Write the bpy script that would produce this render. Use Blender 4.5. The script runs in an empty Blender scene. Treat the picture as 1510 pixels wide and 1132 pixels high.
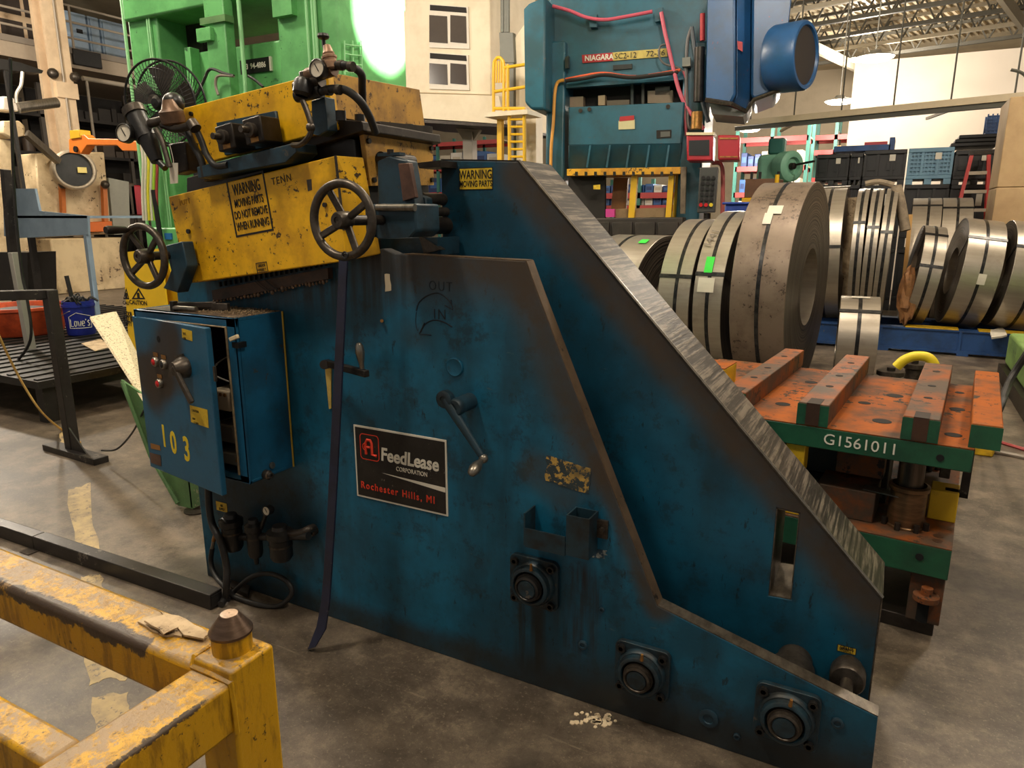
import bpy, math, random
from mathutils import Vector, Matrix
from mathutils.geometry import tessellate_polygon

scene = bpy.context.scene
col = scene.collection
random.seed(7)
V = Vector
R = math.radians

# ------------------------------------------------------------------ camera
FPX, CAMH, PITCH, YAW = 1047.0, 1.6, R(13.3), R(28.0)
cam_d = bpy.data.cameras.new('camera')
cam_d.sensor_width = 36.0
cam_d.lens = FPX / 1510.0 * 36.0
cam_d.clip_start = 0.05
cam_d.clip_end = 200
cam = bpy.data.objects.new('camera', cam_d)
cam.location = (0, 0, CAMH)
cam.rotation_euler = (R(90) - PITCH, 0, YAW)
col.objects.link(cam)
scene.camera = cam

# ------------------------------------------------------------------ world and exposure
scene.view_settings.view_transform = 'Standard'
scene.view_settings.look = 'None'
scene.view_settings.gamma = 1.0
scene.view_settings.use_curve_mapping = False
scene.view_settings.exposure = 0.15
world = bpy.data.worlds.new('hall_air')
scene.world = world
world.use_nodes = True
world.node_tree.nodes['Background'].inputs[0].default_value = (1.0, 0.93, 0.84, 1)
world.node_tree.nodes['Background'].inputs[1].default_value = 0.24

# ------------------------------------------------------------------ pixel (1510x1132) to point
_fw = V((-math.sin(YAW) * math.cos(PITCH), math.cos(YAW) * math.cos(PITCH), -math.sin(PITCH)))
_rt = V((math.cos(YAW), math.sin(YAW), 0))
_up = _rt.cross(_fw)
CAM = V((0, 0, CAMH))


def ray(px, py):
    return _fw * FPX + _rt * (px - 755) - _up * (py - 566)


def PA(ax, v, px, py):
    d = ray(px, py)
    return CAM + d * ((v - CAM[ax]) / d[ax])


def PX(px, py, x): return PA(0, x, px, py)
def PY(px, py, y): return PA(1, y, px, py)
def PZ(px, py, z=0.0): return PA(2, z, px, py)


def pys(pts, y): return [PY(a, b, y) for a, b in pts]


# ------------------------------------------------------------------ mesh builder
class MB:
    def __init__(self):
        self.v = []
        self.f = []

    def add(self, vs, fs):
        n = len(self.v)
        self.v += [V(p) for p in vs]
        self.f += [tuple(i + n for i in f) for f in fs]
        return self

    def box(self, x0, x1, y0, y1, z0, z1):
        return self.add([(x0, y0, z0), (x1, y0, z0), (x1, y1, z0), (x0, y1, z0), (x0, y0, z1), (x1, y0, z1), (x1, y1, z1), (x0, y1, z1)],
                        [(0, 3, 2, 1), (4, 5, 6, 7), (0, 1, 5, 4), (1, 2, 6, 5), (2, 3, 7, 6), (3, 0, 4, 7)])

    def cbox(self, c, s):
        return self.box(c[0] - s[0] / 2, c[0] + s[0] / 2, c[1] - s[1] / 2, c[1] + s[1] / 2, c[2] - s[2] / 2, c[2] + s[2] / 2)

    def bar(self, a, b, w, h, up=(0, 0, 1)):
        a, b = V(a), V(b)
        d = (b - a).normalized()
        u = V(up)
        if abs(d.dot(u)) > 0.98:
            u = V((0, 1, 0))
        s = d.cross(u).normalized() * (w / 2)
        t = s.cross(d).normalized() * (h / 2)
        vs = [a - s - t, a + s - t, a + s + t, a - s + t, b - s - t, b + s - t, b + s + t, b - s + t]
        return self.add(vs, [(0, 1, 2, 3), (7, 6, 5, 4), (0, 4, 5, 1), (1, 5, 6, 2), (2, 6, 7, 3), (3, 7, 4, 0)])

    def prism(self, pts, vec, holes=()):
        """polygon (list of 3D points), extruded by vec; holes likewise"""
        loops = [[V(p) for p in pts]] + [[V(p) for p in h] for h in holes]
        flat = [p for l in loops for p in l]
        n = len(flat)
        vec = V(vec)
        tris = tessellate_polygon(loops)
        fs = [tuple(t) for t in tris]
        fs += [tuple(i + n for i in reversed(t)) for t in tris]
        o = 0
        for l in loops:
            m = len(l)
            for i in range(m):
                a, b = o + i, o + (i + 1) % m
                fs.append((a, a + n, b + n, b))
            o += m
        return self.add(flat + [p + vec for p in flat], fs)

    def frame(self, axis):
        w = V(axis).normalized()
        u = w.cross(V((0, 0, 1)))
        if u.length < 1e-3:
            u = V((1, 0, 0))
        u.normalize()
        return u, w.cross(u), w

    def cyl(self, a, b, r, r2=None, n=16, caps=True):
        a, b = V(a), V(b)
        if r2 is None:
            r2 = r
        u, v, w = self.frame(b - a)
        vs = []
        for c, q in ((a, r), (b, r2)):
            for i in range(n):
                t = 2 * math.pi * i / n
                vs.append(c + u * (q * math.cos(t)) + v * (q * math.sin(t)))
        fs = [(i, (i + 1) % n, n + (i + 1) % n, n + i) for i in range(n)]
        if caps:
            fs += [tuple(reversed(range(n))), tuple(range(n, 2 * n))]
        return self.add(vs, fs)

    def lathe(self, prof, a, axis, n=32, closed=False):
        """prof: list of (radius, height along axis)"""
        a = V(a)
        u, v, w = self.frame(axis)
        m = len(prof)
        vs, fs = [], []
        for i in range(n):
            t = 2 * math.pi * i / n
            d = u * math.cos(t) + v * math.sin(t)
            for r, h in prof:
                vs.append(a + d * r + w * h)
        for i in range(n):
            j = (i + 1) % n
            for k in range(m if closed else m - 1):
                l = (k + 1) % m
                fs.append((i * m + k, j * m + k, j * m + l, i * m + l))
        return self.add(vs, fs)

    def torus(self, c, axis, Rr, r, n=32, m=10):
        return self.lathe([(Rr + r * math.cos(2 * math.pi * k / m), r * math.sin(2 * math.pi * k / m)) for k in range(m)], c, axis, n, True)

    def ball(self, c, r, n=14, axis=(0, 0, 1), sq=1.0):
        m = 8
        return self.lathe([(max(1e-4, r * math.sin(math.pi * k / m)), -r * sq * math.cos(math.pi * k / m)) for k in range(m + 1)], c, axis, n)

    def tube(self, path, r, n=8, smooth=True, seg=6):
        P = [V(p) for p in path]
        if smooth and len(P) > 2:
            Q = []
            for i in range(len(P) - 1):
                p0, p1, p2, p3 = P[max(i - 1, 0)], P[i], P[i + 1], P[min(i + 2, len(P) - 1)]
                for k in range(seg):
                    t = k / seg
                    Q.append(0.5 * ((2 * p1) + (p2 - p0) * t + (2 * p0 - 5 * p1 + 4 * p2 - p3) * t * t + (3 * p1 - p0 - 3 * p2 + p3) * t ** 3))
            P = Q + [P[-1]]
        up = None
        vs, fs = [], []
        for i, p in enumerate(P):
            d = (P[min(i + 1, len(P) - 1)] - P[max(i - 1, 0)]).normalized()
            if up is None:
                up = d.orthogonal().normalized()
            up = (up - d * up.dot(d))
            if up.length < 1e-5:
                up = d.orthogonal()
            up.normalize()
            s = d.cross(up)
            for k in range(n):
                t = 2 * math.pi * k / n
                vs.append(p + up * (r * math.cos(t)) + s * (r * math.sin(t)))
        for i in range(len(P) - 1):
            for k in range(n):
                a, b = i * n + k, i * n + (k + 1) % n
                fs.append((a, b, b + n, a + n))
        e = (len(P) - 1) * n
        fs += [tuple(reversed(range(n))), tuple(range(e, e + n))]
        return self.add(vs, fs)

    def build(self, name, m, parent=None, label=None, bev=0.0, sm=40, kind=None, world=True):
        me = bpy.data.meshes.new(name)
        vs = self.v
        if parent is not None and world:
            root = parent
            while root.parent is not None:
                root = root.parent
            iv = (Matrix.Translation(root.location) @ root.rotation_euler.to_matrix().to_4x4()).inverted()
            vs = [iv @ p for p in vs]
        me.from_pydata([tuple(p) for p in vs], [], self.f)
        me.update()
        fixn(me)
        if sm:
            for p in me.polygons:
                p.use_smooth = True
            me.set_sharp_from_angle(angle=R(sm))
        me.materials.append(m)
        o = bpy.data.objects.new(name, me)
        col.objects.link(o)
        if parent is not None:
            o.parent = parent
        if label:
            o['label'] = label
        if kind:
            o['kind'] = kind
        if bev:
            b = o.modifiers.new('bevel', 'BEVEL')
            b.width = bev
            b.segments = 2
            b.limit_method = 'ANGLE'
            b.angle_limit = R(35)
        return o


import bmesh


def fixn(me):
    bm = bmesh.new()
    bm.from_mesh(me)
    bmesh.ops.remove_doubles(bm, verts=bm.verts, dist=1e-5)
    bmesh.ops.recalc_face_normals(bm, faces=bm.faces)
    bm.to_mesh(me)
    bm.free()


def thing(name, label, cat, loc=(0, 0, 0), rotz=0.0, group=None):
    o = bpy.data.objects.new(name, None)
    o.empty_display_size = 0.1
    o.location = loc
    o.rotation_euler = (0, 0, rotz)
    col.objects.link(o)
    return tag(o, label, cat, group)


def tag(o, label, cat, group=None):
    o['label'] = label
    o['category'] = cat
    if group:
        o['group'] = group
    return o


def kids(o):
    return [c for c in bpy.data.objects if c.parent == o]


def copy_tree(o, parent=None):
    c = o.copy()
    col.objects.link(c)
    if parent is not None:
        c.parent = parent
    for k in kids(o):
        copy_tree(k, c)
    return c


def place(root, loc, rotz=0.0, label=None, group=None):
    c = copy_tree(root)
    c.location = loc
    c.rotation_euler = (0, 0, rotz)
    if label:
        c['label'] = label
    if group:
        c['group'] = group
    return c


def lettering(s, size, m, parent, origin, ux, uz, name='lettering', bold=0.0, align='LEFT', depth=0.0006, sx=1.0, spacing=1.0, shear=0.0, label=None):
    """flat raised letters; ux = reading direction, uz = letter up direction (3D, world)"""
    cu = bpy.data.curves.new(name, 'FONT')
    cu.body = s
    cu.size = size
    cu.offset = bold
    cu.extrude = depth
    cu.align_x = align
    cu.space_character = spacing
    cu.shear = shear
    cu.resolution_u = 3
    ob = bpy.data.objects.new(name, cu)
    col.objects.link(ob)
    dg = bpy.context.evaluated_depsgraph_get()
    me = bpy.data.meshes.new_from_object(ob.evaluated_get(dg))
    bpy.data.objects.remove(ob)
    ux, uz = V(ux).normalized(), V(uz).normalized()
    n = ux.cross(uz)
    M = Matrix(((ux.x * sx, uz.x, n.x, origin[0]), (ux.y * sx, uz.y, n.y, origin[1]), (ux.z * sx, uz.z, n.z, origin[2]), (0, 0, 0, 1)))
    root = parent
    while root.parent is not None:
        root = root.parent
    iv = (Matrix.Translation(root.location) @ root.rotation_euler.to_matrix().to_4x4()).inverted()
    me.transform(iv @ M)
    me.materials.clear()
    me.materials.append(m)
    o = bpy.data.objects.new(name, me)
    col.objects.link(o)
    o.parent = parent
    o['label'] = label or ('lettering reading ' + s.replace('\n', ' '))
    return o


# ------------------------------------------------------------------ materials
def s2l(c):
    return tuple(((x / 255) / 12.92 if x / 255 <= 0.04045 else (((x / 255) + 0.055) / 1.055) ** 2.4) for x in c) + (1.0,)


MATS = {}


class NT:
    def __init__(self, name):
        self.m = bpy.data.materials.new(name)
        self.m.use_nodes = True
        self.t = self.m.node_tree
        self.b = self.t.nodes['Principled BSDF']
        self.co = self.n('ShaderNodeTexCoord').outputs['Object']

    def n(self, typ, **kw):
        nd = self.t.nodes.new(typ)
        for k, v in kw.items():
            setattr(nd, k, v)
        return nd

    def l(self, a, b):
        self.t.links.new(a, b)

    def val(self, sock, v):
        if isinstance(v, bpy.types.NodeSocket):
            self.l(v, sock)
        else:
            sock.default_value = v

    def math(self, op, a, b=0.0, clamp=False):
        nd = self.n('ShaderNodeMath', operation=op)
        nd.use_clamp = clamp
        self.val(nd.inputs[0], a)
        self.val(nd.inputs[1], b)
        return nd.outputs[0]

    def noise(self, scale, detail=4, rough=0.6, vec=None, stretch=None):
        nd = self.n('ShaderNodeTexNoise')
        nd.inputs['Scale'].default_value = scale
        nd.inputs['Detail'].default_value = detail
        nd.inputs['Roughness'].default_value = rough
        v = vec or self.co
        if stretch:
            mp = self.n('ShaderNodeMapping')
            mp.inputs['Scale'].default_value = stretch
            self.l(v, mp.inputs['Vector'])
            v = mp.outputs[0]
        self.l(v, nd.inputs['Vector'])
        return nd.outputs['Fac']

    def ramp(self, fac, lo, hi):
        nd = self.n('ShaderNodeMapRange')
        nd.interpolation_type = 'SMOOTHSTEP'
        self.l(fac, nd.inputs[0])
        nd.inputs[1].default_value = lo
        nd.inputs[2].default_value = hi
        return nd.outputs[0]

    def mix(self, fac, a, b):
        nd = self.n('ShaderNodeMix', data_type='RGBA')
        self.val(nd.inputs[0], fac)
        self.val(nd.inputs[6], a)
        self.val(nd.inputs[7], b)
        return nd.outputs[2]

    def bump(self, h, strength=0.2, dist=0.01):
        nd = self.n('ShaderNodeBump')
        nd.inputs['Strength'].default_value = strength
        nd.inputs['Distance'].default_value = dist
        self.l(h, nd.inputs['Height'])
        self.l(nd.outputs[0], self.b.inputs['Normal'])

    def seg(self, a, b, r0, r1, sy=1.0):
        """1 near the segment a-b (object space), 0 beyond r1; sy shrinks the y axis"""
        a, b = V(a), V(b)
        d = b - a
        sub = self.n('ShaderNodeVectorMath', operation='SUBTRACT')
        self.l(self.co, sub.inputs[0])
        sub.inputs[1].default_value = a
        dot = self.n('ShaderNodeVectorMath', operation='DOT_PRODUCT')
        self.l(sub.outputs[0], dot.inputs[0])
        dot.inputs[1].default_value = d / max(d.length_squared, 1e-9)
        t = self.math('ADD', dot.outputs['Value'], 0.0, True)
        sc = self.n('ShaderNodeVectorMath', operation='SCALE')
        sc.inputs[0].default_value = d
        self.l(t, sc.inputs['Scale'])
        s2 = self.n('ShaderNodeVectorMath', operation='SUBTRACT')
        self.l(sub.outputs[0], s2.inputs[0])
        self.l(sc.outputs[0], s2.inputs[1])
        ln = self.n('ShaderNodeVectorMath', operation='LENGTH')
        self.l(s2.outputs[0], ln.inputs[0])
        return self.ramp(ln.outputs['Value'], r1, r0)

    def done(self, color, rough=0.5, metal=0.0, spec=0.5):
        self.val(self.b.inputs['Base Color'], color)
        self.val(self.b.inputs['Roughness'], rough)
        self.val(self.b.inputs['Metallic'], metal)
        self.b.inputs['Specular IOR Level'].default_value = spec
        return self.m


def paint(name, c, dirt=(40, 34, 28), amount=0.35, chip=None, chips=0.0, scale=6.0, rough=0.5, metal=0.0, streak=0.0, bump=0.1, cs=30.0, spec=0.5):
    """painted or bare surface with uneven dirt, optional chips and runs"""
    if name in MATS:
        return MATS[name]
    t = NT(name)
    base = s2l(c)
    k = t.noise(scale, 6, 0.65)
    fac = t.math('MULTIPLY', t.ramp(k, 0.4, 0.66), amount)
    cc = t.mix(fac, base, s2l(dirt))
    if streak:
        sk = t.noise(scale * 1.2, 4, 0.6, stretch=(1.0, 1.0, 0.12))
        cc = t.mix(t.math('MULTIPLY', t.ramp(sk, 0.5, 0.72), streak), cc, s2l(dirt))
    if chips:
        ck = t.noise(cs, 5, 0.7)
        ck2 = t.noise(cs * 0.17, 3, 0.6)
        s = t.math('ADD', ck, t.math('MULTIPLY', ck2, 0.6))
        lo = 1.02 - chips * 0.35
        cc = t.mix(t.ramp(s, lo, lo + 0.03), cc, s2l(chip or (60, 50, 40)))
    if bump:
        t.bump(t.noise(scale * 9, 3), bump, 0.004)
    MATS[name] = t.done(cc, rough, metal, spec)
    return MATS[name]


def plain(name, c, rough=0.5, metal=0.0, emit=0.0):
    if name in MATS:
        return MATS[name]
    t = NT(name)
    k = t.noise(12, 3)
    b = s2l(c)
    cc = t.mix(t.math('MULTIPLY', t.ramp(k, 0.35, 0.8), 0.25), b, tuple(x * 0.72 for x in b[:3]) + (1,))
    if emit:
        t.b.inputs['Emission Color'].default_value = b
        t.b.inputs['Emission Strength'].default_value = emit
    MATS[name] = t.done(cc, rough, metal)
    return MATS[name]


def brushed(name, c, axis=(1, 60, 1), rough=0.42, metal=0.75, amount=0.5, scale=3.0, dirt=(38, 32, 26)):
    if name in MATS:
        return MATS[name]
    t = NT(name)
    k = t.noise(scale, 5, 0.7, stretch=axis)
    g = t.noise(4, 5)
    cc = t.mix(t.math('MULTIPLY', t.ramp(k, 0.3, 0.7), amount), s2l(c), s2l(dirt))
    cc = t.mix(t.math('MULTIPLY', t.ramp(g, 0.5, 0.8), 0.5), cc, s2l(dirt))
    t.bump(k, 0.15, 0.003)
    MATS[name] = t.done(cc, rough, metal)
    return MATS[name]

# ------------------------------------------------------------------ lamps that hang under the roof
ROOFZ = 7.4


def high_bay(x, y, z, power, label, size=0.55, tint=(1.0, 0.9, 0.76)):
    r = thing('high_bay_lamp', label, 'lamp', (x, y, z), 0, 'high bay lamps under the roof')
    m = MB().lathe([(0.05, 0.16), (0.09, 0.15), (0.12, 0.1), (size * 0.8, 0.05), (size * 0.82, 0.03), (size * 0.78, 0.03), (0.1, 0.07)], (x, y, z), (0, 0, 1), 28)
    m.build('reflector', plain('lamp_metal', (170, 168, 160), 0.4, 0.6), r)
    MB().cyl((x, y, z + 0.16), (x, y, ROOFZ - 0.05), 0.012, n=6).build('hanger', plain('lamp_metal', (170, 168, 160)), r)
    t = MATS.get('lamp_lens')
    if not t:
        t = plain('lamp_lens', (255, 240, 214), 0.5, 0, 14.0)
    MB().lathe([(0.001, -0.03), (size * 0.6, -0.025), (size * 0.76, 0.01), (size * 0.76, 0.03), (0.001, 0.03)], (x, y, z), (0, 0, 1), 28).build('lens', t, r)
    ld = bpy.data.lights.new('lamp_light', 'POINT')
    ld.shadow_soft_size = 0.3
    ld.energy = power
    ld.color = tint
    lo = bpy.data.objects.new('lamp_light', ld)
    lo.location = (0, 0, -0.36)
    lo.parent = r
    col.objects.link(lo)
    return r


high_bay(-2.6, 0.2, 6.1, 330, 'round high bay lamp hanging over the yellow foreground frame')
high_bay(1.9, 1.2, 6.1, 230, 'round high bay lamp hanging over the aisle beside the blue machine')
high_bay(-6.5, 2.6, 6.1, 430, 'round high bay lamp hanging over the bucket and dark platform')
high_bay(-1.0, 5.6, 6.1, 420, 'round high bay lamp hanging between the blue machine and the coils')
high_bay(-7.0, 8.2, 6.1, 520, 'round high bay lamp hanging behind the green press')
high_bay(-14.5, 6.0, 6.1, 1150, 'round high bay lamp hanging before the mezzanine')
high_bay(2.6, 9.0, 6.3, 380, 'round high bay lamp hanging over the blue coil rack')
lamp_p = PY(1290, 87, 16.0)
high_bay(lamp_p.x, 16.0, lamp_p.z, 230, 'round high bay lamp glowing in front of the white upper wall', 0.42)
lamp_p = PY(1238, 151, 19.0)
high_bay(lamp_p.x, 19.0, lamp_p.z, 260, 'small distant high bay lamp glowing left of the white upper wall', 0.4)
high_bay(-1.5, 26.0, 6.3, 900, 'far round high bay lamp added behind the tall rack to brighten the far wall')  # unseen lamp added to lift the dark far end of the hall
lamp_p = PY(1105, 192, 17.5)
high_bay(lamp_p.x, 17.5, lamp_p.z, 400, 'distant lamp glowing low above the red shelving beams', 0.3)

# ------------------------------------------------------------------ floor
t = NT('concrete')
a = t.noise(0.8, 8, 0.7)
b = t.noise(4.5, 9, 0.78)
c = t.noise(70, 5, 0.75)
f_ = t.noise(260, 3, 0.7)
cc = t.mix(t.ramp(a, 0.38, 0.62), s2l((80, 70, 59)), s2l((112, 100, 86)))
cc = t.mix(t.math('MULTIPLY', t.ramp(b, 0.47, 0.62), 0.7), cc, s2l((56, 48, 40)))
cc = t.mix(t.math('MULTIPLY', t.ramp(b, 0.5, 0.36), 0.5), cc, s2l((138, 124, 106)))
cc = t.mix(t.math('MULTIPLY', t.ramp(c, 0.55, 0.66), 0.5), cc, s2l((146, 132, 114)))
cc = t.mix(t.math('MULTIPLY', t.ramp(f_, 0.56, 0.64), 0.45), cc, s2l((44, 38, 32)))
sc = t.noise(6, 7, 0.8, stretch=(0.3, 5.0, 1))
cc = t.mix(t.math('MULTIPLY', t.ramp(sc, 0.6, 0.66), 0.4), cc, s2l((150, 136, 118)))
sc2_ = t.noise(5, 7, 0.8, stretch=(6.0, 0.4, 1))
cc = t.mix(t.math('MULTIPLY', t.ramp(sc2_, 0.62, 0.67), 0.35), cc, s2l((50, 44, 38)))
oil = t.noise(1.6, 6, 0.65)
cc = t.mix(t.math('MULTIPLY', t.ramp(oil, 0.52, 0.64), 0.6), cc, s2l((42, 37, 32)))
t.bump(t.math('ADD', c, b), 0.18, 0.004)
CONC = t.done(cc, t.math('ADD', t.math('MULTIPLY', a, 0.3), 0.33), 0.0, 0.5)
fl = MB().box(-32, 16, -5, 34, -0.2, 0.0).build('floor', CONC, sm=0)
fl['kind'] = 'structure'

MARK = paint('floor_yellow', (184, 160, 114), (116, 104, 90), 0.7, (112, 100, 86), 0.36, 8, 0.6, cs=40)


def ragged(pts, amp=4, n=5):
    out = []
    for i, (x, y) in enumerate(pts):
        x2, y2 = pts[(i + 1) % len(pts)]
        for k in range(n):
            t_ = k / n
            j = amp if k else amp * 0.4
            out.append((x + (x2 - x) * t_ + random.uniform(-j, j), y + (y2 - y) * t_ + random.uniform(-j, j) * 0.6))
    return out


for poly in ([(88, 640), (112, 628), (118, 655), (92, 664)], [(101, 722), (132, 712), (146, 815), (112, 826)],
             [(124, 955), (150, 948), (166, 975), (183, 978), (185, 1004), (160, 1000), (132, 1012)],
             [(135, 1028), (188, 1020), (192, 1052), (176, 1058), (168, 1070), (140, 1082)], [(118, 850), (148, 846), (156, 880), (126, 885)]):
    MB().prism([PZ(x, y, 0.0) for x, y in ragged(poly)], (0, 0, 0.0012)).build('floor_marking', MARK, fl, sm=0)

# ------------------------------------------------------------------ machine paints
ML = V((-1.26, 2.3, 0.0))


def mo(x, z, y=1.96):
    return V((x, y, z)) - ML


def blue_mat(name, c, segs, rough=0.42, runs=()):
    t = NT(name)
    k1 = t.noise(2.2, 6, 0.65)
    k2 = t.noise(11, 7, 0.75)
    k3 = t.noise(38, 5, 0.75, stretch=(1, 1, 0.3))
    k4 = t.noise(30, 5, 0.75, stretch=(0.35, 1, 1.6))
    k5 = t.noise(3.5, 5, 0.6, stretch=(2.2, 1, 0.35))
    cc = t.mix(t.ramp(k1, 0.36, 0.62), s2l(c), s2l(tuple(int(v * 0.7) for v in c)))
    cc = t.mix(t.math('MULTIPLY', t.ramp(k5, 0.5, 0.66), 0.4), cc, s2l((16, 52, 66)))
    cc = t.mix(t.math('MULTIPLY', t.ramp(k2, 0.52, 0.64), 0.6), cc, s2l((20, 40, 48)))
    cc = t.mix(t.math('MULTIPLY', t.ramp(k3, 0.62, 0.66), 0.75), cc, s2l((16, 20, 22)))
    cc = t.mix(t.math('MULTIPLY', t.ramp(k4, 0.66, 0.70), 0.6), cc, s2l((70, 92, 100)))
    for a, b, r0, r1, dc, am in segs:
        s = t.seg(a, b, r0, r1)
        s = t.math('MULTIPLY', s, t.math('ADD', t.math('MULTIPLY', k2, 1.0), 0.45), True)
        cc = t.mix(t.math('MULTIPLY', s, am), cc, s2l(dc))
    if runs:
        st = t.noise(26, 4, 0.6, stretch=(1, 1, 0.06))
        for a, b, r0, r1, dc, am in runs:
            s = t.math('MULTIPLY', t.seg(a, b, r0, r1), t.ramp(st, 0.38, 0.6))
            cc = t.mix(t.math('MULTIPLY', s, am), cc, s2l(dc))
    t.bump(k2, 0.12, 0.004)
    return t.done(cc, t.math('ADD', t.math('MULTIPLY', k2, 0.3), rough - 0.12), 0.0, 0.5)


BRN = (66, 54, 42)
BLUE = blue_mat('machine_blue', (12, 100, 134), [
    (mo(-1.5, 1.49), mo(-1.0, 1.48), 0.05, 0.24, BRN, 0.9),
    (mo(-1.0, 1.47), mo(-0.72, 0.85), 0.03, 0.16, BRN, 0.85),
    (mo(-0.72, 0.85), mo(-0.53, 0.42), 0.02, 0.07, BRN, 0.8),
    (mo(-0.95, 0.80), mo(-0.86, 0.74), 0.03, 0.1, (60, 52, 40), 0.6),
    (mo(-1.45, 1.2), mo(-1.4, 1.2), 0.0, 0.1, (40, 44, 40), 0.6),
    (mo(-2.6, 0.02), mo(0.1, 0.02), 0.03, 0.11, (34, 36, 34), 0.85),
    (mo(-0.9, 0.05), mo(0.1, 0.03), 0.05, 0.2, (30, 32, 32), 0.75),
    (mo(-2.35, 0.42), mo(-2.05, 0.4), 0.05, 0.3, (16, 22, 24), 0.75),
], runs=[(mo(-0.97, 0.3), mo(-0.97, 0.1), 0.03, 0.08, (24, 26, 22), 0.9),
         (mo(-0.79, 0.42), mo(-0.79, 0.26), 0.05, 0.12, (30, 36, 44), 1.0),
         (mo(-2.3, 1.45), mo(-1.6, 1.45), 0.06, 0.3, (22, 26, 26), 0.8)])
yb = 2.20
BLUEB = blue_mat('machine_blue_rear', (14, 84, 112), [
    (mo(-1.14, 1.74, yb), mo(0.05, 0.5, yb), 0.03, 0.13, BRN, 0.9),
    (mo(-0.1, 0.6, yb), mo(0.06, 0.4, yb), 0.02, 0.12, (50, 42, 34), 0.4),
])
BLUED = paint('machine_blue_small', (32, 62, 78), (22, 26, 28), 0.7, (70, 66, 60), 0.15, 8, 0.45)
BLUEBOX = paint('cabinet_blue', (24, 92, 130), (26, 40, 46), 0.45, (60, 62, 60), 0.12, 5, 0.42, streak=0.4)
YEL = paint('head_yellow', (244, 188, 18), (160, 106, 22), 0.5, (70, 50, 24), 0.27, 7, 0.42, cs=55, streak=0.25)
YELT = paint('head_yellow_worn', (206, 156, 66), (134, 98, 56), 0.7, (88, 62, 34), 0.36, 9, 0.5, cs=60)
DARK = paint('dark_steel', (56, 49, 43), (26, 22, 20), 0.7, (96, 86, 74), 0.1, 9, 0.42, 0.5)
BLACKM = paint('oily_black', (30, 28, 27), (14, 13, 13), 0.6, rough=0.38, scale=12)
RUB = paint('black_rubber', (30, 29, 29), (52, 48, 44), 0.4, rough=0.55, scale=20)
EDGE = brushed('sawn_edge', (118, 108, 96), (2, 1, 2), 0.4, 0.6, 0.7, 14)
t = NT('sawn_edge_band')
k_ = t.noise(1.0, 5, 0.7, stretch=(70, 3.0, 70))
g_ = t.noise(9, 5, 0.7)
cc = t.mix(t.ramp(k_, 0.46, 0.6), s2l((50, 45, 40)), s2l((128, 118, 104)))
cc = t.mix(t.math('MULTIPLY', t.ramp(g_, 0.45, 0.62), 0.6), cc, s2l((52, 46, 40)))
t.bump(k_, 0.4, 0.004)
EDGEX = t.done(cc, 0.42, 0.35)
STEEL = brushed('bare_steel', (150, 144, 134), (30, 30, 2), 0.34, 0.85, 0.4, 2)
STEELD = brushed('worn_iron', (92, 84, 76), (8, 8, 8), 0.4, 0.7, 0.6, 4)
BRASS = paint('brass', (180, 130, 70), (90, 60, 36), 0.6, rough=0.35, metal=0.7, scale=20)
BLK = plain('black_print', (22, 20, 20), 0.5)
WHT = plain('white_print', (226, 220, 204), 0.5)
REDP = plain('red_print', (222, 62, 36), 0.5)
YELP = paint('sticker_yellow', (222, 186, 44), (150, 118, 40), 0.5, rough=0.5, scale=20)

# ------------------------------------------------------------------ coil straightener
mc = thing('coil_straightener', 'large blue coil feed straightener with yellow roll head and sloping side frames', 'machine', ML)
FY = 1.96
front = [(-2.62, 0.0), (0.1, 0.0), (0.095, 0.262), (-0.533, 0.426), (-0.955, 1.37), (-0.995, 1.466), (-1.49, 1.476), (-1.54, 1.492), (-2.5, 1.36), (-2.62, 1.32)]
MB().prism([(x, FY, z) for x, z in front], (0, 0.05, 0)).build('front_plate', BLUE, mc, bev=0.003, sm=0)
# sawn edges of the front plate
edge = [(0.095, 0.262), (-0.533, 0.426), (-0.955, 1.37), (-0.995, 1.466), (-1.45, 1.475)]
for i in range(4):
    (x0, z0), (x1, z1) = edge[i], edge[i + 1]
    nx, nz = V((z0 - z1, x1 - x0)).normalized() * -0.003
    MB().prism([(x0, FY + 0.001, z0), (x1, FY + 0.001, z1), (x1 + nx, FY + 0.001, z1 + nz), (x0 + nx, FY + 0.001, z0 + nz)], (0, 0.048, 0)).build(
        'plate_edge', EDGE if i == 0 else paint('edge_grime', (112, 92, 72), (70, 58, 46), 0.6, (40, 36, 32), 0.2, 10, 0.45, 0.3), mc, sm=0)
back = [(650, 236), (765, 238), (1300, 881), (1297, 1000)]
bk = pys(back, yb)
bk = [bk[0], bk[1], bk[2], V((bk[2].x, yb, 0.0)), V((bk[0].x, yb, 0.0))]
slot = pys([(1146, 749), (1181, 757), (1165, 884), (1132, 878)], yb)
for i, (q, w) in enumerate(((0, 3), (1, 2))):
    pass
slot[0].x = slot[3].x = (slot[0].x + slot[3].x) / 2
slot[1].x = slot[2].x = (slot[1].x + slot[2].x) / 2
BT = 0.25
MB().prism(bk, (0, BT, 0), [slot]).build('rear_side_frame', BLUEB, mc, bev=0.003, sm=0)
for (p, q, m_, nm) in ((bk[0], bk[1], DARK, 'frame_edge'), (bk[1], bk[2], EDGEX, 'frame_edge'), (bk[2], bk[3], EDGE, 'frame_edge')):
    d = (q - p).normalized()
    nrm = V((-d.z, 0, d.x))
    nrm = nrm * (1 if nrm.z > 0 or nrm.x > 0.5 else -1) * 0.004
    MB().prism([p, q, q + nrm, p + nrm], (0, BT, 0)).build(nm, m_, mc, sm=0)
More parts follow.
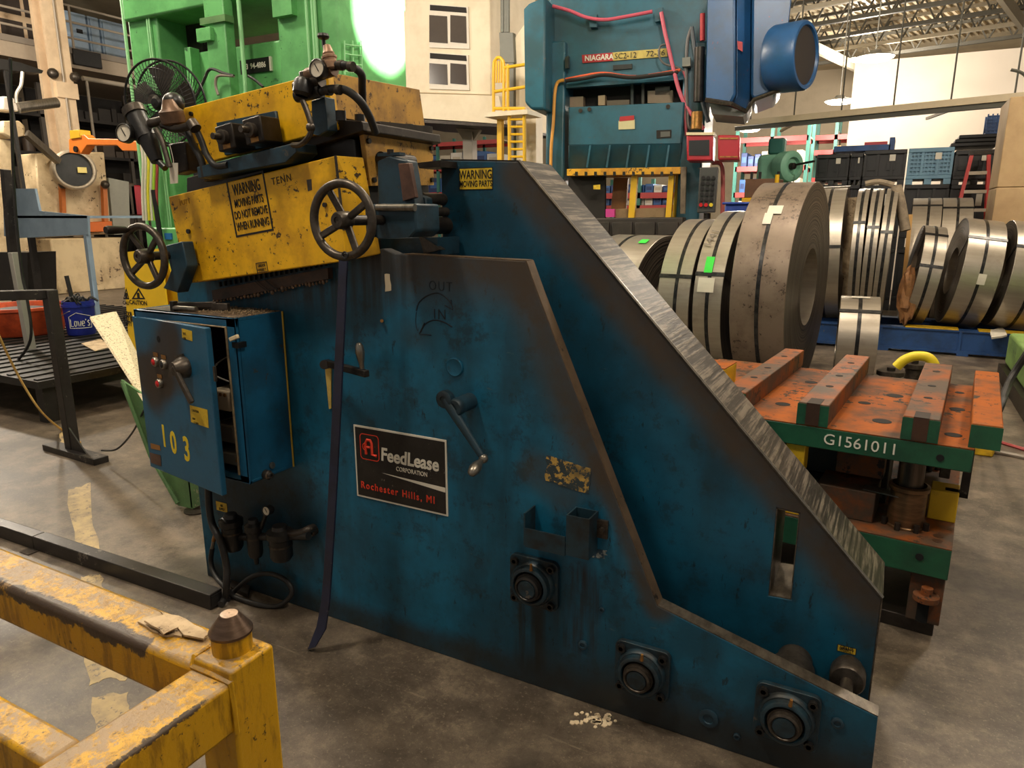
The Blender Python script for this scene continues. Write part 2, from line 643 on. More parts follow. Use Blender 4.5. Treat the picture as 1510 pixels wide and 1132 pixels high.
# polished rim between rear face and its band
MB().tube([bk[1] + V((0.002, -0.002, 0.002)), bk[2] + V((0.002, -0.002, 0.002))], 0.006, 6, False).build('rim', STEEL, mc)
for a_, b_ in ((0, 1), (1, 2), (2, 3), (3, 0)):
    p, q = slot[a_], slot[b_]
    c_ = (slot[0] + slot[2]) / 2
    d = (q - p).normalized()
    nrm = V((-d.z, 0, d.x))
    if nrm.dot(c_ - p) < 0:
        nrm = -nrm
    MB().prism([p + V((0, 0.002, 0)), q + V((0, 0.002, 0)), q + nrm * 0.003 + V((0, 0.002, 0)), p + nrm * 0.003 + V((0, 0.002, 0))], (0, BT - 0.004, 0)).build('slot_lining', EDGE, mc, sm=0)
# rear wall of the body, cross floor and rollers between the side frames
MB().box(-2.62, -1.65, 2.42, 2.46, 0, 1.28).build('rear_plate', BLUED, mc)
MB().box(-2.6, 0.04, FY + 0.05, yb, 0.02, 0.06).build('base_pan', DARK, mc)
MB().box(-2.62, -2.58, FY + 0.05, 2.42, 0, 1.26).build('end_plate', BLUED, mc)


def rear_roller(px, py, r, name, y0=FY + 0.05, y1=yb):
    c = PY(px, py, yb)
    o = MB().lathe([(r * 0.5, 0), (r, 0.004), (r, y1 - y0 - 0.06), (r * 0.8, y1 - y0 - 0.05), (r * 0.8, y1 - y0)], (c.x, y0, c.z), (0, 1, 0), 30)
    return o.build(name, STEELD, mc)


rear_roller(1172, 972, 0.066, 'cradle_roller')
c = PY(1262, 985, yb)
MB().lathe([(0.018, 0), (0.018, 0.1), (0.045, 0.105), (0.05, 0.112), (0.05, 0.16), (0.04, 0.19), (0.001, 0.19)], (c.x - 0.02, yb - 0.19, c.z), (0, 1, 0), 26).build('tie_roller', STEELD, mc)

# ---- bearings
BEAR = paint('bearing_blue', (26, 52, 64), (26, 26, 25), 0.9, (84, 78, 70), 0.12, 14, 0.45)
for (bx, bz, rot) in ((-0.952, 0.405, 0), (-0.568, 0.195, 0), (-0.134, 0.19, 0)):
    s = 0.089
    pl = MB()
    pts = []
    for (sx, sz) in ((-1, -1), (1, -1), (1, 1), (-1, 1)):
        for k in range(5):
            a_ = math.atan2(sz, sx) + R(-45 + 22.5 * k)
            pts.append((bx + sx * (s - 0.022) + 0.022 * math.cos(a_), FY - 0.018, bz + sz * (s - 0.022) + 0.022 * math.sin(a_)))
    pl.prism(pts, (0, 0.018, 0))
    bp = pl.build('bearing_flange', BEAR, mc, bev=0.004)
    MB().lathe([(0.079, 0), (0.077, 0.012), (0.072, 0.017), (0.069, 0.017), (0.067, 0.034), (0.062, 0.038), (0.056, 0.038), (0.053, 0.03)], (bx, FY - 0.018, bz), (0, -1, 0), 32).build('housing', BEAR, bp)
    MB().lathe([(0.05, 0.02), (0.048, 0.036), (0.043, 0.036), (0.043, 0.052), (0.036, 0.055), (0.033, 0.05), (0.001, 0.05)], (bx, FY - 0.018, bz), (0, -1, 0), 28).build('shaft_collar', BLACKM if bx < -0.9 else STEELD, bp)
    MB().lathe([(0.032, 0.05), (0.03, 0.054), (0.001, 0.054)], (bx, FY - 0.018, bz), (0, -1, 0), 24).build('shaft_end', BEAR, bp)
    MB().cyl((bx + 0.01, FY - 0.055, bz + 0.066), (bx + 0.012, FY - 0.06, bz + 0.09), 0.006, 0.004, n=8).build('grease_nipple', BRASS, bp)
    for (sx, sz) in ((-1, -1), (1, -1), (1, 1), (-1, 1)):
        o = MB().cyl((bx + sx * (s - 0.022), FY - 0.019, bz + sz * (s - 0.022)), (bx + sx * (s - 0.022), FY - 0.032, bz + sz * (s - 0.022)), 0.0135, n=14)
        o.cyl((bx + sx * (s - 0.022), FY - 0.032, bz + sz * (s - 0.022)), (bx + sx * (s - 0.022), FY - 0.027, bz + sz * (s - 0.022)), 0.008, n=6)
        o.build('bolt', BLACKM, bp)
for (px, py, r) in ((860, 950, 0.016), (1235, 1065, 0.017), (1045, 1058, 0.03), (888, 898, 0.009), (1087, 1085, 0.011), (1197, 1102, 0.011)):
    p = PY(px, py, FY)
    MB().lathe([(r, 0), (r, 0.006), (r * 0.8, 0.008), (r * 0.55, 0.008), (r * 0.5, 0.004), (0.001, 0.004)], p, (0, -1, 0), 18).build('plug', BLUED, mc)
p = PY(671, 541, FY)
MB().lathe([(0.032, 0), (0.032, 0.005), (0.029, 0.007), (0.025, 0.005), (0.001, 0.005)], p, (0, -1, 0), 26).build('cover_disc', BLUE, mc)

# ---- crank handles
hub = PY(665, 588, FY)
hub = V((-1.2, FY, 1.0))
ck = MB().lathe([(0.028, 0), (0.028, 0.07), (0.03, 0.075), (0.03, 0.1), (0.026, 0.105), (0.014, 0.105), (0.013, 0.1), (0.001, 0.1)], (hub.x, FY, hub.z), (0, -1, 0), 26).build('crank_hub', BLUED, mc)
p0, p1 = PY(657, 588, 1.865), PY(713, 676, 1.865)
hub2 = MB().lathe([(0.026, -0.015), (0.029, -0.01), (0.029, 0.012), (0.024, 0.016), (0.012, 0.016), (0.011, 0.012), (0.001, 0.012)], p0, (0, -1, 0), 26)
hub2.build('crank_boss', BLUED, ck)
MB().cyl(p0, p1, 0.019, 0.011, 14).build('crank_arm', BLUED, ck)
MB().ball(p1, 0.016).build('crank_elbow', STEEL, ck)
kn = PY(697, 697, 1.79)
MB().lathe([(0.008, 0), (0.009, 0.012), (0.012, 0.018), (0.018, 0.04), (0.019, 0.055), (0.014, 0.075), (0.006, 0.082), (0.001, 0.084)], p1 + V((0, -0.01, 0)), kn - p1, 20).build('crank_knob', STEEL, ck)
# hub fixed to the plate behind the boss
# second crank: bar with upright handle
c0, c1 = PY(484, 536, 1.90), PY(541, 551, 1.82)
k2 = MB().bar(c0, c1, 0.022, 0.024).build('crank_bar', DARK, mc, bev=0.003)
MB().cyl(PY(484, 536, 1.96), c0 + V((0, -0.02, 0)), 0.017, n=16).build('crank_shaft', DARK, k2)
kb = PY(534, 543, 1.83)
MB().lathe([(0.008, 0), (0.009, 0.02), (0.012, 0.03), (0.016, 0.055), (0.014, 0.078), (0.008, 0.088), (0.001, 0.09)], kb, V((-0.02, -0.1, 1)), 18).build('crank_grip', STEEL, k2)
# yellow pointer strip
MB().prism(pys([(479, 540), (488, 541), (488, 602), (485, 603)], 1.955), (0, 0.004, 0)).build('pointer_strip', paint('old_yellow', (214, 184, 96), (150, 120, 60), 0.4, scale=30), mc)
MB().prism(pys([(473, 534), (492, 534), (494, 541), (474, 540)], 1.94), (0, 0.02, 0)).build('pointer_clip', DARK, mc)
# pale scraped spot
MB().prism(pys(ragged([(567, 404), (575, 404), (577, 428), (568, 430)], 1, 3), 1.959), (0, 0.002, 0)).build('tape_scrap', plain('tape', (206, 190, 160)), mc)
MB().cyl(PY(563, 473, 1.96), PY(563, 473, 1.945), 0.006, n=8).build('screw', BRASS, mc)

# ---- name plate of the maker
SG = 1.957
cs = pys([(521, 623), (658, 647), (658, 756), (525, 728)], SG)
x0, x1, z1, z0 = cs[0].x, cs[1].x, 0.848, 0.566
sp = MB().box(x0, x1, SG, FY + 0.001, z0, z1).build('maker_sign', WHT, mc, 'black sign with white border and red and white print')
MB().box(x0 + 0.007, x1 - 0.007, SG - 0.001, SG, z0 + 0.007, z1 - 0.007).build('sign_face', paint('sign_black', (26, 23, 22), (60, 56, 50), 0.25, (110, 104, 92), 0.12, 14, 0.4, cs=70), sp)
W = x1 - x0
ux, uz = (1, 0, 0), (0, 0, 1)
lettering('FeedLease', 0.069, WHT, sp, (x0 + 0.122, SG - 0.0015, z1 - 0.118), ux, uz, bold=0.0018, sx=0.88, shear=0.08)
lettering('CORPORATION', 0.024, WHT, sp, (x0 + 0.19, SG - 0.0015, z1 - 0.148), ux, uz, sx=0.8)
lettering('Rochester Hills, MI', 0.038, REDP, sp, (x0 + 0.022, SG - 0.0015, z0 + 0.038), ux, uz, sx=0.86, spacing=1.28, bold=0.0006)
MB().prism([(x0 + 0.125, SG - 0.0015, z1 - 0.168), (x1 - 0.008, SG - 0.0015, z1 - 0.175), (x1 - 0.008, SG - 0.0015, z1 - 0.193)], (0, 0.0006, 0)).build('white_wedge', WHT, sp)
# emblem: red rounded square outline with the two letters
ex, ez, es = x0 + 0.028, z1 - 0.128, 0.088


def rrect(x, z, w, h, r, y, n=5):
    o = []
    for cx, cz, a0 in ((x + w - r, z + r, -90), (x + w - r, z + h - r, 0), (x + r, z + h - r, 90), (x + r, z + r, 180)):
        for k in range(n + 1):
            a_ = R(a0 + 90 * k / n)
            o.append(V((cx + r * math.cos(a_), y, cz + r * math.sin(a_))))
    return o


em = MB().prism(rrect(ex, ez, es, es + 0.012, 0.014, SG - 0.002), (0, 0.0008, 0), [rrect(ex + 0.003, ez + 0.003, es - 0.006, es + 0.006, 0.012, SG - 0.002)]).build('emblem_ring', REDP, sp)
MB().tube([(ex + 0.028, SG - 0.002, ez + 0.022), (ex + 0.028, SG - 0.002, ez + 0.066), (ex + 0.034, SG - 0.002, ez + 0.078), (ex + 0.05, SG - 0.002, ez + 0.078), (ex + 0.056, SG - 0.002, ez + 0.068), (ex + 0.056, SG - 0.002, ez + 0.024), (ex + 0.076, SG - 0.002, ez + 0.022)], 0.0055, 6, False).build('emblem_letters', REDP, sp)
MB().tube([(ex + 0.028, SG - 0.002, ez + 0.05), (ex + 0.048, SG - 0.002, ez + 0.05)], 0.005, 6, False).build('emblem_bar', REDP, sp)
for rr in (0.008, 0.015):
    MB().tube([(ex + 0.028 - rr * math.cos(R(a_)), SG - 0.002, ez + 0.05 + rr * math.sin(R(a_))) for a_ in range(-60, 61, 20)], 0.0018, 5, False).build('emblem_arc', REDP, sp)

# ---- faded sticker, hand lettering
MB().prism(pys(ragged([(806, 671), (870, 690), (869, 728), (804, 708)], 2.5, 5), 1.9585), (0, 0.002, 0)).build(
    'faded_sticker', paint('faded_label', (196, 158, 78), (70, 66, 52), 0.7, (44, 58, 64), 0.75, 14, 0.6, cs=60), mc)
INK = plain('marker_ink', (18, 28, 40), 0.6)


def scribble(pxs, r=0.0022, y=1.9595, parent=None, m=None, smooth=True):
    return MB().tube(pys(pxs, y), r, 5, smooth).build('marker_line', m or INK, parent or mc)


scribble([(614, 458), (618, 446), (630, 436), (645, 432), (657, 438), (665, 447), (668, 455)])
scribble([(656, 450), (668, 457), (665, 442)], smooth=False)
scribble([(620, 490), (627, 478), (640, 472), (655, 475), (667, 482)])
scribble([(626, 476), (618, 492), (636, 494)], smooth=False)
scribble([(614, 460), (613, 476), (616, 488)], 0.0012)
lettering('OUT', 0.046, INK, mc, PY(632, 427, 1.9592), (1, 0, -0.03), uz, sx=0.85, bold=-0.0006, spacing=1.25)
lettering('IN', 0.05, INK, mc, PY(639, 470, 1.9592), (1, 0, 0), uz, sx=0.9, bold=-0.0006, spacing=1.25)

# ---- pocket bracket
pk = MB()
for poly in ([(805, 745), (852, 755), (852, 801), (805, 789)],):
    pass
a0, a1 = PY(805, 768, 1.90), PY(858, 783, 1.90)
pb = MB()
zb, zt = 0.565, 0.625
pb.box(-0.955, -0.815, 1.885, 1.89, zb, zt)
pb.box(-0.96, -0.955, 1.885, FY, zb, zt + 0.05)
pb.box(-0.955, -0.815, 1.885, FY, zb - 0.005, zb)
pb.box(-0.815, -0.81, 1.9, FY, zb, zt + 0.045)
holder = pb.build('tool_pocket', BEAR, mc)
tb = MB()
for (xa, xb, ya, yb_) in ((-0.812, -0.735, 1.885, 1.89), (-0.812, -0.735, 1.955, 1.96), (-0.812, -0.807, 1.89, 1.955), (-0.74, -0.735, 1.89, 1.955)):
    tb.box(xa, xb, ya, yb_, zb, zt + 0.075)
tb.build('socket_tube', BEAR, holder)
MB().box(-0.735, -0.70, 1.95, FY, zb + 0.05, zt + 0.05).build('clip', STEELD, holder)
MB().cyl((-0.717, 1.95, zb + 0.08), (-0.717, 1.935, zb + 0.08), 0.01, n=6).build('bolt', STEELD, holder)
MB().prism(pys(ragged([(806, 795), (895, 812), (893, 824), (806, 806)], 3, 5), 1.9585), (0, 0.002, 0)).build('weld_scrape', paint('scraped', (150, 156, 150), (40, 70, 90), 0.8, (24, 60, 80), 0.8, 20, 0.5, cs=60), mc)

# ---- stickers


def sticker(name, x0, x1, z0, z1, y, lines, parent, frame=0.003, sizes=None, nrm=None):
    s = MB().box(x0, x1, y - 0.001, y + 0.0005, z0, z1).build(name, BLK, parent, 'yellow sticker with black print')
    MB().box(x0 + frame, x1 - frame, y - 0.0016, y - 0.001, z0 + frame, z1 - frame).build('sticker_face', YELP, s)
    n = len(lines)
    h = (z1 - z0 - 2 * frame)
    for i, (tx, fr, sz) in enumerate(lines):
        lettering(tx, sz, BLK, s, ((x0 + x1) / 2, y - 0.002, z0 + frame + h * fr), ux, uz, align='CENTER', bold=sz * 0.012, sx=0.64)
    return s


q0, q1 = PY(677, 247, yb), PY(727, 280, yb)
sticker('warning_sticker', q0.x, q1.x, PY(700, 280, yb).z, PY(700, 247, yb).z, yb, [('WARNING', 0.5, 0.042), ('MOVING PARTS', 0.12, 0.029)], mc)
q0, q1 = PY(1235, 949, yb), PY(1262, 966, yb)
sticker('grease_sticker', q0.x, q1.x, q1.z, q0.z, yb, [('GREASE', 0.53, 0.017), ('WEEKLY', 0.12, 0.017)], mc, 0.002)

# ------------------------------------------------------------------ roll head (tilted)
def PN(px, py, p, n):
    d = ray(px, py)
    return CAM + d * ((V(p) - CAM).dot(V(n)) / d.dot(V(n)))


def hexa(fr, bk_):
    m = MB()
    m.add(list(fr) + list(bk_), [(0, 1, 2, 3), (7, 6, 5, 4), (0, 4, 5, 1), (1, 5, 6, 2), (2, 6, 7, 3), (3, 7, 4, 0)])
    return m


tilt = R(8.05)
tx, tz = V((math.cos(tilt), 0, math.sin(tilt))), V((-math.sin(tilt), 0, math.cos(tilt)))
lf = pys([(248, 290), (495, 229), (510, 385), (275, 418)], 1.86)
lb = [lf[0] + V((0, 0.1, 0)), PY(536, 232, 1.96), PY(562, 374, 1.96), lf[3] + V((0, 0.1, 0))]
lc = hexa(lf, lb).build('lower_cover', YEL, mc, 'scuffed yellow roll cover with warning print', bev=0.004, sm=0)
MB().prism([lf[1] + V((-0.006, -0.0015, 0)), lf[1] + V((0.004, -0.0015, 0)), lf[2] + V((0.004, -0.0015, 0.1)), lf[2] + V((-0.006, -0.0015, 0.1))], (0, 0.002, 0)).build('worn_corner', STEELD, lc, sm=0)
core = pys([(275, 262), (480, 205), (522, 205), (538, 380), (275, 405)], 1.955)
MB().prism(core, (0, 0.42, 0)).build('roll_housing', BLACKM, mc, bev=0.004, sm=0)
uf = pys([(268, 160), (482, 105), (493, 190), (291, 243)], 1.90)
hexa(uf, [p + V((0, 0.03, 0)) for p in uf]).build('upper_cover', YEL, mc, 'plain yellow top cover plate', bev=0.003, sm=0)
XS = uf[1].x
us = [PX(482, 105, XS), PX(619, 132, XS), PX(628, 194, XS), PX(493, 172, XS)]
us[0].y = us[3].y = 1.93
MB().prism(us, (-0.03, 0, 0)).build('upper_side_cover', YELT, mc, 'browned yellow side plate', bev=0.003, sm=0)
MB().prism([V((uf[0].x + 0.02, 1.93, uf[0].z - 0.02)), V((XS - 0.03, 1.93, uf[1].z - 0.02)), V((XS - 0.03, 1.93, 1.9)), V((uf[3].x + 0.02, 1.93, 1.83))], (0, 0.46, 0)).build('upper_housing', BLACKM, mc)
for (px, py, y) in ((300, 225, 1.9), (477, 184, 1.9), (283, 168, 1.9)):
    MB().cyl(PY(px, py, y), PY(px, py, y) + V((0, -0.008, 0)), 0.008, n=10).build('screw', BLACKM, mc)
ms = [V((-1.604, 1.965, 1.87)), V((-1.604, 2.375, 1.88)), V((-1.604, 2.375, 1.716)), V((-1.604, 1.99, 1.70))]
sc_ = MB().prism(ms, (-0.02, 0, 0)).build('middle_side_cover', YELT, mc, 'browned yellow side plate with four screws', bev=0.002, sm=0)
for (y, z) in ((1.985, 1.845), (2.355, 1.85), (2.005, 1.72), (2.355, 1.735)):
    MB().cyl((-1.604, y, z), (-1.594, y, z), 0.009, n=10).build('screw', BLACKM, sc_)
# tie beam under the upper covers
tb = pys([(300, 246), (440, 205), (498, 176), (533, 178), (535, 193), (300, 268)], 1.925)
MB().prism(tb, (0, 0.46, 0)).build('tie_beam', DARK, mc, bev=0.004, sm=0)
for (px, py, y) in ((503, 178, 1.95), (531, 183, 2.06), (603, 196, 2.3), (627, 198, 2.38)):
    p = PX(px, py, -1.62)
    MB().cyl(p, p + V((0, 0, 0.03)), 0.017, n=12).build('cap_screw', BLACKM, mc)
MB().prism([V((-1.60, 2.05, 1.88)), V((-1.60, 2.37, 1.885)), V((-1.60, 2.37, 1.93)), V((-1.60, 2.05, 1.915))], (-0.06, 0, 0)).build('clamp_bar', DARK, mc, bev=0.003)
# screw jack mounting
MB().prism(pys([(318, 181), (406, 163), (414, 212), (331, 229)], 1.89), (0, 0.02, 0)).build('jack_plate', BLUED, mc, bev=0.003)
MB().prism(pys([(290, 246), (435, 210), (437, 224), (420, 240), (292, 263)], 1.82), (0, 0.1, 0)).build('jack_ledge', BLUED, mc, bev=0.003)
for (px, py) in ((345, 204), (386, 194)):
    c = PY(px, py, 1.84)
    j = MB()
    h = 0.042
    pts = [c + tx * a_ * h + tz * b_ * h + V((0, -0.04, 0)) for a_, b_ in ((-1, -1), (1, -1), (1, 1), (-1, 1))]
    j.prism(pts, (0, 0.09, 0))
    jb = j.build('screw_jack', DARK, mc, bev=0.005)
    c2 = c + V((0, -0.04, 0))
    MB().lathe([(0.024, 0), (0.024, 0.018), (0.02, 0.02), (0.011, 0.02), (0.011, 0.05), (0.001, 0.05)], c2, (0, -1, 0), 16).build('jack_shaft', STEELD, jb)
    MB().prism([c2 + tx * a_ * h + tz * b_ * h + V((0, -0.001, 0)) for a_, b_ in ((-0.35, -0.9), (0.5, -0.9), (0.5, -0.55), (-0.35, -0.55))], (0, 0.001, 0)).build('jack_label', BRASS, jb)

# warning print on the lower cover
fn = V((0, -1, 0))
wc = pys([(331, 280), (394, 265), (404, 325), (344, 336)], 1.859)
wm = (wc[0] + wc[1] + wc[2] + wc[3]) / 4
hw, hh = 0.096, 0.103


def on_head(u, w, y=1.8588):
    p = wm + tx * u + tz * w
    return V((p.x, y, p.z))


ws = MB().prism([on_head(-hw, -hh), on_head(hw, -hh), on_head(hw, hh), on_head(-hw, hh)], (0, 0.001, 0),
                [[on_head(-hw + .007, -hh + .007), on_head(hw - .007, -hh + .007), on_head(hw - .007, hh - .007), on_head(-hw + .007, hh - .007)]]).build('warning_frame', BLK, lc)
for s_, w_, sz in (('WARNING', 0.042, 0.054), ('MOVING PARTS', 0.0, 0.039), ('DO NOT REMOVE', -0.04, 0.039), ('WHEN RUNNING', -0.08, 0.039)):
    lettering(s_, sz, BLK, lc, on_head(0, w_), tx, tz, align='CENTER', bold=sz * 0.014, sx=0.53)
lettering('TENN', 0.034, plain('marker_brown', (70, 50, 24)), lc, PY(401, 273, 1.8588), tx, tz, sx=0.95, spacing=1.2)
lettering('PUTT', 0.026, plain('marker_faint', (170, 122, 24)), lc, PY(265, 303, 1.8588), tx, tz)
g = PY(386, 394, 1.8585)
gs = MB().prism([V((g.x, 1.8585, g.z)) + tx * a_ + tz * b_ for a_, b_ in ((-0.028, -0.018), (0.028, -0.018), (0.028, 0.018), (-0.028, 0.018))], (0, 0.001, 0),
                [[V((g.x, 1.8585, g.z)) + tx * a_ + tz * b_ for a_, b_ in ((-0.0255, -0.0155), (0.0255, -0.0155), (0.0255, 0.0155), (-0.0255, 0.0155))]]).build('label_frame', BLK, lc)
for s_, w_ in (('GREASE', 0.002), ('WEEKLY', -0.013)):
    lettering(s_, 0.014, BLK, lc, V((g.x, 1.8583, g.z)) + tz * w_, tx, tz, align='CENTER', sx=0.8)
p = PY(279, 341, 1.86)
MB().cyl(p, p + V((0, -0.008, 0)), 0.009, n=10).build('screw', BLACKM, lc)
p = PY(480, 302, 1.86)
MB().cyl(p, p + V((0, -0.008, 0)), 0.008, n=10).build('screw', BLACKM, lc)
MB().prism(pys([(452, 265), (459, 264), (460, 280), (454, 282)], 1.8592), (0, 0.0015, 0)).build('chipped_patch', STEELD, lc)

# greasy toothed strip under the cover
MB().prism(pys([(312, 428), (483, 395), (484, 411), (314, 444)], 1.935), (0, 0.025, 0)).build('toothed_strip', paint('greasy_brown', (74, 52, 36), (34, 26, 22), 0.6, rough=0.5, scale=20), mc)
nb = MB()
for k in range(34):
    f_ = k / 33
    p = PY(316 + 166 * f_, 446 - 33 * f_ + random.uniform(-1, 2), 1.935)
    nb.ball(p, random.uniform(0.004, 0.008), 8, (0, 0, 1), random.uniform(0.9, 1.6))
nb.build('grease_beads', paint('grease', (126, 100, 76), (60, 44, 36), 0.6, rough=0.35, scale=40), mc, kind='stuff')
tn = MB()
for k in range(22):
    f_ = k / 21
    p = PY(325 + 155 * f_, 419 - 31 * f_, 1.94)
    tn.cbox(p, (0.006, 0.012, 0.018))
tn.build('teeth', BLACKM, mc, kind='stuff')
wr = MB()
for k in range(5):
    x = random.uniform(345, 400)
    wr.tube(pys([(x, 412), (x + 14, 424), (x + 22, 428), (x + 34, 424)], 1.925), 0.0012, 4)
wr.build('loose_wires', RUB, mc, kind='stuff')

# ------------------------------------------------------------------ hand wheels
def handwheel(c, r, back_y, grip=None, tz_=0.0, phase=0.0, lab=None):
    c = V(c)
    hw_ = MB().torus(c, (0.05, -1, 0), r, r * 0.125, 40, 12).build('handwheel', STEELD, mc, lab or 'cast iron handwheel with four spokes')
    sp_ = 0
    for k in range(4):
        a_ = R(phase + 90 * k)
        d = V((math.cos(a_), 0.0, math.sin(a_)))
        p1_ = c + d * (r * 0.98) + V((0.05 * math.cos(a_) * r, 0, 0)) * 0
        MB().bar(c + V((0, 0.012, 0)) + d * r * 0.15, p1_, r * 0.2, r * 0.13, (0, 1, 0)).build('spoke', STEELD, hw_, bev=0.004)
    MB().lathe([(0.001, -0.022), (0.009, -0.022), (0.01, -0.026), (r * 0.2, -0.026), (r * 0.24, -0.02), (r * 0.26, 0.02), (r * 0.2, 0.03), (0.001, 0.03)], c, (0, 1, 0), 22).build('hub', STEELD, hw_)
    MB().cyl(c + V((0, 0.02, 0)), V((c.x, back_y, c.z)), r * 0.15, n=14).build('wheel_shaft', DARK, hw_)
    if grip:
        g0 = c + V((math.cos(R(grip[0])), 0, math.sin(R(grip[0])))) * r
        MB().lathe([(0.007, 0), (0.008, 0.02), (0.012, 0.025), (0.014, 0.05), (0.016, grip[1] - 0.01), (0.013, grip[1]), (0.001, grip[1])], g0, (0, -1, 0), 16).build('grip', DARK, hw_)
    return hw_


handwheel((-1.413, 1.62, 1.588), 0.103, 1.84, None, 0, 28)
handwheel((-2.435, 1.70, 1.456), 0.108, 1.86, (118, 0.10), 0, 38, 'cast iron handwheel with turning grip')
MB().torus((-1.40, 1.607, 1.49), (0, -1, 0), 0.009, 0.003, 16, 6).build('grip_hole', BLACKM, mc)
# bracket of the lower wheel
MB().prism(pys([(243, 362), (268, 356), (276, 392), (262, 432), (240, 425), (246, 415), (252, 398)], 1.80), (0, 0.05, 0)).build('wheel_bracket', BLUED, mc, bev=0.004)
# arm block, lever and pins of the upper wheel
blk = pys([(547, 306), (560, 300), (612, 300), (614, 340), (606, 350), (556, 352), (546, 344)], 1.80)
ab = MB().prism(blk, (0, 0.13, 0)).build('arm_block', BLUED, mc, bev=0.006)
MB().prism(pys([(538, 300), (549, 302), (551, 350), (540, 348)], 1.79), (0, 0.12, 0)).build('arm_flange', BLUED, ab, bev=0.003)
p = PY(556, 308, 1.79)
MB().cyl(PY(556, 306, 1.795), PY(612, 306, 1.795), 0.011, n=12).build('worn_rod', STEEL, ab)
MB().prism(pys([(606, 292), (618, 287), (628, 292), (631, 336), (622, 342), (611, 338)], 2.04), (0, 0.04, 0)).build('lever', BLUED, mc, bev=0.004)
for (px, py, r, m_) in ((622, 293, 0.021, STEELD), (627, 312, 0.016, STEELD), (627, 333, 0.03, DARK)):
    p = PY(px, py, 2.07)
    MB().lathe([(0.001, -0.01), (r * 0.5, -0.01), (r * 0.55, -0.002), (r, 0), (r, yb - 2.07), (0.001, yb - 2.07)], p, (0, 1, 0), 20).build('pinch_roller', m_, mc)
p = PY(620, 292, 2.04)
MB().cyl(p + V((0, -0.03, 0)), p, 0.01, n=6).build('bolt', STEELD, mc)
# A shaped standard
MB().prism(pys([(556, 238), (574, 230), (600, 236), (611, 303), (557, 303)], 1.93), (0, 0.06, 0)).build('roll_standard', BLUED, mc, bev=0.005)
MB().prism(pys([(587, 241), (603, 240), (612, 291), (594, 297)], 1.915), (0, 0.02, 0)).build('slide_plate', paint('brown_plate', (104, 74, 60), (60, 40, 34), 0.6, rough=0.35, metal=0.3, scale=14), mc, bev=0.002)
MB().box(-1.53, -1.44, 1.94, 1.97, 1.79, 1.80).build('standard_cap', BLUED, mc)
p = PY(576, 228, 1.95)
MB().cyl(p, p + V((0, 0, 0.016)), 0.012, n=6).build('bolt', DARK, mc)
# dark guides between standard and rear frame
MB().prism(pys([(556, 352), (645, 350), (645, 376), (560, 376)], 2.05), (0, 0.14, 0)).build('guide_table', BLUED, mc)
MB().prism(pys([(615, 240), (650, 236), (650, 246), (618, 248)], 2.1), (0, 0.1, 0)).build('top_guide', DARK, mc)
MB().prism(pys([(617, 346), (650, 368), (625, 374)], 2.04), (0, 0.03, 0)).build('gusset', STEELD, mc)
MB().cyl(V((-1.58, 2.02, 1.79)), V((-1.58, 2.2, 1.79)), 0.024, n=18).build('entry_roller', DARK, mc)

# ------------------------------------------------------------------ air fittings of the head
def gauge(c, n, r, parent, rim=None):
    g_ = MB().lathe([(0.001, -0.025), (r * 0.9, -0.025), (r, -0.02), (r, 0.004), (r * 0.9, 0.006), (r * 0.86, 0.0)], c, n, 24).build('gauge', rim or BLACKM, parent)
    MB().lathe([(0.001, 0.001), (r * 0.87, 0.001)], c, n, 24).build('gauge_dial', plain('dial', (226, 216, 196), 0.4), g_)
    w = V(n).normalized()
    u = w.cross(V((0, 0, 1))).normalized()
    v = u.cross(w)
    MB().bar(c + w * 0.003 - (u * 0.2 + v * 0.3) * r, c + w * 0.003 + (u * 0.3 + v * 0.5) * r, r * 0.09, 0.001, w).build('gauge_needle', BLK, g_)
    return g_


ye = 1.80
fu = MB().cyl(PY(199, 166, ye), PY(218, 205, ye), 0.036, 0.04, 22).build('filter_bowl', BLACKM, mc, 'black air filter bowl')
MB().cyl(PY(196, 160, ye), PY(201, 170, ye), 0.041, 0.041, 22).build('bowl_rim', STEELD, fu)
MB().cyl(PY(218, 203, ye), PY(232, 238, ye), 0.036, 0.022, 18).build('bowl_lower', BLACKM, fu)
MB().cyl(PY(232, 236, ye), PY(244, 248, ye), 0.012, n=12).build('drain', BLACKM, fu)
gauge(PY(183, 196, 1.74), V((0.25, -0.97, 0.1)), 0.034, mc)
MB().cyl(PY(222, 182, ye), PY(245, 176, ye), 0.016, n=12).build('nipple', STEELD, mc)
MB().lathe([(0.03, 0), (0.042, 0.012), (0.042, 0.05), (0.03, 0.06), (0.018, 0.09)], PY(258, 186, ye + 0.02), (0, -0.2, 1), 20).build('regulator_body', BRASS if False else paint('regulator_bronze', (112, 84, 62), (60, 46, 38), 0.6, rough=0.45, metal=0.4, scale=18), mc)
MB().ball(PY(256, 152, ye + 0.05), 0.038, 18).build('regulator_cap', BLACKM, mc)
MB().tube(pys([(240, 184), (262, 190), (288, 182)], ye), 0.014, 10).build('pipe', DARK, mc)
MB().cyl(PY(282, 180, ye), PY(289, 190, ye), 0.02, n=14).build('elbow', STEELD, mc)
MB().tube(pys([(287, 186), (296, 205), (305, 228), (318, 244), (336, 243)], ye + 0.02), 0.011, 10).build('air_hose', RUB, mc)
MB().tube(pys([(276, 190), (284, 212), (297, 236), (302, 262)], ye + 0.03), 0.012, 10).build('air_hose', RUB, mc)
MB().tube(pys([(230, 190), (238, 205), (245, 228), (250, 246)], ye - 0.02), 0.01, 8).build('lever_tube', STEELD, mc)
MB().prism(pys([(247, 212), (272, 208), (276, 252), (256, 258)], 1.84), (0, 0.06, 0)).build('valve_block', DARK, mc, bev=0.006)
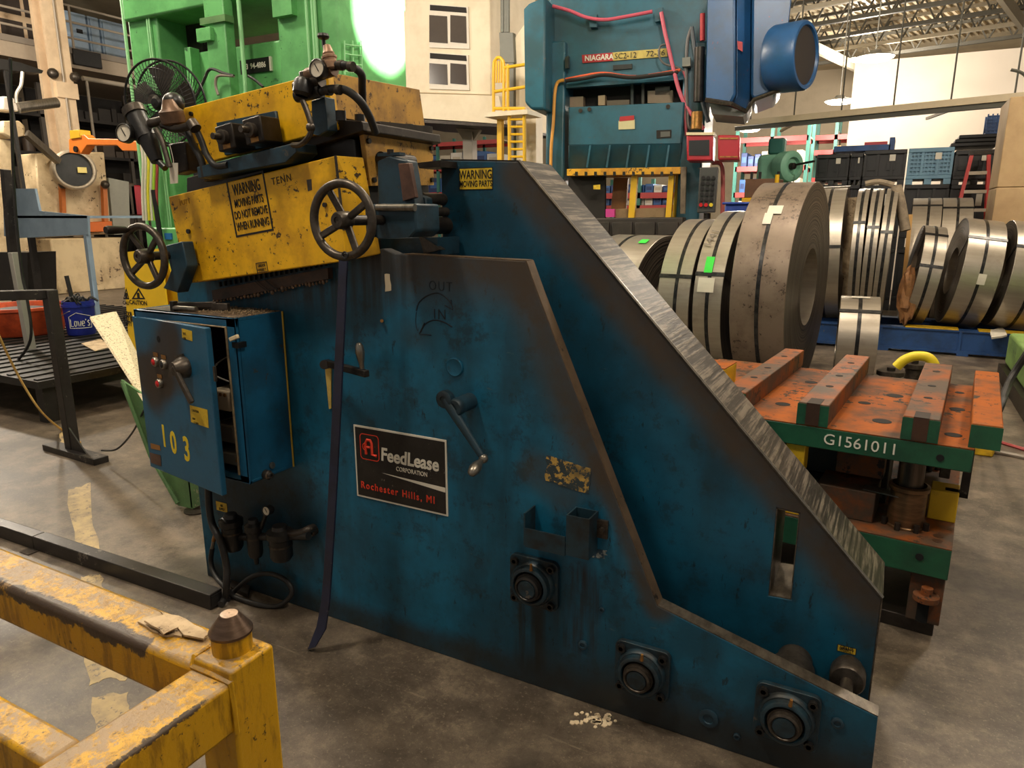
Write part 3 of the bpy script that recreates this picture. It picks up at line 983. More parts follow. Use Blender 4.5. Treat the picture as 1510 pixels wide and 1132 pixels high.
MB().prism(pys([(249, 240), (262, 240), (262, 270), (251, 271)], 1.79), (0, 0.002, 0)).build('paper_tag', plain('paper', (214, 206, 190)), mc)
MB().tube(pys([(250, 212), (255, 232), (256, 242)], 1.79), 0.0012, 4).build('tag_string', WHT, mc)

yr = 1.84
MB().prism(pys([(459, 148), (478, 142), (483, 192), (470, 200), (460, 198)], 1.86), (0, 0.05, 0)).build('valve_post', BLUED, mc, bev=0.003)
rg = MB().lathe([(0.018, 0), (0.027, 0.004), (0.028, 0.022), (0.021, 0.026), (0.021, 0.034), (0.024, 0.036), (0.024, 0.042), (0.018, 0.046), (0.019, 0.052), (0.016, 0.056), (0.011, 0.075), (0.005, 0.078)], PY(489, 104, yr), V((-0.18, 0, 1)), 20).build('regulator', paint('pale_bronze', (168, 132, 104), (104, 78, 60), 0.6, rough=0.45, metal=0.3, scale=18), mc)
MB().cyl(PY(478, 70, yr), PY(477, 58, yr), 0.006, n=8).build('screw_stem', BLACKM, rg)
MB().lathe([(0.006, 0), (0.016, 0.004), (0.019, 0.01), (0.016, 0.018), (0.001, 0.02)], PY(477, 59, yr), (0, 0, 1), 14).build('adjust_knob', BLACKM, rg)
gauge(PY(468, 101, 1.80), V((0.1, -0.99, 0.05)), 0.029, mc)
MB().cyl(PY(455, 112, yr), PY(492, 100, yr), 0.024, n=16).build('manifold', paint('regulator_bronze', (112, 84, 62)), mc)
MB().prism(pys([(439, 105), (460, 99), (466, 122), (443, 128)], 1.82), (0, 0.05, 0)).build('valve_body', STEELD, mc, bev=0.006)
MB().cyl(PY(438, 130, yr), PY(474, 118, yr), 0.022, n=16).build('lower_manifold', STEELD, mc)
MB().lathe([(0.02, 0), (0.03, 0.01), (0.03, 0.045), (0.022, 0.055), (0.001, 0.055)], PY(445, 142, 1.80), V((0.1, 0.2, 1)), 18).build('lubricator', BLACKM, mc)
MB().cyl(PY(438, 142, yr), PY(474, 134, yr), 0.02, n=14).build('cross_pipe', BLACKM, mc)
MB().tube([PY(494, 96, yr), PY(508, 96, yr), PY(522, 100, yr + 0.02), PY(533, 110, 1.88), PY(534, 128, 1.93), PY(535, 150, 1.97)], 0.0125, 10).build('air_hose', RUB, mc)
MB().tube([PY(474, 135, yr), PY(490, 131, yr), PY(510, 133, 1.86), PY(530, 148, 1.88), PY(545, 172, 1.92), PY(554, 196, 1.96)], 0.013, 10).build('air_hose', RUB, mc)
for (px, py) in ((500, 96), (515, 98), (482, 133), (496, 132)):
    p, q = PY(px, py, yr), PY(px + 6, py + 0.5, yr)
    MB().cyl(p, q, 0.0155, n=12).build('hose_clamp', STEELD, mc)
MB().tube(pys([(446, 148), (453, 165), (459, 187), (455, 202), (443, 213), (431, 214)], 1.80), 0.009, 8).build('curved_lever', STEELD, mc)
MB().ball(PY(458, 188, 1.80), 0.015, 12).build('lever_knuckle', STEELD, mc)

# ------------------------------------------------------------------ control cabinet
CX0, CX1, CY0, CZ0, CZ1 = -2.585, -2.025, 1.735, 0.63, 1.25
cb = MB()
w_ = 0.012
cb.box(CX0, CX1, CY0, FY, CZ1 - w_, CZ1)
cb.box(CX0, CX1, CY0, FY, CZ0, CZ0 + w_)
cb.box(CX0, CX0 + w_, CY0, FY, CZ0, CZ1)
cb.box(CX1 - w_, CX1, CY0, FY, CZ0, CZ1)
cb.box(CX0, CX1, FY - 0.01, FY, CZ0, CZ1)
cb.box(CX1 - 0.05, CX1, CY0, CY0 + 0.01, CZ0, CZ1)
cb.box(CX0, CX1, CY0, CY0 + 0.01, CZ1 - 0.035, CZ1)
cb.box(CX0, CX1, CY0, CY0 + 0.01, CZ0, CZ0 + 0.03)
cab = cb.build('control_cabinet', BLUEBOX, mc, 'blue steel control cabinet with its door ajar', bev=0.003, sm=0)
MB().box(CX0 + 0.02, CX1 - 0.06, FY - 0.02, FY - 0.01, CZ0 + 0.03, CZ1 - 0.03).build('inner_panel', plain('maroon_panel', (70, 24, 24)), cab)
for (x, z, sx, sz, m_) in ((-2.2, 0.92, 0.1, 0.08, plain('bakelite', (190, 172, 146))), (-2.2, 0.79, 0.11, 0.07, plain('relay_grey', (110, 104, 96))), (-2.2, 0.69, 0.12, 0.05, plain('relay_pale', (150, 146, 136))), (-2.4, 1.05, 0.1, 0.1, BLACKM)):
    MB().cbox((x, 1.83, z), (sx, 0.1, sz)).build('relay', m_, cab, bev=0.006)
for k in range(4):
    MB().cyl((-2.235 + 0.022 * k, 1.785, 0.945), (-2.235 + 0.022 * k, 1.775, 0.945), 0.007, n=8).build('terminal', BRASS, cab)
MB().tube([(-2.14, 1.80, 1.1), (-2.2, 1.78, 1.06), (-2.22, 1.78, 1.02), (-2.14, 1.78, 1.0)], 0.003, 5).build('wire', plain('grey_wire', (120, 116, 108)), cab)
MB().tube([(-2.12, 1.77, 0.85), (-2.11, 1.765, 0.76), (-2.13, 1.77, 0.69)], 0.003, 5).build('wire', BRASS, cab)
MB().tube([(CX1 - 0.05, CY0 - 0.002, CZ0 + 0.03), (CX1 - 0.05, CY0 - 0.002, CZ1 - 0.035), (CX0 + 0.1, CY0 - 0.002, CZ1 - 0.035)], 0.005, 6, False).build('gasket', paint('old_gasket', (140, 122, 92), (70, 60, 48), 0.6, scale=30), cab)
MB().tube([(CX1 + 0.001, FY - 0.006, CZ0), (CX1 + 0.001, FY - 0.006, CZ1)], 0.004, 6, False).build('sealant_bead', plain('sealant', (186, 152, 40)), cab)
lt = PX(343, 508, CX1 + 0.003)
MB().bar((CX1 - 0.02, CY0 - 0.012, 1.175), (CX1 + 0.02, CY0 - 0.012, 1.19), 0.012, 0.014).build('latch', plain('ivory', (224, 206, 168)), cab, bev=0.002)
MB().box(CX1 - 0.02, CX1 + 0.012, CY0 - 0.008, CY0 + 0.03, 1.145, 1.165).build('latch_plate', BLACKM, cab)
pf = PX(391, 699, CX1)
MB().lathe([(0.018, 0), (0.018, 0.02), (0.013, 0.024), (0.012, 0.034), (0.006, 0.034), (0.005, 0.025), (0.001, 0.025)], pf, (1, 0, 0), 18).build('conduit_plug', STEELD, cab)
pf = PX(401, 686, CX1)
MB().lathe([(0.013, 0), (0.013, 0.004), (0.001, 0.005)], pf, (1, 0, 0.2), 16).build('plug_cap', STEEL, cab)
# swarf on top of the cabinet
sw = MB()
for k in range(420):
    x, y = random.uniform(CX0 + 0.2, CX1 - 0.01), random.uniform(CY0 + 0.03, FY - 0.01)
    if random.random() > (y - CY0) / 0.22 + 0.15:
        continue
    a_ = random.uniform(0, math.pi)
    l_ = random.uniform(0.004, 0.013)
    sw.bar((x, y, CZ1 + 0.002), (x + l_ * math.cos(a_), y + l_ * math.sin(a_), CZ1 + random.uniform(0.003, 0.009)), 0.0022, 0.0012)
sw.build('swarf', paint('swarf', (132, 112, 82), (70, 58, 46), 0.7, rough=0.5, scale=60), cab, kind='stuff')
tgm = MB().prism([V((CX0 + 0.02, CY0 + 0.02, CZ1)), V((CX1 - 0.004, CY0 + 0.006, CZ1)), V((CX1 - 0.004, FY - 0.004, CZ1)), V((CX0 + 0.06, FY - 0.004, CZ1))], (0, 0, 0.0015)).build('top_grime', paint('grime_film', (84, 66, 46), (44, 36, 28), 0.7, (150, 124, 88), 0.3, 18, 0.6, cs=90), cab)
# door
H0, H1 = V((-2.605, 1.738, 0)), V((-2.085, 1.655, 0))
dd = (H1 - H0).normalized()
dn = V((dd.y, -dd.x, 0))
DZ0, DZ1 = 0.60, 1.222
dr = MB()
dp = [H0 + V((0, 0, DZ0)), H1 + V((0, 0, DZ0)), H1 + V((0, 0, DZ1)), H0 + V((0, 0, DZ1))]
dr.prism(dp, -dn * 0.022)
t = NT('door_blue')
k2_ = t.noise(9, 6, 0.7)
cc = t.mix(t.math('MULTIPLY', t.ramp(k2_, 0.45, 0.75), 0.45), s2l((30, 92, 126)), s2l((24, 36, 42)))
for a_, b_, r0, r1, am in (((-2.55, 1.70, 1.0), (-2.42, 1.69, 1.0), 0.05, 0.13, 0.95), ((-2.5, 1.7, 0.93), (-2.34, 1.68, 1.17), 0.04, 0.13, 0.9), ((-2.3, 1.67, 1.14), (-2.3, 1.67, 1.0), 0.02, 0.08, 0.6)):
    s_ = t.math('MULTIPLY', t.seg(V(a_) - ML, V(b_) - ML, r0, r1), t.math('ADD', k2_, 0.55), True)
    cc = t.mix(t.math('MULTIPLY', s_, am), cc, s2l((50, 40, 32)))
door = dr.build('cabinet_door', t.done(cc, 0.42), cab, 'blue steel door stencilled 103', bev=0.004, sm=0)
MB().prism([H0 + dd * 0.015 - dn * 0.023 + V((0, 0, DZ0 + 0.015)), H1 - dd * 0.01 - dn * 0.023 + V((0, 0, DZ0 + 0.015)), H1 - dd * 0.01 - dn * 0.023 + V((0, 0, DZ1 - 0.015)), H0 + dd * 0.015 - dn * 0.023 + V((0, 0, DZ1 - 0.015))], -dn * 0.004).build('door_gasket', STEELD, cab)


def D(px, py, off=0.0):
    return PN(px, py, H0 + dn * off, dn)


RB = plain('button_red', (196, 30, 34), 0.3)
for (px, py, m_) in ((231, 533, RB), (243, 537, BLACKM), (237, 565, RB)):
    c = D(px, py)
    pbn = MB().lathe([(0.019, 0), (0.019, 0.01), (0.016, 0.014), (0.013, 0.014), (0.013, 0.006)], c, dn, 20).build('button_ring', STEEL, cab)
    MB().lathe([(0.013, 0.004), (0.013, 0.014), (0.010, 0.017), (0.001, 0.018)], c, dn, 18).build('push_button', m_, cab)
    MB().prism([c + dn * 0.001 + dd * a_ + V((0, 0, b_)) for a_, b_ in ((-0.017, 0.02), (0.017, 0.02), (0.017, 0.036), (-0.017, 0.036))], dn * 0.001).build('legend_plate', BRASS, cab)
c = D(234, 500)
MB().lathe([(0.013, 0.0006), (0.001, 0.0006)], c, dn, 18).build('open_hole', plain('void', (4, 4, 4), 0.9), cab)
c = D(274, 541)
MB().lathe([(0.04, 0), (0.04, 0.012), (0.034, 0.03), (0.026, 0.045), (0.024, 0.05), (0.001, 0.052)], c, dn, 26).build('switch_boss', STEELD, cab)
MB().bar(c + dn * 0.045 + V((0, 0, 0.01)), D(283, 594, 0.035), 0.022, 0.016, dn).build('switch_lever', STEELD, cab, bev=0.004)
MB().bar(c + dn * 0.006 + V((0, 0, 0.03)) - dd * 0.06, c + dn * 0.006 + V((0, 0, 0.045)), 0.012, 0.008, dn).build('switch_latch', STEELD, cab)


def door_sticker(pxs, lines, m_=YELP, name='door_sticker'):
    q = [D(a_, b_, 0.0008) for a_, b_ in pxs]
    s_ = MB().prism(q, dn * 0.0008).build(name, m_, cab)
    for tx_, px, py, sz in lines:
        lettering(tx_, sz, BLK, cab, D(px, py, 0.0018), dd, (0, 0, 1), sx=0.8)


door_sticker([(268, 484), (283, 488), (284, 503), (269, 498)], [('ELEC', 270, 493, 0.012), ('CTRL', 270, 500, 0.012)])
door_sticker([(280, 597), (306, 604), (308, 631), (282, 622)], [('CAUTION', 283, 606, 0.013), ('KEEP', 284, 618, 0.011), ('CLOSED', 286, 624, 0.011)])
door_sticker([(222, 653), (236, 657), (237, 664), (223, 661)], [], BRASS, 'name_plate')
door_sticker([(221, 667), (237, 671), (238, 687), (223, 682)], [], paint('brown_plate', (104, 74, 60)), 'name_plate')
YST = plain('stencil_yellow', (236, 206, 40), 0.6)
zz = (0, 0, 1)
for ch, px, py, sz in (('1', 239, 656, 0.125), ('0', 253, 666, 0.125), ('3', 272, 677, 0.135)):
    lettering(ch, sz, YST, cab, D(px, py, 0.0006), dd, zz, name='stencil_digit', bold=0.003, sx=0.72)
MB().bar(D(316, 540, 0.002), D(318, 562, 0.002), 0.01, 0.008, dn).build('hasp', STEELD, cab)
# tools on the cabinet
tl = thing('clamp_tool', 'small steel clamp tool lying on top of the blue control cabinet', 'tool', (-2.35, 1.80, CZ1))
MB().bar((-2.44, 1.80, CZ1 + 0.016), (-2.2, 1.86, CZ1 + 0.016), 0.02, 0.028).build('jaw_bar', STEELD, tl, bev=0.002)
MB().bar((-2.40, 1.765, CZ1 + 0.02), (-2.25, 1.85, CZ1 + 0.024), 0.016, 0.022).build('cross_bar', DARK, tl, bev=0.002)
MB().cyl((-2.38, 1.762, CZ1 + 0.014), (-2.27, 1.772, CZ1 + 0.014), 0.009, n=12).build('screw', STEEL, tl)
MB().cbox((-2.385, 1.765, CZ1 + 0.019), (0.02, 0.02, 0.038)).build('end_block', DARK, tl)

# ------------------------------------------------------------------ air preparation unit low on the plate
yl = 1.885
fr_ = MB().cyl(PY(322, 792, yl), PY(455, 790, yl), 0.016, n=14).build('air_manifold', BLACKM, mc)
for (px, py, r, h, tip) in ((341, 772, 0.042, 0.115, 0.0), (374, 780, 0.031, 0.12, 0.03), (413, 790, 0.046, 0.1, 0.0)):
    c = PY(px, py, yl - 0.01)
    MB().lathe([(0.001, 0.045), (r * 0.6, 0.045), (r * 0.7, 0.03), (r * 1.15, 0.02), (r * 1.15, -0.005), (r, -0.01)], c, (0, 0, 1), 22).build('unit_head', BLACKM, mc)
    MB().lathe([(r, -0.01), (r * 0.96, -0.03), (r * 0.98, -h + 0.015), (r * 0.8, -h), (0.012, -h - 0.004), (0.009, -h - 0.004 - tip), (0.001, -h - 0.005 - tip)], c, (0, 0, 1), 22).build('unit_bowl', BLACKM, mc)
    MB().lathe([(r * 1.01, -0.032), (r * 1.01, -0.04)], c, (0, 0, 1), 22).build('bowl_band', STEELD, mc)
MB().lathe([(0.018, -0.062), (0.019, -0.072), (0.018, -0.08)], PY(373, 780, yl - 0.01), (0, 0, 1), 18).build('brass_band', BRASS, mc)
gauge(PY(393, 753, 1.86), V((0.1, -1, 0.1)), 0.02, mc)
MB().cyl(PY(393, 756, 1.88), PY(385, 778, yl), 0.009, n=8).build('gauge_stem', BLACKM, mc)
MB().tube([PY(420, 787, yl), PY(442, 786, yl), PY(456, 780, yl + 0.02), PY(463, 778, FY)], 0.016, 10).build('pipe', DARK, mc)
MB().lathe([(0.024, 0), (0.024, 0.02), (0.016, 0.024)], PY(463, 780, FY), (0, -1, 0), 16).build('pipe_flange', DARK, mc)
MB().cyl(PY(320, 779, yl), PY(315, 797, yl), 0.009, n=12).build('brass_coupling', BRASS, mc)
MB().cyl(PY(315, 797, yl), PY(313, 808, yl), 0.008, n=12).build('coupling_nut', STEEL, mc)
q_ = PY(327, 747, FY - 0.001)
sticker('air_sticker', q_.x - 0.035, q_.x + 0.035, q_.z - 0.022, q_.z + 0.022, FY, [('AIR', 0.5, 0.017), ('SUPPLY', 0.1, 0.017)], mc, 0.001)
e1 = PZ(333, 868, 0.02)
MB().tube([PY(313, 808, yl), PY(311, 828, yl), PY(317, 848, yl - 0.02), PY(330, 864, yl - 0.05), PZ(347, 880, 0.013), PZ(380, 891, 0.013), PZ(410, 893, 0.013), PY(430, 876, 1.93), PY(424, 858, 1.935), PY(400, 846, 1.93), PY(372, 850, 1.91), PZ(345, 872, 0.02), PZ(336, 884, 0.014)], 0.0105, 10).build('air_hose', RUB, mc)
MB().tube([(-2.42, 1.87, CZ0 + 0.01), PY(310, 760, 1.86), PY(326, 800, 1.82), PY(334, 835, 1.82), PY(334, 860, 1.81), PZ(332, 880, 0.03), PZ(326, 891, 0.018)], 0.0145, 10).build('power_cable', RUB, mc)
MB().prism([PZ(345, 848, 0.0), PZ(372, 858, 0.0), PZ(366, 882, 0), PZ(340, 870, 0)], (0, 0, 0.02)).build('foot_pad', DARK, mc)

# ------------------------------------------------------------------ dark navy flat bar leaning against the machine
NAVY = paint('navy_bar', (34, 38, 62), (24, 24, 34), 0.5, (84, 84, 90), 0.1, 10, 0.45)
pathc = [PY(507, 372, 1.80), PY(503, 470, 1.795), PY(497, 600, 1.79), PY(490, 740, 1.785), PY(484, 840, 1.78), PY(480, 890, 1.775), PY(474, 925, 1.765), PZ(460, 955, 0.017)]
mb = MB()
wd = [0.017, 0.017, 0.018, 0.018, 0.018, 0.019, 0.022, 0.02]
vs, fs = [], []
for i, p in enumerate(pathc):
    for sx, sy in ((-1, -1), (1, -1), (1, 1), (-1, 1)):
        vs.append(p + V((sx * wd[i], sy * 0.004, 0.012 * sx if i == 7 else 0)))
for i in range(len(pathc) - 1):
    for k in range(4):
        fs.append((i * 4 + k, i * 4 + (k + 1) % 4, i * 4 + 4 + (k + 1) % 4, i * 4 + 4 + k))
fs += [(3, 2, 1, 0), tuple(range(28, 32))]
nav = mb.add(vs, fs).build('flat_bar', NAVY, None, bev=0.001, sm=30)
tag(nav, 'long dark navy flat bar leaning under the upper handwheel, foot on the floor', 'bar')

# ------------------------------------------------------------------ yellow stacking frame in the foreground
t = NT('rail_yellow')
n1 = t.noise(13, 8, 0.75)
n2 = t.noise(60, 6, 0.75)
n3 = t.noise(20, 5, 0.7, stretch=(1.6, 1.6, 0.3))
geo = t.n('ShaderNodeNewGeometry')
sx_ = t.n('ShaderNodeSeparateXYZ')
t.l(geo.outputs['Normal'], sx_.inputs[0])
top = t.ramp(sx_.outputs['Z'], 0.3, 0.9)
cc = t.mix(t.math('MULTIPLY', t.ramp(n3, 0.46, 0.62), 0.75), s2l((202, 152, 12)), s2l((134, 96, 12)))
wear = t.ramp(t.math('ADD', t.math('MULTIPLY', n1, 0.7), t.math('MULTIPLY', n2, 0.5)), 0.57, 0.63)
cc = t.mix(t.math('MULTIPLY', t.math('SUBTRACT', 1.0, wear), t.math('MULTIPLY', top, 0.92)), cc, s2l((146, 122, 92)))
dk = t.ramp(n2, 0.52, 0.62)
cc = t.mix(t.math('MULTIPLY', dk, t.math('MULTIPLY', top, 0.5)), cc, s2l((92, 70, 48)))
cc = t.mix(t.ramp(t.math('ADD', n2, t.math('MULTIPLY', n1, 0.5)), 0.88, 0.92), cc, s2l((56, 40, 22)))
nz = t.math('ADD', t.math('MULTIPLY', n1, 2.2), t.math('MULTIPLY', n2, 1.2))
ed = t.math('ADD', t.seg((-2.2, -0.05, 0.795), (-0.2, -0.05, 0.795), 0.004, 0.05), t.math('SUBTRACT', nz, 1.7))
cc = t.mix(t.ramp(ed, 0.62, 0.78), cc, s2l((66, 52, 42)))
ed2 = t.math('ADD', t.seg((0.05, -1.2, 0.80), (0.05, -0.1, 0.80), 0.002, 0.022), t.math('SUBTRACT', nz, 1.75))
cc = t.mix(t.ramp(ed2, 0.8, 0.9), cc, s2l((60, 44, 26)))
t.bump(t.math('ADD', n1, n2), 0.35, 0.006)
RAILY = t.done(cc, t.math('ADD', t.math('MULTIPLY', n2, 0.3), 0.22), 0.0, 0.5)
BAREDGE = paint('rubbed_edge', (96, 78, 62), (150, 126, 92), 0.6, (40, 30, 24), 0.4, 14, 0.32, 0.5, cs=40)
RZ = 0.80
fr = thing('stacking_frame', 'worn yellow steel stacking frame with a steel cone on its corner post', 'frame', (-1.0, 0.785, 0))
MB().box(-1.05, -0.95, 0.735, 0.835, 0.0, RZ + 0.02).build('post', RAILY, fr, bev=0.006)
MB().box(-3.2, -1.05, 0.735, 0.84, RZ - 0.1, RZ).build('rail', RAILY, fr, bev=0.012)
MB().box(-1.05, -0.95, -0.6, 0.735, RZ - 0.1, RZ).build('rail', RAILY, fr, bev=0.008)
MB().box(-3.2, -1.05, 0.47, 0.53, RZ - 0.085, RZ - 0.002).build('rail', RAILY, fr, bev=0.008)
MB().box(-3.3, -3.2, 0.735, 0.84, 0, RZ).build('post', RAILY, fr)
MB().box(-3.3, -3.2, -0.6, 0.735, RZ - 0.1, RZ).build('rail', RAILY, fr)
MB().box(-1.05, -0.95, -0.7, -0.6, 0, RZ).build('post', RAILY, fr)
MB().box(-3.3, -3.2, -0.7, -0.6, 0, RZ).build('post', RAILY, fr)
cx, cy = -1.008, 0.79
MB().lathe([(0.036, 0.0), (0.036, 0.034), (0.034, 0.036)], (cx, cy, RZ + 0.018), (0, 0, 1), 28).build('cone_collar', RAILY, fr)
MB().lathe([(0.034, 0.034), (0.0388, 0.036), (0.0392, 0.041), (0.0165, 0.073), (0.0155, 0.0735)], (cx, cy, RZ + 0.018), (0, 0, 1), 48).build('locating_cone', brushed('cone_steel', (112, 92, 78), (6, 6, 50), 0.34, 0.75, 0.5, 4, (64, 46, 36)), fr, sm=25)
MB().lathe([(0.0155, 0.0734), (0.013, 0.0742), (0.001, 0.0742)], (cx, cy, RZ + 0.018), (0, 0, 1), 24).build('cone_tip', paint('tip_bright', (206, 176, 150), (130, 104, 84), 0.5, scale=60, rough=0.4), fr)
MB().tube([(-1.05, 0.735, RZ + 0.002), (-1.05, 0.74, RZ + 0.018), (-1.05, 0.83, RZ + 0.02)], 0.006, 6, False).build('weld_bead', RAILY, fr)
MB().tube([(-1.05, 0.734, RZ + 0.002), (-1.0, 0.734, RZ + 0.003), (-0.952, 0.734, RZ), (-0.949, 0.734, RZ - 0.05), (-0.949, 0.734, RZ - 0.1)], 0.006, 6, False).build('weld_bead', RAILY, fr)
# torn card lying on the rail
CARD = paint('torn_card', (196, 172, 138), (120, 98, 72), 0.6, (86, 66, 46), 0.25, 16, 0.8, cs=50)
cd = thing('torn_cardboard', 'torn tan cardboard scraps lying on the long yellow rail', 'cardboard', PZ(250, 925, RZ))
MB().prism([PZ(x, y, RZ + 0.001) for x, y in ragged([(203, 918), (232, 904), (275, 922), (268, 940), (238, 938)], 2, 3)], (0, 0, 0.004)).build('scrap', CARD, cd, sm=0)
MB().prism([PZ(x, y, RZ + 0.006) for x, y in ragged([(236, 903), (275, 915), (308, 936), (300, 944), (272, 938)], 2, 3)], (0, 0, 0.004)).build('scrap', CARD, cd, sm=0)
MB().prism([PZ(x, y, RZ + 0.011) for x, y in ragged([(212, 916), (240, 908), (262, 926), (240, 936)], 2, 3)], (0.004, 0, 0.004)).build('scrap', CARD, cd, sm=0)

# ------------------------------------------------------------------ black steel tube on the floor
BLKST = paint('black_tube', (52, 48, 45), (28, 25, 24), 0.6, (110, 104, 96), 0.18, 7, 0.38, 0.4)
a, b = V((-5.6, 1.72, 0.035)), V((-2.36, 1.795, 0.035))
tb = thing('floor_tube', 'long black steel box tube lying on the floor before the blue machine', 'tube', (-3.5, 1.76, 0))
mid = PZ(160, 846, 0.035)
m0 = a + (b - a) * 0.62
MB().bar(a, m0, 0.062, 0.07).build('tube', BLKST, tb, bev=0.004)
MB().bar(m0 + V((0.002, 0.002, 0)), b, 0.066, 0.07).build('tube', BLKST, tb, bev=0.004)
MB().bar(b - V((0.006, 0, 0)), b + V((0.004, 0, 0)), 0.05, 0.05).build('end_cap', RUB, tb)
MB().prism([m0 + V((-0.03, -0.08, -0.034)), m0 + V((0.04, -0.08, -0.034)), m0 + V((0.04, -0.03, -0.034)), m0 + V((-0.03, -0.03, -0.034))], (0, 0, 0.004)).build('tab', STEELD, tb)

# ------------------------------------------------------------------ black stand with a foot, at the left
sb = V((-4.87, 2.70, 0))
st = thing('steel_stand', 'black square tube stand with flat foot before the dark platform', 'stand', sb)
MB().box(-4.905, -4.835, 2.665, 2.735, 0.03, 1.13).build('leg', BLKST, st, bev=0.004)
MB().bar((-5.13, 2.69, 0.022), (-4.50, 2.665, 0.022), 0.1, 0.044).build('foot', BLKST, st, bev=0.004)
MB().bar((-4.87, 2.735, 1.10), (-5.35, 1.2, 1.16), 0.07, 0.06).build('top_bar', BLKST, st, bev=0.004)
MB().bar((-5.35, 1.22, 0), (-5.35, 1.22, 1.15), 0.07, 0.07).build('leg', BLKST, st, bev=0.004)
MB().prism([V((-4.835, 2.67, 0.04)), V((-4.66, 2.665, 0.04)), V((-4.835, 2.67, 0.2))], (0, 0.01, 0)).build('gusset', BLKST, st)
tg = MB().tube([PY(150, 664, 2.68), PY(172, 662, 2.6), PY(195, 638, 2.5), PY(212, 605, 2.4)], 0.006, 6).build('cable', RUB)
tag(tg, 'thin black cable sagging from the black stand to the green chute', 'cable')
tc = MB().tube([PY(-12, 470, 2.4), PY(10, 520, 2.5), PY(35, 568, 2.6), PY(62, 608, 2.7), PZ(92, 634, 0.01), PZ(118, 652, 0.01)], 0.008, 6).build('hose', plain('tan_hose', (204, 164, 92)))
tag(tc, 'thin tan hose falling from the black stand onto the floor', 'hose')

# ------------------------------------------------------------------ dark raised platform with bucket and tub
PTZ = 0.35
DKGR = paint('grating', (40, 38, 36), (22, 20, 19), 0.6, (80, 74, 66), 0.12, 10, 0.45, 0.4)
pf = thing('platform', 'low dark checker plate platform carrying the blue bucket', 'platform', (-7.5, 4.5, 0))
MB().box(-10.5, -5.75, 3.0, 4.3, PTZ - 0.06, PTZ).build('deck', DKGR, pf)
MB().box(-10.5, -6.75, 4.3, 6.3, PTZ - 0.06, PTZ).build('deck', DKGR, pf)
for k in range(25):
    x = -10.4 + k * 0.19
    MB().box(x, x + 0.05, 3.02, 6.28 if x < -6.85 else 4.28, PTZ, PTZ + 0.012).build('tread_bar', DKGR, pf)
for x in (-10.3, -8.2, -5.85):
    for y in (3.1, 6.2 if x < -6 else 4.2):
        MB().box(x - 0.05, x + 0.05, y - 0.05, y + 0.05, 0, PTZ - 0.06).build('leg', DKGR, pf)
BZ = PTZ + 0.012
bc = PZ(121, 492, BZ)
bc = V((bc.x, bc.y, BZ))
BUCK = plain('bucket_blue', (30, 44, 140), 0.4)
bu = thing('bucket', 'blue plastic bucket with white lettering filled with black scrap', 'bucket', bc)
MB().lathe([(0.001, 0.0), (0.13, 0.0), (0.135, 0.01), (0.15, 0.3), (0.16, 0.3), (0.16, 0.325), (0.152, 0.325), (0.152, 0.36), (0.146, 0.36), (0.128, 0.02), (0.001, 0.02)], bc, (0, 0, 1), 32).build('pail', BUCK, bu)
MB().tube([bc + V((0.15 * math.cos(R(a_)) * 0.9 - 0.05, 0.15 * math.sin(R(a_)) - 0.05, 0.18 + 0.1 * abs(math.cos(R(a_))))) for a_ in range(180, 361, 20)], 0.004, 6).build('handle', STEEL, bu)
sc2 = MB()
for k in range(26):
    a_, r_ = random.uniform(0, 6.28), random.uniform(0.02, 0.13)
    p = bc + V((r_ * math.cos(a_), r_ * math.sin(a_), 0.33))
    sc2.tube([p, p + V((random.uniform(-0.06, 0.06), random.uniform(-0.06, 0.06), random.uniform(0.04, 0.1))), p + V((random.uniform(-0.1, 0.1), random.uniform(-0.1, 0.1), 0.01))], 0.009, 5)
sc2.build('scrap_coils', RUB, bu, 'tangle of black rubber scrap', kind='stuff')
MB().cyl(bc + V((-0.06, 0, 0.2)), bc + V((-0.1, -0.02, 0.62)), 0.022, n=12).build('black_rod', RUB, bu)
n_ = V((-bc.x, -bc.y, 0)).normalized()
rx_ = V((-n_.y, n_.x, 0))
# white house outline and lettering bent round the pail
def on_pail(u, w, off=0.0015):
    r_ = 0.135 + 0.015 * (w / 0.3) + off
    a0 = math.atan2(n_.y, n_.x)
    a_ = a0 + u / r_
    return bc + V((r_ * math.cos(a_), r_ * math.sin(a_), w))


def pail_line(pts):
    q = []
    for i in range(len(pts) - 1):
        for k in range(5):
            f_ = k / 5
            q.append(on_pail(pts[i][0] + (pts[i + 1][0] - pts[i][0]) * f_, pts[i][1] + (pts[i + 1][1] - pts[i][1]) * f_))
    q.append(on_pail(*pts[-1]))
    MB().tube(q, 0.003, 5, False).build('emblem_line', WHT, bu)


pail_line([(-0.11, 0.08), (-0.11, 0.2), (-0.03, 0.245), (0.11, 0.2), (0.11, 0.08), (-0.11, 0.08)])
strokes = {'L': [[(0, 1), (0, 0), (0.7, 0)]], 'o': [[(0.1, 0.1), (0.05, 0.4), (0.2, 0.75), (0.55, 0.75), (0.7, 0.4), (0.6, 0.1), (0.3, 0), (0.1, 0.1)]],
           'w': [[(0, 0.75), (0.2, 0), (0.4, 0.6), (0.6, 0), (0.8, 0.75)]], 'e': [[(0.05, 0.4), (0.7, 0.4), (0.6, 0.7), (0.3, 0.78), (0.05, 0.5), (0.1, 0.1), (0.35, 0), (0.65, 0.1)]],
           "'": [[(0.1, 1), (0.05, 0.8)]], 's': [[(0.6, 0.7), (0.3, 0.78), (0.1, 0.6), (0.55, 0.3), (0.5, 0.05), (0.25, 0), (0.05, 0.1)]]}
u_ = -0.095
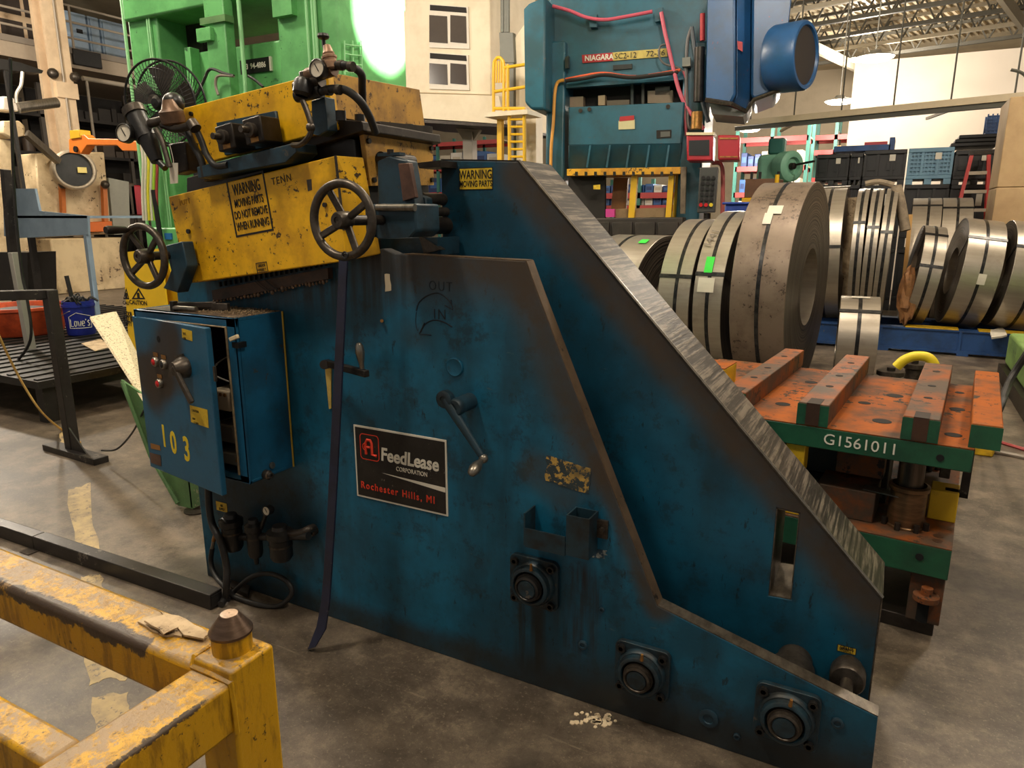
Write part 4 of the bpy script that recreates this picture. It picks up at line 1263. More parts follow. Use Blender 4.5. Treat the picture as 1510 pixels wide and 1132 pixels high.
for ch in "Lowe's":
    wch = 0.5 if ch == "'" else 1.0
    for sg in strokes[ch]:
        q = [on_pail(u_ + 0.036 * a_, 0.1 + 0.075 * b_) for a_, b_ in sg]
        MB().tube(q, 0.0048, 5, False).build('letter', WHT, bu)
    u_ += 0.036 * wch
tp = PZ(36, 490, BZ)
tp = V((tp.x, tp.y, BZ))
ob = thing('tub', 'low dented orange plastic tub on the dark platform beside the bucket', 'tub', tp)
MB().lathe([(0.001, 0), (0.36, 0.0), (0.38, 0.02), (0.43, 0.27), (0.45, 0.27), (0.45, 0.3), (0.41, 0.3), (0.35, 0.03), (0.001, 0.03)], tp, (0, 0, 1), 30).build('tub_shell', paint('tub_orange', (206, 82, 38), (120, 40, 24), 0.6, scale=5), ob)
MB().lathe([(0.001, 0.26), (0.2, 0.27), (0.4, 0.24)], tp, (0, 0, 1), 20).build('tub_contents', RUB, ob)
for k, (px, py) in enumerate(((130, 516),)):
    c = PZ(px, py, BZ)
    o = MB().prism([PZ(x, y, BZ) for x, y in ((120, 507), (148, 500), (165, 512), (140, 518))], (0, 0, 0.006)).build('card_piece', CARD)
    tag(o, 'small tan cardboard piece lying on the platform beside the bucket', 'cardboard')

# ------------------------------------------------------------------ green chute with speckled liner board, caution sign
GRN = paint('press_green', (104, 178, 106), (60, 116, 64), 0.5, (54, 92, 58), 0.08, 3, 0.42)
GRND = paint('chute_green', (96, 136, 84), (60, 82, 56), 0.5, (150, 150, 120), 0.1, 5, 0.5)
ch = thing('scrap_chute', 'dull green sheet metal scrap chute standing behind the control cabinet', 'chute', (-3.5, 2.6, 0))
MB().prism(pys([(178, 560), (300, 640), (300, 742), (284, 750), (262, 745), (222, 672)], 2.42), (0, 0.012, 0)).build('front_sheet', GRND, ch)
gx = PY(284, 750, 2.42)
MB().prism([V((gx.x, 2.42, 0.02)), V((gx.x, 2.9, 0.02)), V((gx.x, 2.9, 1.0)), V((gx.x, 2.42, 0.6))], (-0.012, 0, 0)).build('side_sheet', GRND, ch)
MB().lathe([(0.001, 0), (0.07, 0), (0.07, 0.008), (0.02, 0.014), (0.02, 0.03)], (gx.x + 0.01, 2.44, 0), (0, 0, 1), 20).build('foot', STEELD, ch)
MB().lathe([(0.001, 0), (0.05, 0), (0.05, 0.3), (0.001, 0.3)], (gx.x - 0.5, 2.8, 0), (0, 0, 1), 12).build('foot', STEELD, ch)
q0_, q1_ = PY(180, 562, 2.40), PY(262, 742, 2.40)
MB().tube([q0_, PY(222, 672, 2.40), q1_], 0.012, 8, False).build('rolled_edge', GRND, ch)
t = NT('speckled_board')
k_ = t.noise(90, 4, 0.7, stretch=(1, 1, 1))
cc = t.mix(t.ramp(k_, 0.56, 0.62), s2l((222, 206, 172)), s2l((108, 92, 66)))
SPK = t.done(cc, 0.7)
lb_ = [PY(132, 469, 2.75), PY(169, 461, 2.95), PY(238, 598, 2.55), PY(236, 616, 2.45), PY(212, 594, 2.38)]
sp_ = MB().prism(lb_, (0.0, 0.012, 0.01)).build('liner_board', SPK, ch, 'cream speckled liner board', sm=0)

SGY = plain('sign_yellow', (240, 196, 34), 0.4)
sg = thing('caution_sign', 'tall yellow folding caution sign behind the lower handwheel', 'sign', (-5.0, 3.7, 0))
sp1 = pys([(181, 372), (237, 366), (262, 600), (196, 600)], 3.7)
for p in sp1[2:]:
    p.z = 0.0
MB().prism(sp1, (0, 0.012, 0)).build('front_panel', SGY, sg)
MB().prism([p + V((0, 0.02, 0)) if i < 2 else p + V((0, 0.34, 0)) for i, p in enumerate(sp1)], (0, 0.012, 0)).build('back_panel', SGY, sg)
for (px, w_, tx_, sz) in ((204, 16, 'CAUTION', 0.05), (186, 7, 'CAU', 0.04)):
    tri = pys([(px - w_ / 1.6, 441), (px + w_ / 1.6, 441), (px, 424)], 3.698)
    tri2 = pys([(px - w_ / 2.3, 439), (px + w_ / 2.3, 439), (px, 428)], 3.698)
    MB().prism(tri, (0, 0.002, 0), [tri2]).build('warning_triangle', BLK, sg)
    MB().cbox(PY(px, 436, 3.698), (0.03, 0.002, 0.05)).build('slip_figure', BLK, sg)
    lettering(tx_, sz, BLK, sg, PY(px, 449, 3.698), ux, uz, align='CENTER', bold=0.001)
for i, s_ in enumerate(('FLOOR', 'MUST BE', 'EMPTY')):
    lettering(s_, 0.055, BLK, sg, PY(189, 466 + 7 * i, 3.698), ux, uz, align='CENTER', bold=0.002, sx=0.6)

# ------------------------------------------------------------------ die set on the right
DG = paint('die_green', (30, 84, 58), (22, 40, 32), 0.5, (96, 60, 36), 0.12, 6, 0.45)
RUST = paint('die_rust', (148, 76, 14), (66, 55, 46), 0.97, (52, 42, 36), 0.36, 2.8, 0.7, 0.0, cs=20, spec=0.15)
RUSTD = paint('die_steel', (76, 63, 52), (140, 70, 12), 0.85, (52, 44, 38), 0.3, 5, 0.6, 0.0, cs=16, spec=0.2)
dx, dy, da = 0.305, 2.905, R(-5)
die = thing('die_set', 'rusty topped green die set lettered G1561011 beside the blue machine', 'die', (dx, dy, 0), da)


def DL(x, y, z):
    return V((dx + x * math.cos(da) - y * math.sin(da), dy + x * math.sin(da) + y * math.cos(da), z))


def dbox(x0, x1, y0, y1, z0, z1):
    m = MB()
    P = [DL(x0, y0, z0), DL(x1, y0, z0), DL(x1, y1, z0), DL(x0, y1, z0), DL(x0, y0, z1), DL(x1, y0, z1), DL(x1, y1, z1), DL(x0, y1, z1)]
    return m.add(P, [(0, 3, 2, 1), (4, 5, 6, 7), (0, 1, 5, 4), (1, 2, 6, 5), (2, 3, 7, 6), (3, 0, 4, 7)])


PT = 0.79
dbox(-1.25, 0.02, 0.0, 1.15, PT - 0.09, PT - 0.004).build('upper_shoe', DG, die, 'dark green upper plate', bev=0.004)
dbox(-1.25, 0.02, 0.0, 1.15, PT - 0.004, PT).build('upper_face', RUST, die, 'rust orange top face')
lettering('G15610', 0.062, WHT, die, DL(-0.48, -0.002, PT - 0.066), V((math.cos(da), math.sin(da), 0)), (0, 0, 1), sx=1.0)
lettering('11', 0.062, WHT, die, DL(-0.277, -0.002, PT - 0.066), V((math.cos(da), math.sin(da), 0)), (0, 0, 1), sx=1.0)
for (x0, x1, y0, y1) in ((-0.90, -0.80, 0.03, 1.2), (-0.585, -0.47, 0.0, 1.19), (-0.215, -0.095, 0.0, 1.17), (0.0, 0.095, 0.02, 1.09)):
    r_ = dbox(x0, x1, y0, y1, PT, PT + 0.09).build('riser_bar', RUSTD if x0 < -0.1 else RUST, die, 'rusty riser bar', bev=0.004)
    dbox(x0 - 0.001, x1 + 0.001, y0 - 0.003, y0, PT + 0.001, PT + 0.085).build('bar_end', DG, die)
    if x0 < -0.05:
        xm = (x0 + x1) / 2
        dbox(xm - 0.025, xm + 0.025, y0 - 0.005, y0 - 0.002, PT + 0.002, PT + 0.091).build('end_slot', paint('slot_brown', (70, 44, 28), (30, 22, 18), 0.6), die)
        dbox(xm - 0.025, xm + 0.025, y0 - 0.005, y0 + 0.09, PT + 0.0895, PT + 0.0915).build('slot_recess', plain('slot_dark', (40, 28, 20), 0.8), die)
        for yy in (0.35, 0.6, 0.95):
            MB().cyl(DL(xm, yy, PT + 0.089), DL(xm, yy, PT + 0.0912), 0.016, n=14).build('bolt_hole', plain('void', (4, 4, 4), 0.9), die)
for (x, y, r_) in ((-0.70, 0.28, 0.032), (-0.68, 0.8, 0.03), (-0.3, 0.22, 0.036), (-0.3, 0.72, 0.036), (-0.05, 0.16, 0.03), (-0.05, 0.6, 0.03), (-0.62, 0.62, 0.02), (-0.05, 0.95, 0.02), (-0.4, 0.5, 0.026)):
    MB().cyl(DL(x, y, PT - 0.002), DL(x, y, PT + 0.0012), r_, n=18).build('bolt_hole', plain('void', (4, 4, 4), 0.9), die)
MB().cyl(DL(-0.08, -0.004, PT - 0.05), DL(-0.08, 0.01, PT - 0.05), 0.013, n=14).build('side_hole', plain('void', (4, 4, 4), 0.9), die)
MB().cyl(DL(-0.95, -0.004, PT - 0.05), DL(-0.95, 0.01, PT - 0.05), 0.013, n=14).build('side_hole', plain('void', (4, 4, 4), 0.9), die)
dbox(-1.15, 0.0, 0.0, 1.15, 0.268, 0.39).build('lower_shoe', DG, die, 'dark green lower plate', bev=0.004)
dbox(-1.15, 0.0, 0.0, 1.15, 0.39, 0.394).build('lower_face', RUSTD, die)
MB().cyl(DL(-0.1, -0.004, 0.34), DL(-0.1, 0.01, 0.34), 0.014, n=14).build('side_hole', plain('void', (4, 4, 4), 0.9), die)
for yy in (0.06, 0.11):
    MB().cyl(DL(-0.05, yy, 0.393), DL(-0.05, yy, 0.3955), 0.018, n=14).build('bolt_hole', plain('slot_brown', (70, 44, 28)), die)
dbox(-1.15, -0.02, 0.05, 1.1, 0.0, 0.06).build('bottom_plate', DARK, die, bev=0.004)
dbox(-0.12, -0.005, 0.03, 0.16, 0.06, 0.268).build('parallel', RUSTD, die, bev=0.004)
dbox(-0.085, -0.045, 0.025, 0.04, 0.06, 0.17).build('parallel_slot', plain('void', (4, 4, 4), 0.9), die)
MB().lathe([(0.045, 0), (0.045, 0.02), (0.02, 0.022), (0.02, 0.05), (0.001, 0.05)], DL(-0.06, 0.005, 0.17), (0, 0, 1), 20).build('clamp_washer', RUSTD, die)
dbox(-1.1, -0.95, 0.05, 1.1, 0.06, 0.268).build('parallel', DARK, die)
dbox(-0.12, -0.01, 0.9, 1.1, 0.06, 0.268).build('parallel', DARK, die)
for (x, y) in ((-0.17, 0.16), (-1.0, 0.16), (-0.17, 0.98), (-1.0, 0.98)):
    p = DL(x, y, 0.394)
    MB().lathe([(0.07, 0), (0.07, 0.006), (0.066, 0.01), (0.066, 0.15), (0.074, 0.155), (0.074, 0.17), (0.062, 0.175)], p, (0, 0, 1), 28).build('guide_bushing', brushed('bushing', (138, 104, 72), (3, 3, 20), 0.36, 0.7, 0.5, 4), die)
    MB().cyl(p + V((0, 0, 0.17)), p + V((0, 0, 0.31)), 0.047, n=26).build('guide_post', brushed('post_steel', (112, 96, 82), (14, 14, 1), 0.34, 0.8, 0.6, 3), die)
    for a_ in (200, 250, 300, 340):
        q = p + V((0.078 * math.cos(R(a_)), 0.078 * math.sin(R(a_)), 0))
        MB().cyl(q, q + V((0, 0, 0.03)), 0.011, n=10).build('bolt', DARK, die)
YDIE = paint('die_yellow', (222, 178, 30), (120, 90, 30), 0.5, scale=8)
for (x0, x1, y0, y1, z0, z1, m_, nm) in (
        (-0.62, -0.545, 0.02, 0.1, 0.58, 0.7, YDIE, 'stop_block'), (-0.5, -0.28, 0.1, 0.3, 0.394, 0.52, RUSTD, 'steel_block'),
        (-0.42, -0.26, 0.35, 0.55, 0.394, 0.60, DARK, 'steel_block'), (-0.1, 0.0, 0.28, 0.4, 0.394, 0.52, YDIE, 'stop_block'),
        (-0.24, -0.2, 0.24, 0.28, 0.42, 0.5, YDIE, 'stop_block'), (-0.75, -0.3, 0.3, 0.85, 0.5, 0.7, BLACKM, 'punch_holder'),
        (-0.45, -0.27, 0.2, 0.3, 0.55, 0.7, RUSTD, 'punch_block'), (-0.9, -0.5, 0.2, 0.9, 0.394, 0.5, BLACKM, 'die_block'),
        (-0.08, -0.04, 0.45, 0.5, 0.52, 0.6, STEELD, 'bracket'), (-0.62, -0.545, 0.02, 0.1, 0.394, 0.48, YDIE, 'stop_block')):
    dbox(x0, x1, y0, y1, z0, z1).build(nm, m_, die, bev=0.004)
dbox(0.0, 0.03, 0.3, 0.34, 0.5, 0.70).build('keeper_bar', DARK, die)
dbox(-0.05, 0.03, 0.3, 0.34, 0.5, 0.52).build('keeper_bar', DARK, die)
MB().prism([DL(-0.33, 0.12, 0.5215), DL(-0.2, 0.1, 0.5215), DL(-0.2, 0.16, 0.5215), DL(-0.33, 0.18, 0.5215)], (0, 0, 0.004)).build('loose_plate', STEEL, die)
ybk = thing('yellow_block', 'small yellow topped block standing on the die set beside the blue frame', 'block', DL(-1.1, 0.45, PT))
dbox(-1.2, -1.0, 0.4, 0.6, PT + 0.001, PT + 0.1).build('block_body', YDIE, ybk, bev=0.004)
dbox(-1.2, -1.0, 0.4, 0.6, PT + 0.1, PT + 0.104).build('block_face', RUST, ybk)
for k in range(2):
    MB().cyl(DL(-1.14 + 0.09 * k, 0.45, PT + 0.1), DL(-1.14 + 0.09 * k, 0.45, PT + 0.106), 0.014, n=12).build('screw', DARK, ybk)

# ------------------------------------------------------------------ steel coils
COIL = brushed('coil_steel', (176, 166, 152), (1, 14, 14), 0.36, 0.7, 0.25, 2.0, (120, 108, 96))
COILB = paint('coil_brown', (128, 112, 98), (92, 76, 62), 0.6, (70, 58, 48), 0.3, 5, 0.45, 0.4, cs=30)
t = NT('coil_face')
sub = t.n('ShaderNodeSeparateXYZ')
t.l(t.co, sub.inputs[0])
rr_ = t.math('SQRT', t.math('ADD', t.math('POWER', sub.outputs[1], 2.0), t.math('POWER', sub.outputs[2], 2.0)))
wv = t.n('ShaderNodeTexNoise', noise_dimensions='1D')
wv.inputs['Scale'].default_value = 55
wv.inputs['Detail'].default_value = 5
t.l(rr_, wv.inputs['W'])
cc = t.mix(t.ramp(wv.outputs['Fac'], 0.35, 0.65), s2l((40, 35, 31)), s2l((104, 92, 80)))
t.bump(wv.outputs['Fac'], 0.5, 0.01)
FACE = t.done(cc, 0.42, 0.5)
BAND = paint('steel_band', (34, 34, 36), (90, 88, 84), 0.4, scale=20, rough=0.3, metal=0.6)
GTAG = plain('green_tag', (60, 226, 70), 0.6)
PAPER = plain('paper', (214, 206, 190))


def coil(name, label, x, y, z0, Ro, Ri, w, rot=0.0, outer=None, tags=(), straps=(0.0,), cross=(20,), tilt=0.0, group='slit steel coils'):
    """axis along local x; z0 is where it stands"""
    r = thing(name, label, 'coil', (x, y, z0 + Ro), rot, group)
    r.rotation_euler = (0, tilt, rot)
    h = w / 2
    P = lambda rad, ang, xx: V((xx, rad * math.cos(R(ang)) * -1, rad * math.sin(R(ang))))
    b = lambda m, nm, mt, **k: m.build(nm, mt, r, world=False, **k)
    b(MB().lathe([(Ro - 0.004, -h), (Ro, -h + 0.003), (Ro, h - 0.003), (Ro - 0.004, h)], (0, 0, 0), (1, 0, 0), 72), 'outer_wrap', outer or COIL, sm=30)
    n = 9
    pr = []
    rnd = random.Random(int(abs(x * 1000 + y * 77)))
    for k in range(n + 1):
        rad = Ro - 0.004 - (Ro - 0.004 - Ri) * k / n
        d = rnd.uniform(0, 0.006) if 0 < k < n else 0
        pr += [(rad, h - d)]
    b(MB().lathe(pr, (0, 0, 0), (1, 0, 0), 72), 'coil_side', FACE, sm=60)
    b(MB().lathe([(a_, -q) for a_, q in pr], (0, 0, 0), (1, 0, 0), 72), 'coil_side', FACE, sm=60)
    b(MB().lathe([(Ri, -h), (Ri, h)], (0, 0, 0), (1, 0, 0), 48), 'inner_wrap', COIL, sm=60)
    for s in straps:
        b(MB().lathe([(Ro, s - 0.017), (Ro + 0.004, s - 0.016), (Ro + 0.004, s + 0.016), (Ro, s + 0.017)], (0, 0, 0), (1, 0, 0), 72), 'steel_band', BAND, sm=30)
    for a_ in cross:
        m = MB()
        for (r0, r1, x0, x1) in ((Ro + 0.003, Ro + 0.007, -h, h), (Ri, Ro + 0.007, h, h + 0.004), (Ri, Ro + 0.007, -h - 0.004, -h)):
            c = P(1, a_, 0)
            tdir = V((0, math.sin(R(a_)), math.cos(R(a_)))) * 0.018
            A = [V((x0, 0, 0)) + c * r0 - tdir, V((x1, 0, 0)) + c * r0 - tdir, V((x1, 0, 0)) + c * r1 - tdir, V((x0, 0, 0)) + c * r1 - tdir]
            m.prism(A, tdir * 2)
        b(m, 'cross_band', BAND, sm=0)
    for (ang, xx, sw_, sh_, mt) in tags:
        m = MB()
        A = []
        for k in range(4):
            for s in (-1, 1):
                A.append(P(Ro + 0.008, ang - math.degrees(sh_ / Ro) / 2 + math.degrees(sh_ / Ro) * k / 3, xx + s * sw_ / 2))
        m.add(A + [p * 1.002 for p in A], [(2 * k, 2 * k + 1, 2 * k + 3, 2 * k + 2) for k in range(3)] + [(8 + 2 * k, 8 + 2 * k + 2, 8 + 2 * k + 3, 8 + 2 * k + 1) for k in range(3)])
        b(m, 'tag', mt, sm=0)
    return r


def coil_on(px, py_top, Y, z0=0.0):
    p = PY(px, py_top, Y)
    return p.x, (p.z - z0) / 2


FW = 'slit steel coils standing behind the blue machine'
x, r_ = coil_on(952, 352, 7.4)
coil('steel_coil', 'wide low bright steel coil with one green tag, nearest the sloping blue frame', x - 0.02, 7.4, 0, r_ + 0.02, 0.27, 0.62, R(-14), tags=((66, 0.18, 0.09, 0.08, GTAG),), straps=(-0.06,), cross=(), group=FW)
x, r_ = coil_on(1047, 323, 7.35)
coil('steel_coil', 'bright steel coil with double bands and no green tag, beside the wide low coil', x - 0.04, 7.35, 0, r_, 0.3, 0.31, R(-6), tags=(), straps=(0.02,), cross=(20,), group=FW)
x, r_ = coil_on(1092, 311, 7.3)
coil('steel_coil', 'bright steel coil marked 1441 with a green and white tag', x, 7.3, 0, r_, 0.3, 0.26, R(-6), tags=((25, -0.02, 0.075, 0.15, GTAG), (12, -0.02, 0.15, 0.13, PAPER)), straps=(0.0,), cross=(19,), group=FW)
x, r_ = coil_on(1160, 269, 7.25)
big = coil('steel_coil', 'largest brown steel coil with a single band and two white labels', x + 0.05, 7.25, 0, r_, 0.36, 0.46, R(-5), outer=COILB, tags=((47, 0.02, 0.12, 0.1, PAPER), (41, -0.02, 0.07, 0.12, PAPER)), straps=(0.0,), cross=(), group=FW)
lettering('1441', 0.11, plain('faint_ink', (120, 110, 100)), bpy.data.objects['steel_coil.002'], (0, 0, 0), (1, 0, 0), (0, 0, 1), name='chalk_mark')
cm = [o for o in kids(bpy.data.objects['steel_coil.002']) if o.name.startswith('chalk_mark')][0]
# turn the chalk number onto the rim of the coil
rC = bpy.data.objects['steel_coil.002'].location.z
cm.data.transform((Matrix.Translation(bpy.data.objects['steel_coil.002'].location) @ bpy.data.objects['steel_coil.002'].rotation_euler.to_matrix().to_4x4()))
ang = R(45)
M = Matrix.Translation(V((-0.07, -(rC + 0.012) * math.cos(ang), (rC + 0.012) * math.sin(ang)))) @ Matrix.Rotation(R(-45), 4, 'X') @ Matrix.Rotation(R(-80), 4, 'Y') @ Matrix.Translation(V((-0.12, 0, -0.04)))
cm.data.transform(M)
x, r_ = coil_on(1269, 437, 7.55)
coil('steel_coil', 'small bright steel coil standing alone on the floor', x, 7.55, 0, r_, 0.2, 0.34, R(4), tags=((80, 0, 0.16, 0.05, PAPER),), straps=(0.0,), cross=(48,), group=FW)

# rack and the coils on it
RK = 0.30
BLR = paint('rack_blue', (36, 74, 130), (24, 34, 54), 0.5, (96, 90, 80), 0.1, 4, 0.5)
rk = thing('coil_rack', 'long low blue steel rack carrying a row of coils', 'rack', (1.6, 10.2, 0))
MB().box(-0.95, 4.2, 9.72, 9.82, 0.06, RK - 0.02).build('beam', BLR, rk)
MB().box(-0.95, 4.2, 10.6, 10.7, 0.06, RK - 0.02).build('beam', BLR, rk)
MB().box(-0.95, 4.2, 9.7, 9.86, RK - 0.02, RK).build('beam_flange', BLR, rk)
MB().box(-0.95, 4.2, 9.7, 9.86, 0.03, 0.06).build('beam_flange', BLR, rk)
MB().box(-0.95, 4.2, 10.56, 10.74, RK - 0.02, RK).build('beam_flange', BLR, rk)
for k in range(7):
    x = -0.9 + k * 0.83
    MB().box(x, x + 0.03, 9.7, 9.86, 0.06, RK - 0.02).build('stiffener', BLR, rk)
    MB().box(x, x + 0.12, 9.82, 10.6, 0.08, 0.2).build('cross_beam', BLR, rk)
    MB().box(x, x + 0.12, 9.7, 10.74, 0.0, 0.03).build('foot_plate', BLR, rk)
for k in range(3):
    MB().box(0.2 + k * 0.75, 0.75 + k * 0.75, 9.7, 9.9, RK, RK + 0.012).build('yellow_shim', YDIE, rk)
RG = 'coils standing on the blue rack'


def rack_coil(label, px, py, w, ri=0.28, **k):
    x, r_ = coil_on(px, py, 10.2, RK)
    k.setdefault('rot', R(0))
    return coil('steel_coil', label, x, 10.2, RK, r_ - 0.004, ri, w, group=RG, **k)


rack_coil('tall bright coil with a paper sheet on top, beside the cardboard sheet', 1234, 275, 0.34, tags=((86, 0.02, 0.34, 0.16, PAPER), (26, -0.02, 0.06, 0.18, PAPER)), cross=(8,), tilt=R(-2))
for i, (px, nm) in enumerate(((1278, 'narrow coil of three bundled together, beside the cardboard sheet'), (1297, 'narrow coil in the middle of three bundled together'), (1316, 'narrow coil of three bundled together, beside a paper roll'))):
    rack_coil(nm, px, 277, 0.128, cross=(30 - 4 * i,), straps=(0.0,), tilt=R(-1 + 1 * i))
x, r_ = coil_on(1368, 290, 12.2, RK)
coil('steel_coil', 'wide coil behind the row on the blue rack, with a wooden stave at its side', x - 0.0, 12.2, 0.0, r_ + 0.14, 0.28, 0.36, group=RG, straps=(0.02,), cross=(62,))
coil('steel_coil', 'wide coil behind the row on the blue rack, its twin close on one side', x + 0.37, 12.2, 0.0, r_ + 0.14, 0.28, 0.36, group=RG, straps=(0.0,), cross=(58,))
rack_coil('slim coil banded twice across, in front of the two wide coils on the rack', 1369, 332, 0.24, rot=R(5), cross=(57, 14), tilt=R(7))
c5 = rack_coil('thick coil marked 1269 on the blue rack', 1440, 322, 0.38, rot=R(6), cross=(42,), tags=((-2, 0.02, 0.08, 0.12, PAPER),), tilt=R(7))
rack_coil('thick coil on the blue rack, half behind the light green machine', 1514, 326, 0.42, rot=R(6), cross=(34,), tilt=R(6))
# card sheet and paper wads between the coils
o = MB().prism([PY(1247, 292, 10.3), PY(1268, 290, 10.3), PY(1258, 440, 10.3), PY(1240, 440, 10.3)], (0, 0.02, 0)).build('cardboard_sheet', CARD)
tag(o, 'brown cardboard sheet standing between the tall coil and the three narrow coils', 'cardboard')
wd_ = thing('crumpled_paper', 'crumpled brown packing paper wedged between the narrow coils and slim coil', 'paper', PY(1338, 470, 9.75))
mw = MB()
cpt = PY(1338, 436, 9.75)
rp = random.Random(5)
vs = []
for i in range(9):
    for k in range(14):
        th, ph = math.pi * i / 8, 2 * math.pi * k / 14
        rr = rp.uniform(0.8, 1.2)
        vs.append(cpt + V((0.1 * rr * math.sin(th) * math.cos(ph), 0.1 * rr * math.sin(th) * math.sin(ph), 0.32 * rr * math.cos(th))))
mw.add(vs, [(i * 14 + k, i * 14 + (k + 1) % 14, (i + 1) * 14 + (k + 1) % 14, (i + 1) * 14 + k) for i in range(8) for k in range(14)])
mw.build('paper_wad', paint('packing_paper', (150, 104, 62), (90, 58, 36), 0.6, scale=14, rough=0.7), wd_, sm=0)
o = MB().tube([PY(1322, 275, 10.0), PY(1328, 300, 9.95), PY(1335, 340, 9.9)], 0.06, 10).build('paper_roll', paint('grey_paper', (140, 124, 104), (90, 76, 62), 0.6, scale=14, rough=0.8))
tag(o, 'rolled dirty paper hanging off the top of the three narrow coils', 'paper')
o = MB().tube([PY(1276, 271, 10.15), PY(1296, 268, 10.15), PY(1318, 273, 10.15)], 0.035, 8).build('paper_roll', paint('grey_paper', (140, 124, 104)))
tag(o, 'creased grey paper strip lying across the tops of the three narrow coils', 'paper')
o = MB().bar(PY(1343, 316, 11.15), V((PY(1343, 350, 11.15).x, 11.15, 0)), 0.05, 0.05).build('wooden_stave', plain('pine', (206, 160, 96), 0.7))
tag(o, 'pale wooden stave standing against the wide coil', 'wood')
o = MB().prism([PZ(x_, y_, 0.3) for x_, y_ in ragged([(1460, 488), (1478, 485), (1485, 496), (1462, 500)], 1.5, 3)], (0, 0, 0.02)).build('paper_scrap', PAPER)
tag(o, 'white paper scrap lying on the blue rack before the thick coils', 'paper')

# yellow hose hoop and grey pots behind the die
hp = thing('yellow_hoop', 'thick yellow lifting sling hooped over behind the die set', 'sling', PZ(1372, 600, 0))
MB().tube([PY(1322, 541, 4.6), PY(1333, 531, 4.6), PY(1350, 525, 4.6), PY(1370, 528, 4.6), PY(1380, 545, 4.6), PY(1382, 575, 4.6), PZ(1382, 720, 0.02)], 0.028, 10).build('sling_loop', plain('sling_yellow', (232, 206, 40), 0.5), hp)
for i, (px, py, rr) in enumerate(((1310, 577, 0.12), (1345, 565, 0.11))):
    c = PZ(px, py, 0)
    o = thing('steel_pot', ('squat grey steel spool on the floor beside the small coil', 'grey steel spool on the floor behind the riser bars')[i], 'spool', c)
    MB().lathe([(0.001, 0), (rr, 0), (rr, 0.03), (rr * 0.7, 0.05), (rr * 0.7, 0.14), (rr, 0.16), (rr, 0.2), (0.001, 0.2)], c, (0, 0, 1), 24).build('spool_body', STEELD, o)
    MB().lathe([(rr * 0.3, 0.2), (rr * 0.3, 0.23), (0.001, 0.23)], c, (0, 0, 1), 16).build('spool_cap', DARK, o)

# green machine base at the right edge
GB = paint('machine_light_green', (134, 168, 92), (90, 110, 66), 0.5, (60, 64, 48), 0.15, 5, 0.5)
gm = thing('green_machine', 'light green cast machine base at the end of the aisle', 'machine', PZ(1500, 640, 0))
gq = PZ(1452, 660, 0)
gy = 5.9
MB().box(1.05, 3.2, gy, 8.6, 0.0, 0.14).build('base_step', DARK, gm)
MB().box(1.1, 3.2, gy + 0.05, 8.6, 0.14, 0.46).build('base_casting', GB, gm, bev=0.03)
MB().prism([V((1.55, gy + 0.3, 0.46)), V((3.2, gy + 0.3, 0.46)), V((3.2, gy + 0.3, 1.5)), V((2.2, gy + 0.3, 1.4))], (0, 1.6, 0)).build('column', GB, gm, bev=0.05)
MB().tube([(1.5, gy + 0.25, 0.5), (1.75, gy + 0.22, 0.8), (2.1, gy + 0.22, 1.1)], 0.04, 8).build('rib', GB, gm)
MB().box(1.12, 1.5, gy + 0.6, gy + 0.9, 0.46, 0.52).build('pad', GB, gm, bev=0.01)
MB().tube([PY(1515, 520, 5.0), PY(1490, 560, 5.0), PY(1470, 612, 4.6), PZ(1455, 640, 0.02), PZ(1425, 655, 0.02)], 0.02, 8).build('cable', RUB, gm)
o = MB().tube([PZ(1438, 640, 0.3), PZ(1445, 640, 0.02), PZ(1470, 650, 0.012), PZ(1530, 668, 0.012)], 0.012, 6).build('hose', plain('red_hose', (170, 70, 70), 0.5))
tag(o, 'thin red hose lying across the floor past the die set', 'hose')
o = MB().tube([PZ(1425, 660, 0.015), PZ(1460, 664, 0.015), PZ(1540, 680, 0.015)], 0.015, 6).build('hose', plain('grey_hose', (140, 128, 116), 0.5))
tag(o, 'thick grey hose lying across the floor past the die set', 'hose')
for i, (px, py) in enumerate(((1442, 668), (1450, 648))):
    c = PZ(px, py, 0)
    o = MB().prism([c + V((-0.09, -0.05, 0)), c + V((0.08, -0.06, 0)), c + V((0.1, 0.04, 0)), c + V((-0.07, 0.05, 0))], (0, 0, 0.06)).build('yellow_wedge', YDIE, bev=0.01)
    tag(o, ('yellow steel wedge on the floor under the grey hose', 'yellow steel wedge on the floor under the red hose')[i], 'wedge')

# ------------------------------------------------------------------ green press behind the machine
def ppr(pxs, y, d, holes=()):
    return MB().prism(pys(pxs, y), (0, d, 0), [pys(h, y) for h in holes])


G0 = 4.5
gp = thing('green_press', 'tall bright green straight side press behind the blue machine', 'press', (-5.6, 5.0, 0))


def gx_(px, y=G0): return PY(px, 200, y).x


L0, L1, R0, R1 = gx_(207), gx_(248), gx_(420), gx_(507)
GH = 5.6
MB().box(L0, L1, G0, G0 + 0.85, 0, GH).build('left_upright', GRN, gp, bev=0.02)
MB().box(R0, R1, G0, G0 + 0.85, 0, GH).build('right_upright', GRN, gp, bev=0.02)
cz = PY(230, 26, G0).z
MB().box(L0 + 0.02, R1 - 0.02, G0 - 0.05, G0 + 0.9, cz, GH + 0.3).build('crown', GRN, gp, bev=0.02)
bz = PY(240, 335, G0).z
MB().box(L0 + 0.05, R1 - 0.05, G0 - 0.1, G0 + 0.8, 0, bz).build('bed', GRN, gp, bev=0.02)
sz = PY(300, 78, G0 + 0.2).z
MB().box(L1 + 0.22, R0, G0 + 0.15, G0 + 0.7, bz + 0.5, sz).build('slide', GRN, gp, bev=0.02)
MB().box(gx_(277), gx_(285), G0 + 0.05, G0 + 0.15, bz, sz + 0.02).build('slide_gib', GRN, gp, bev=0.005)
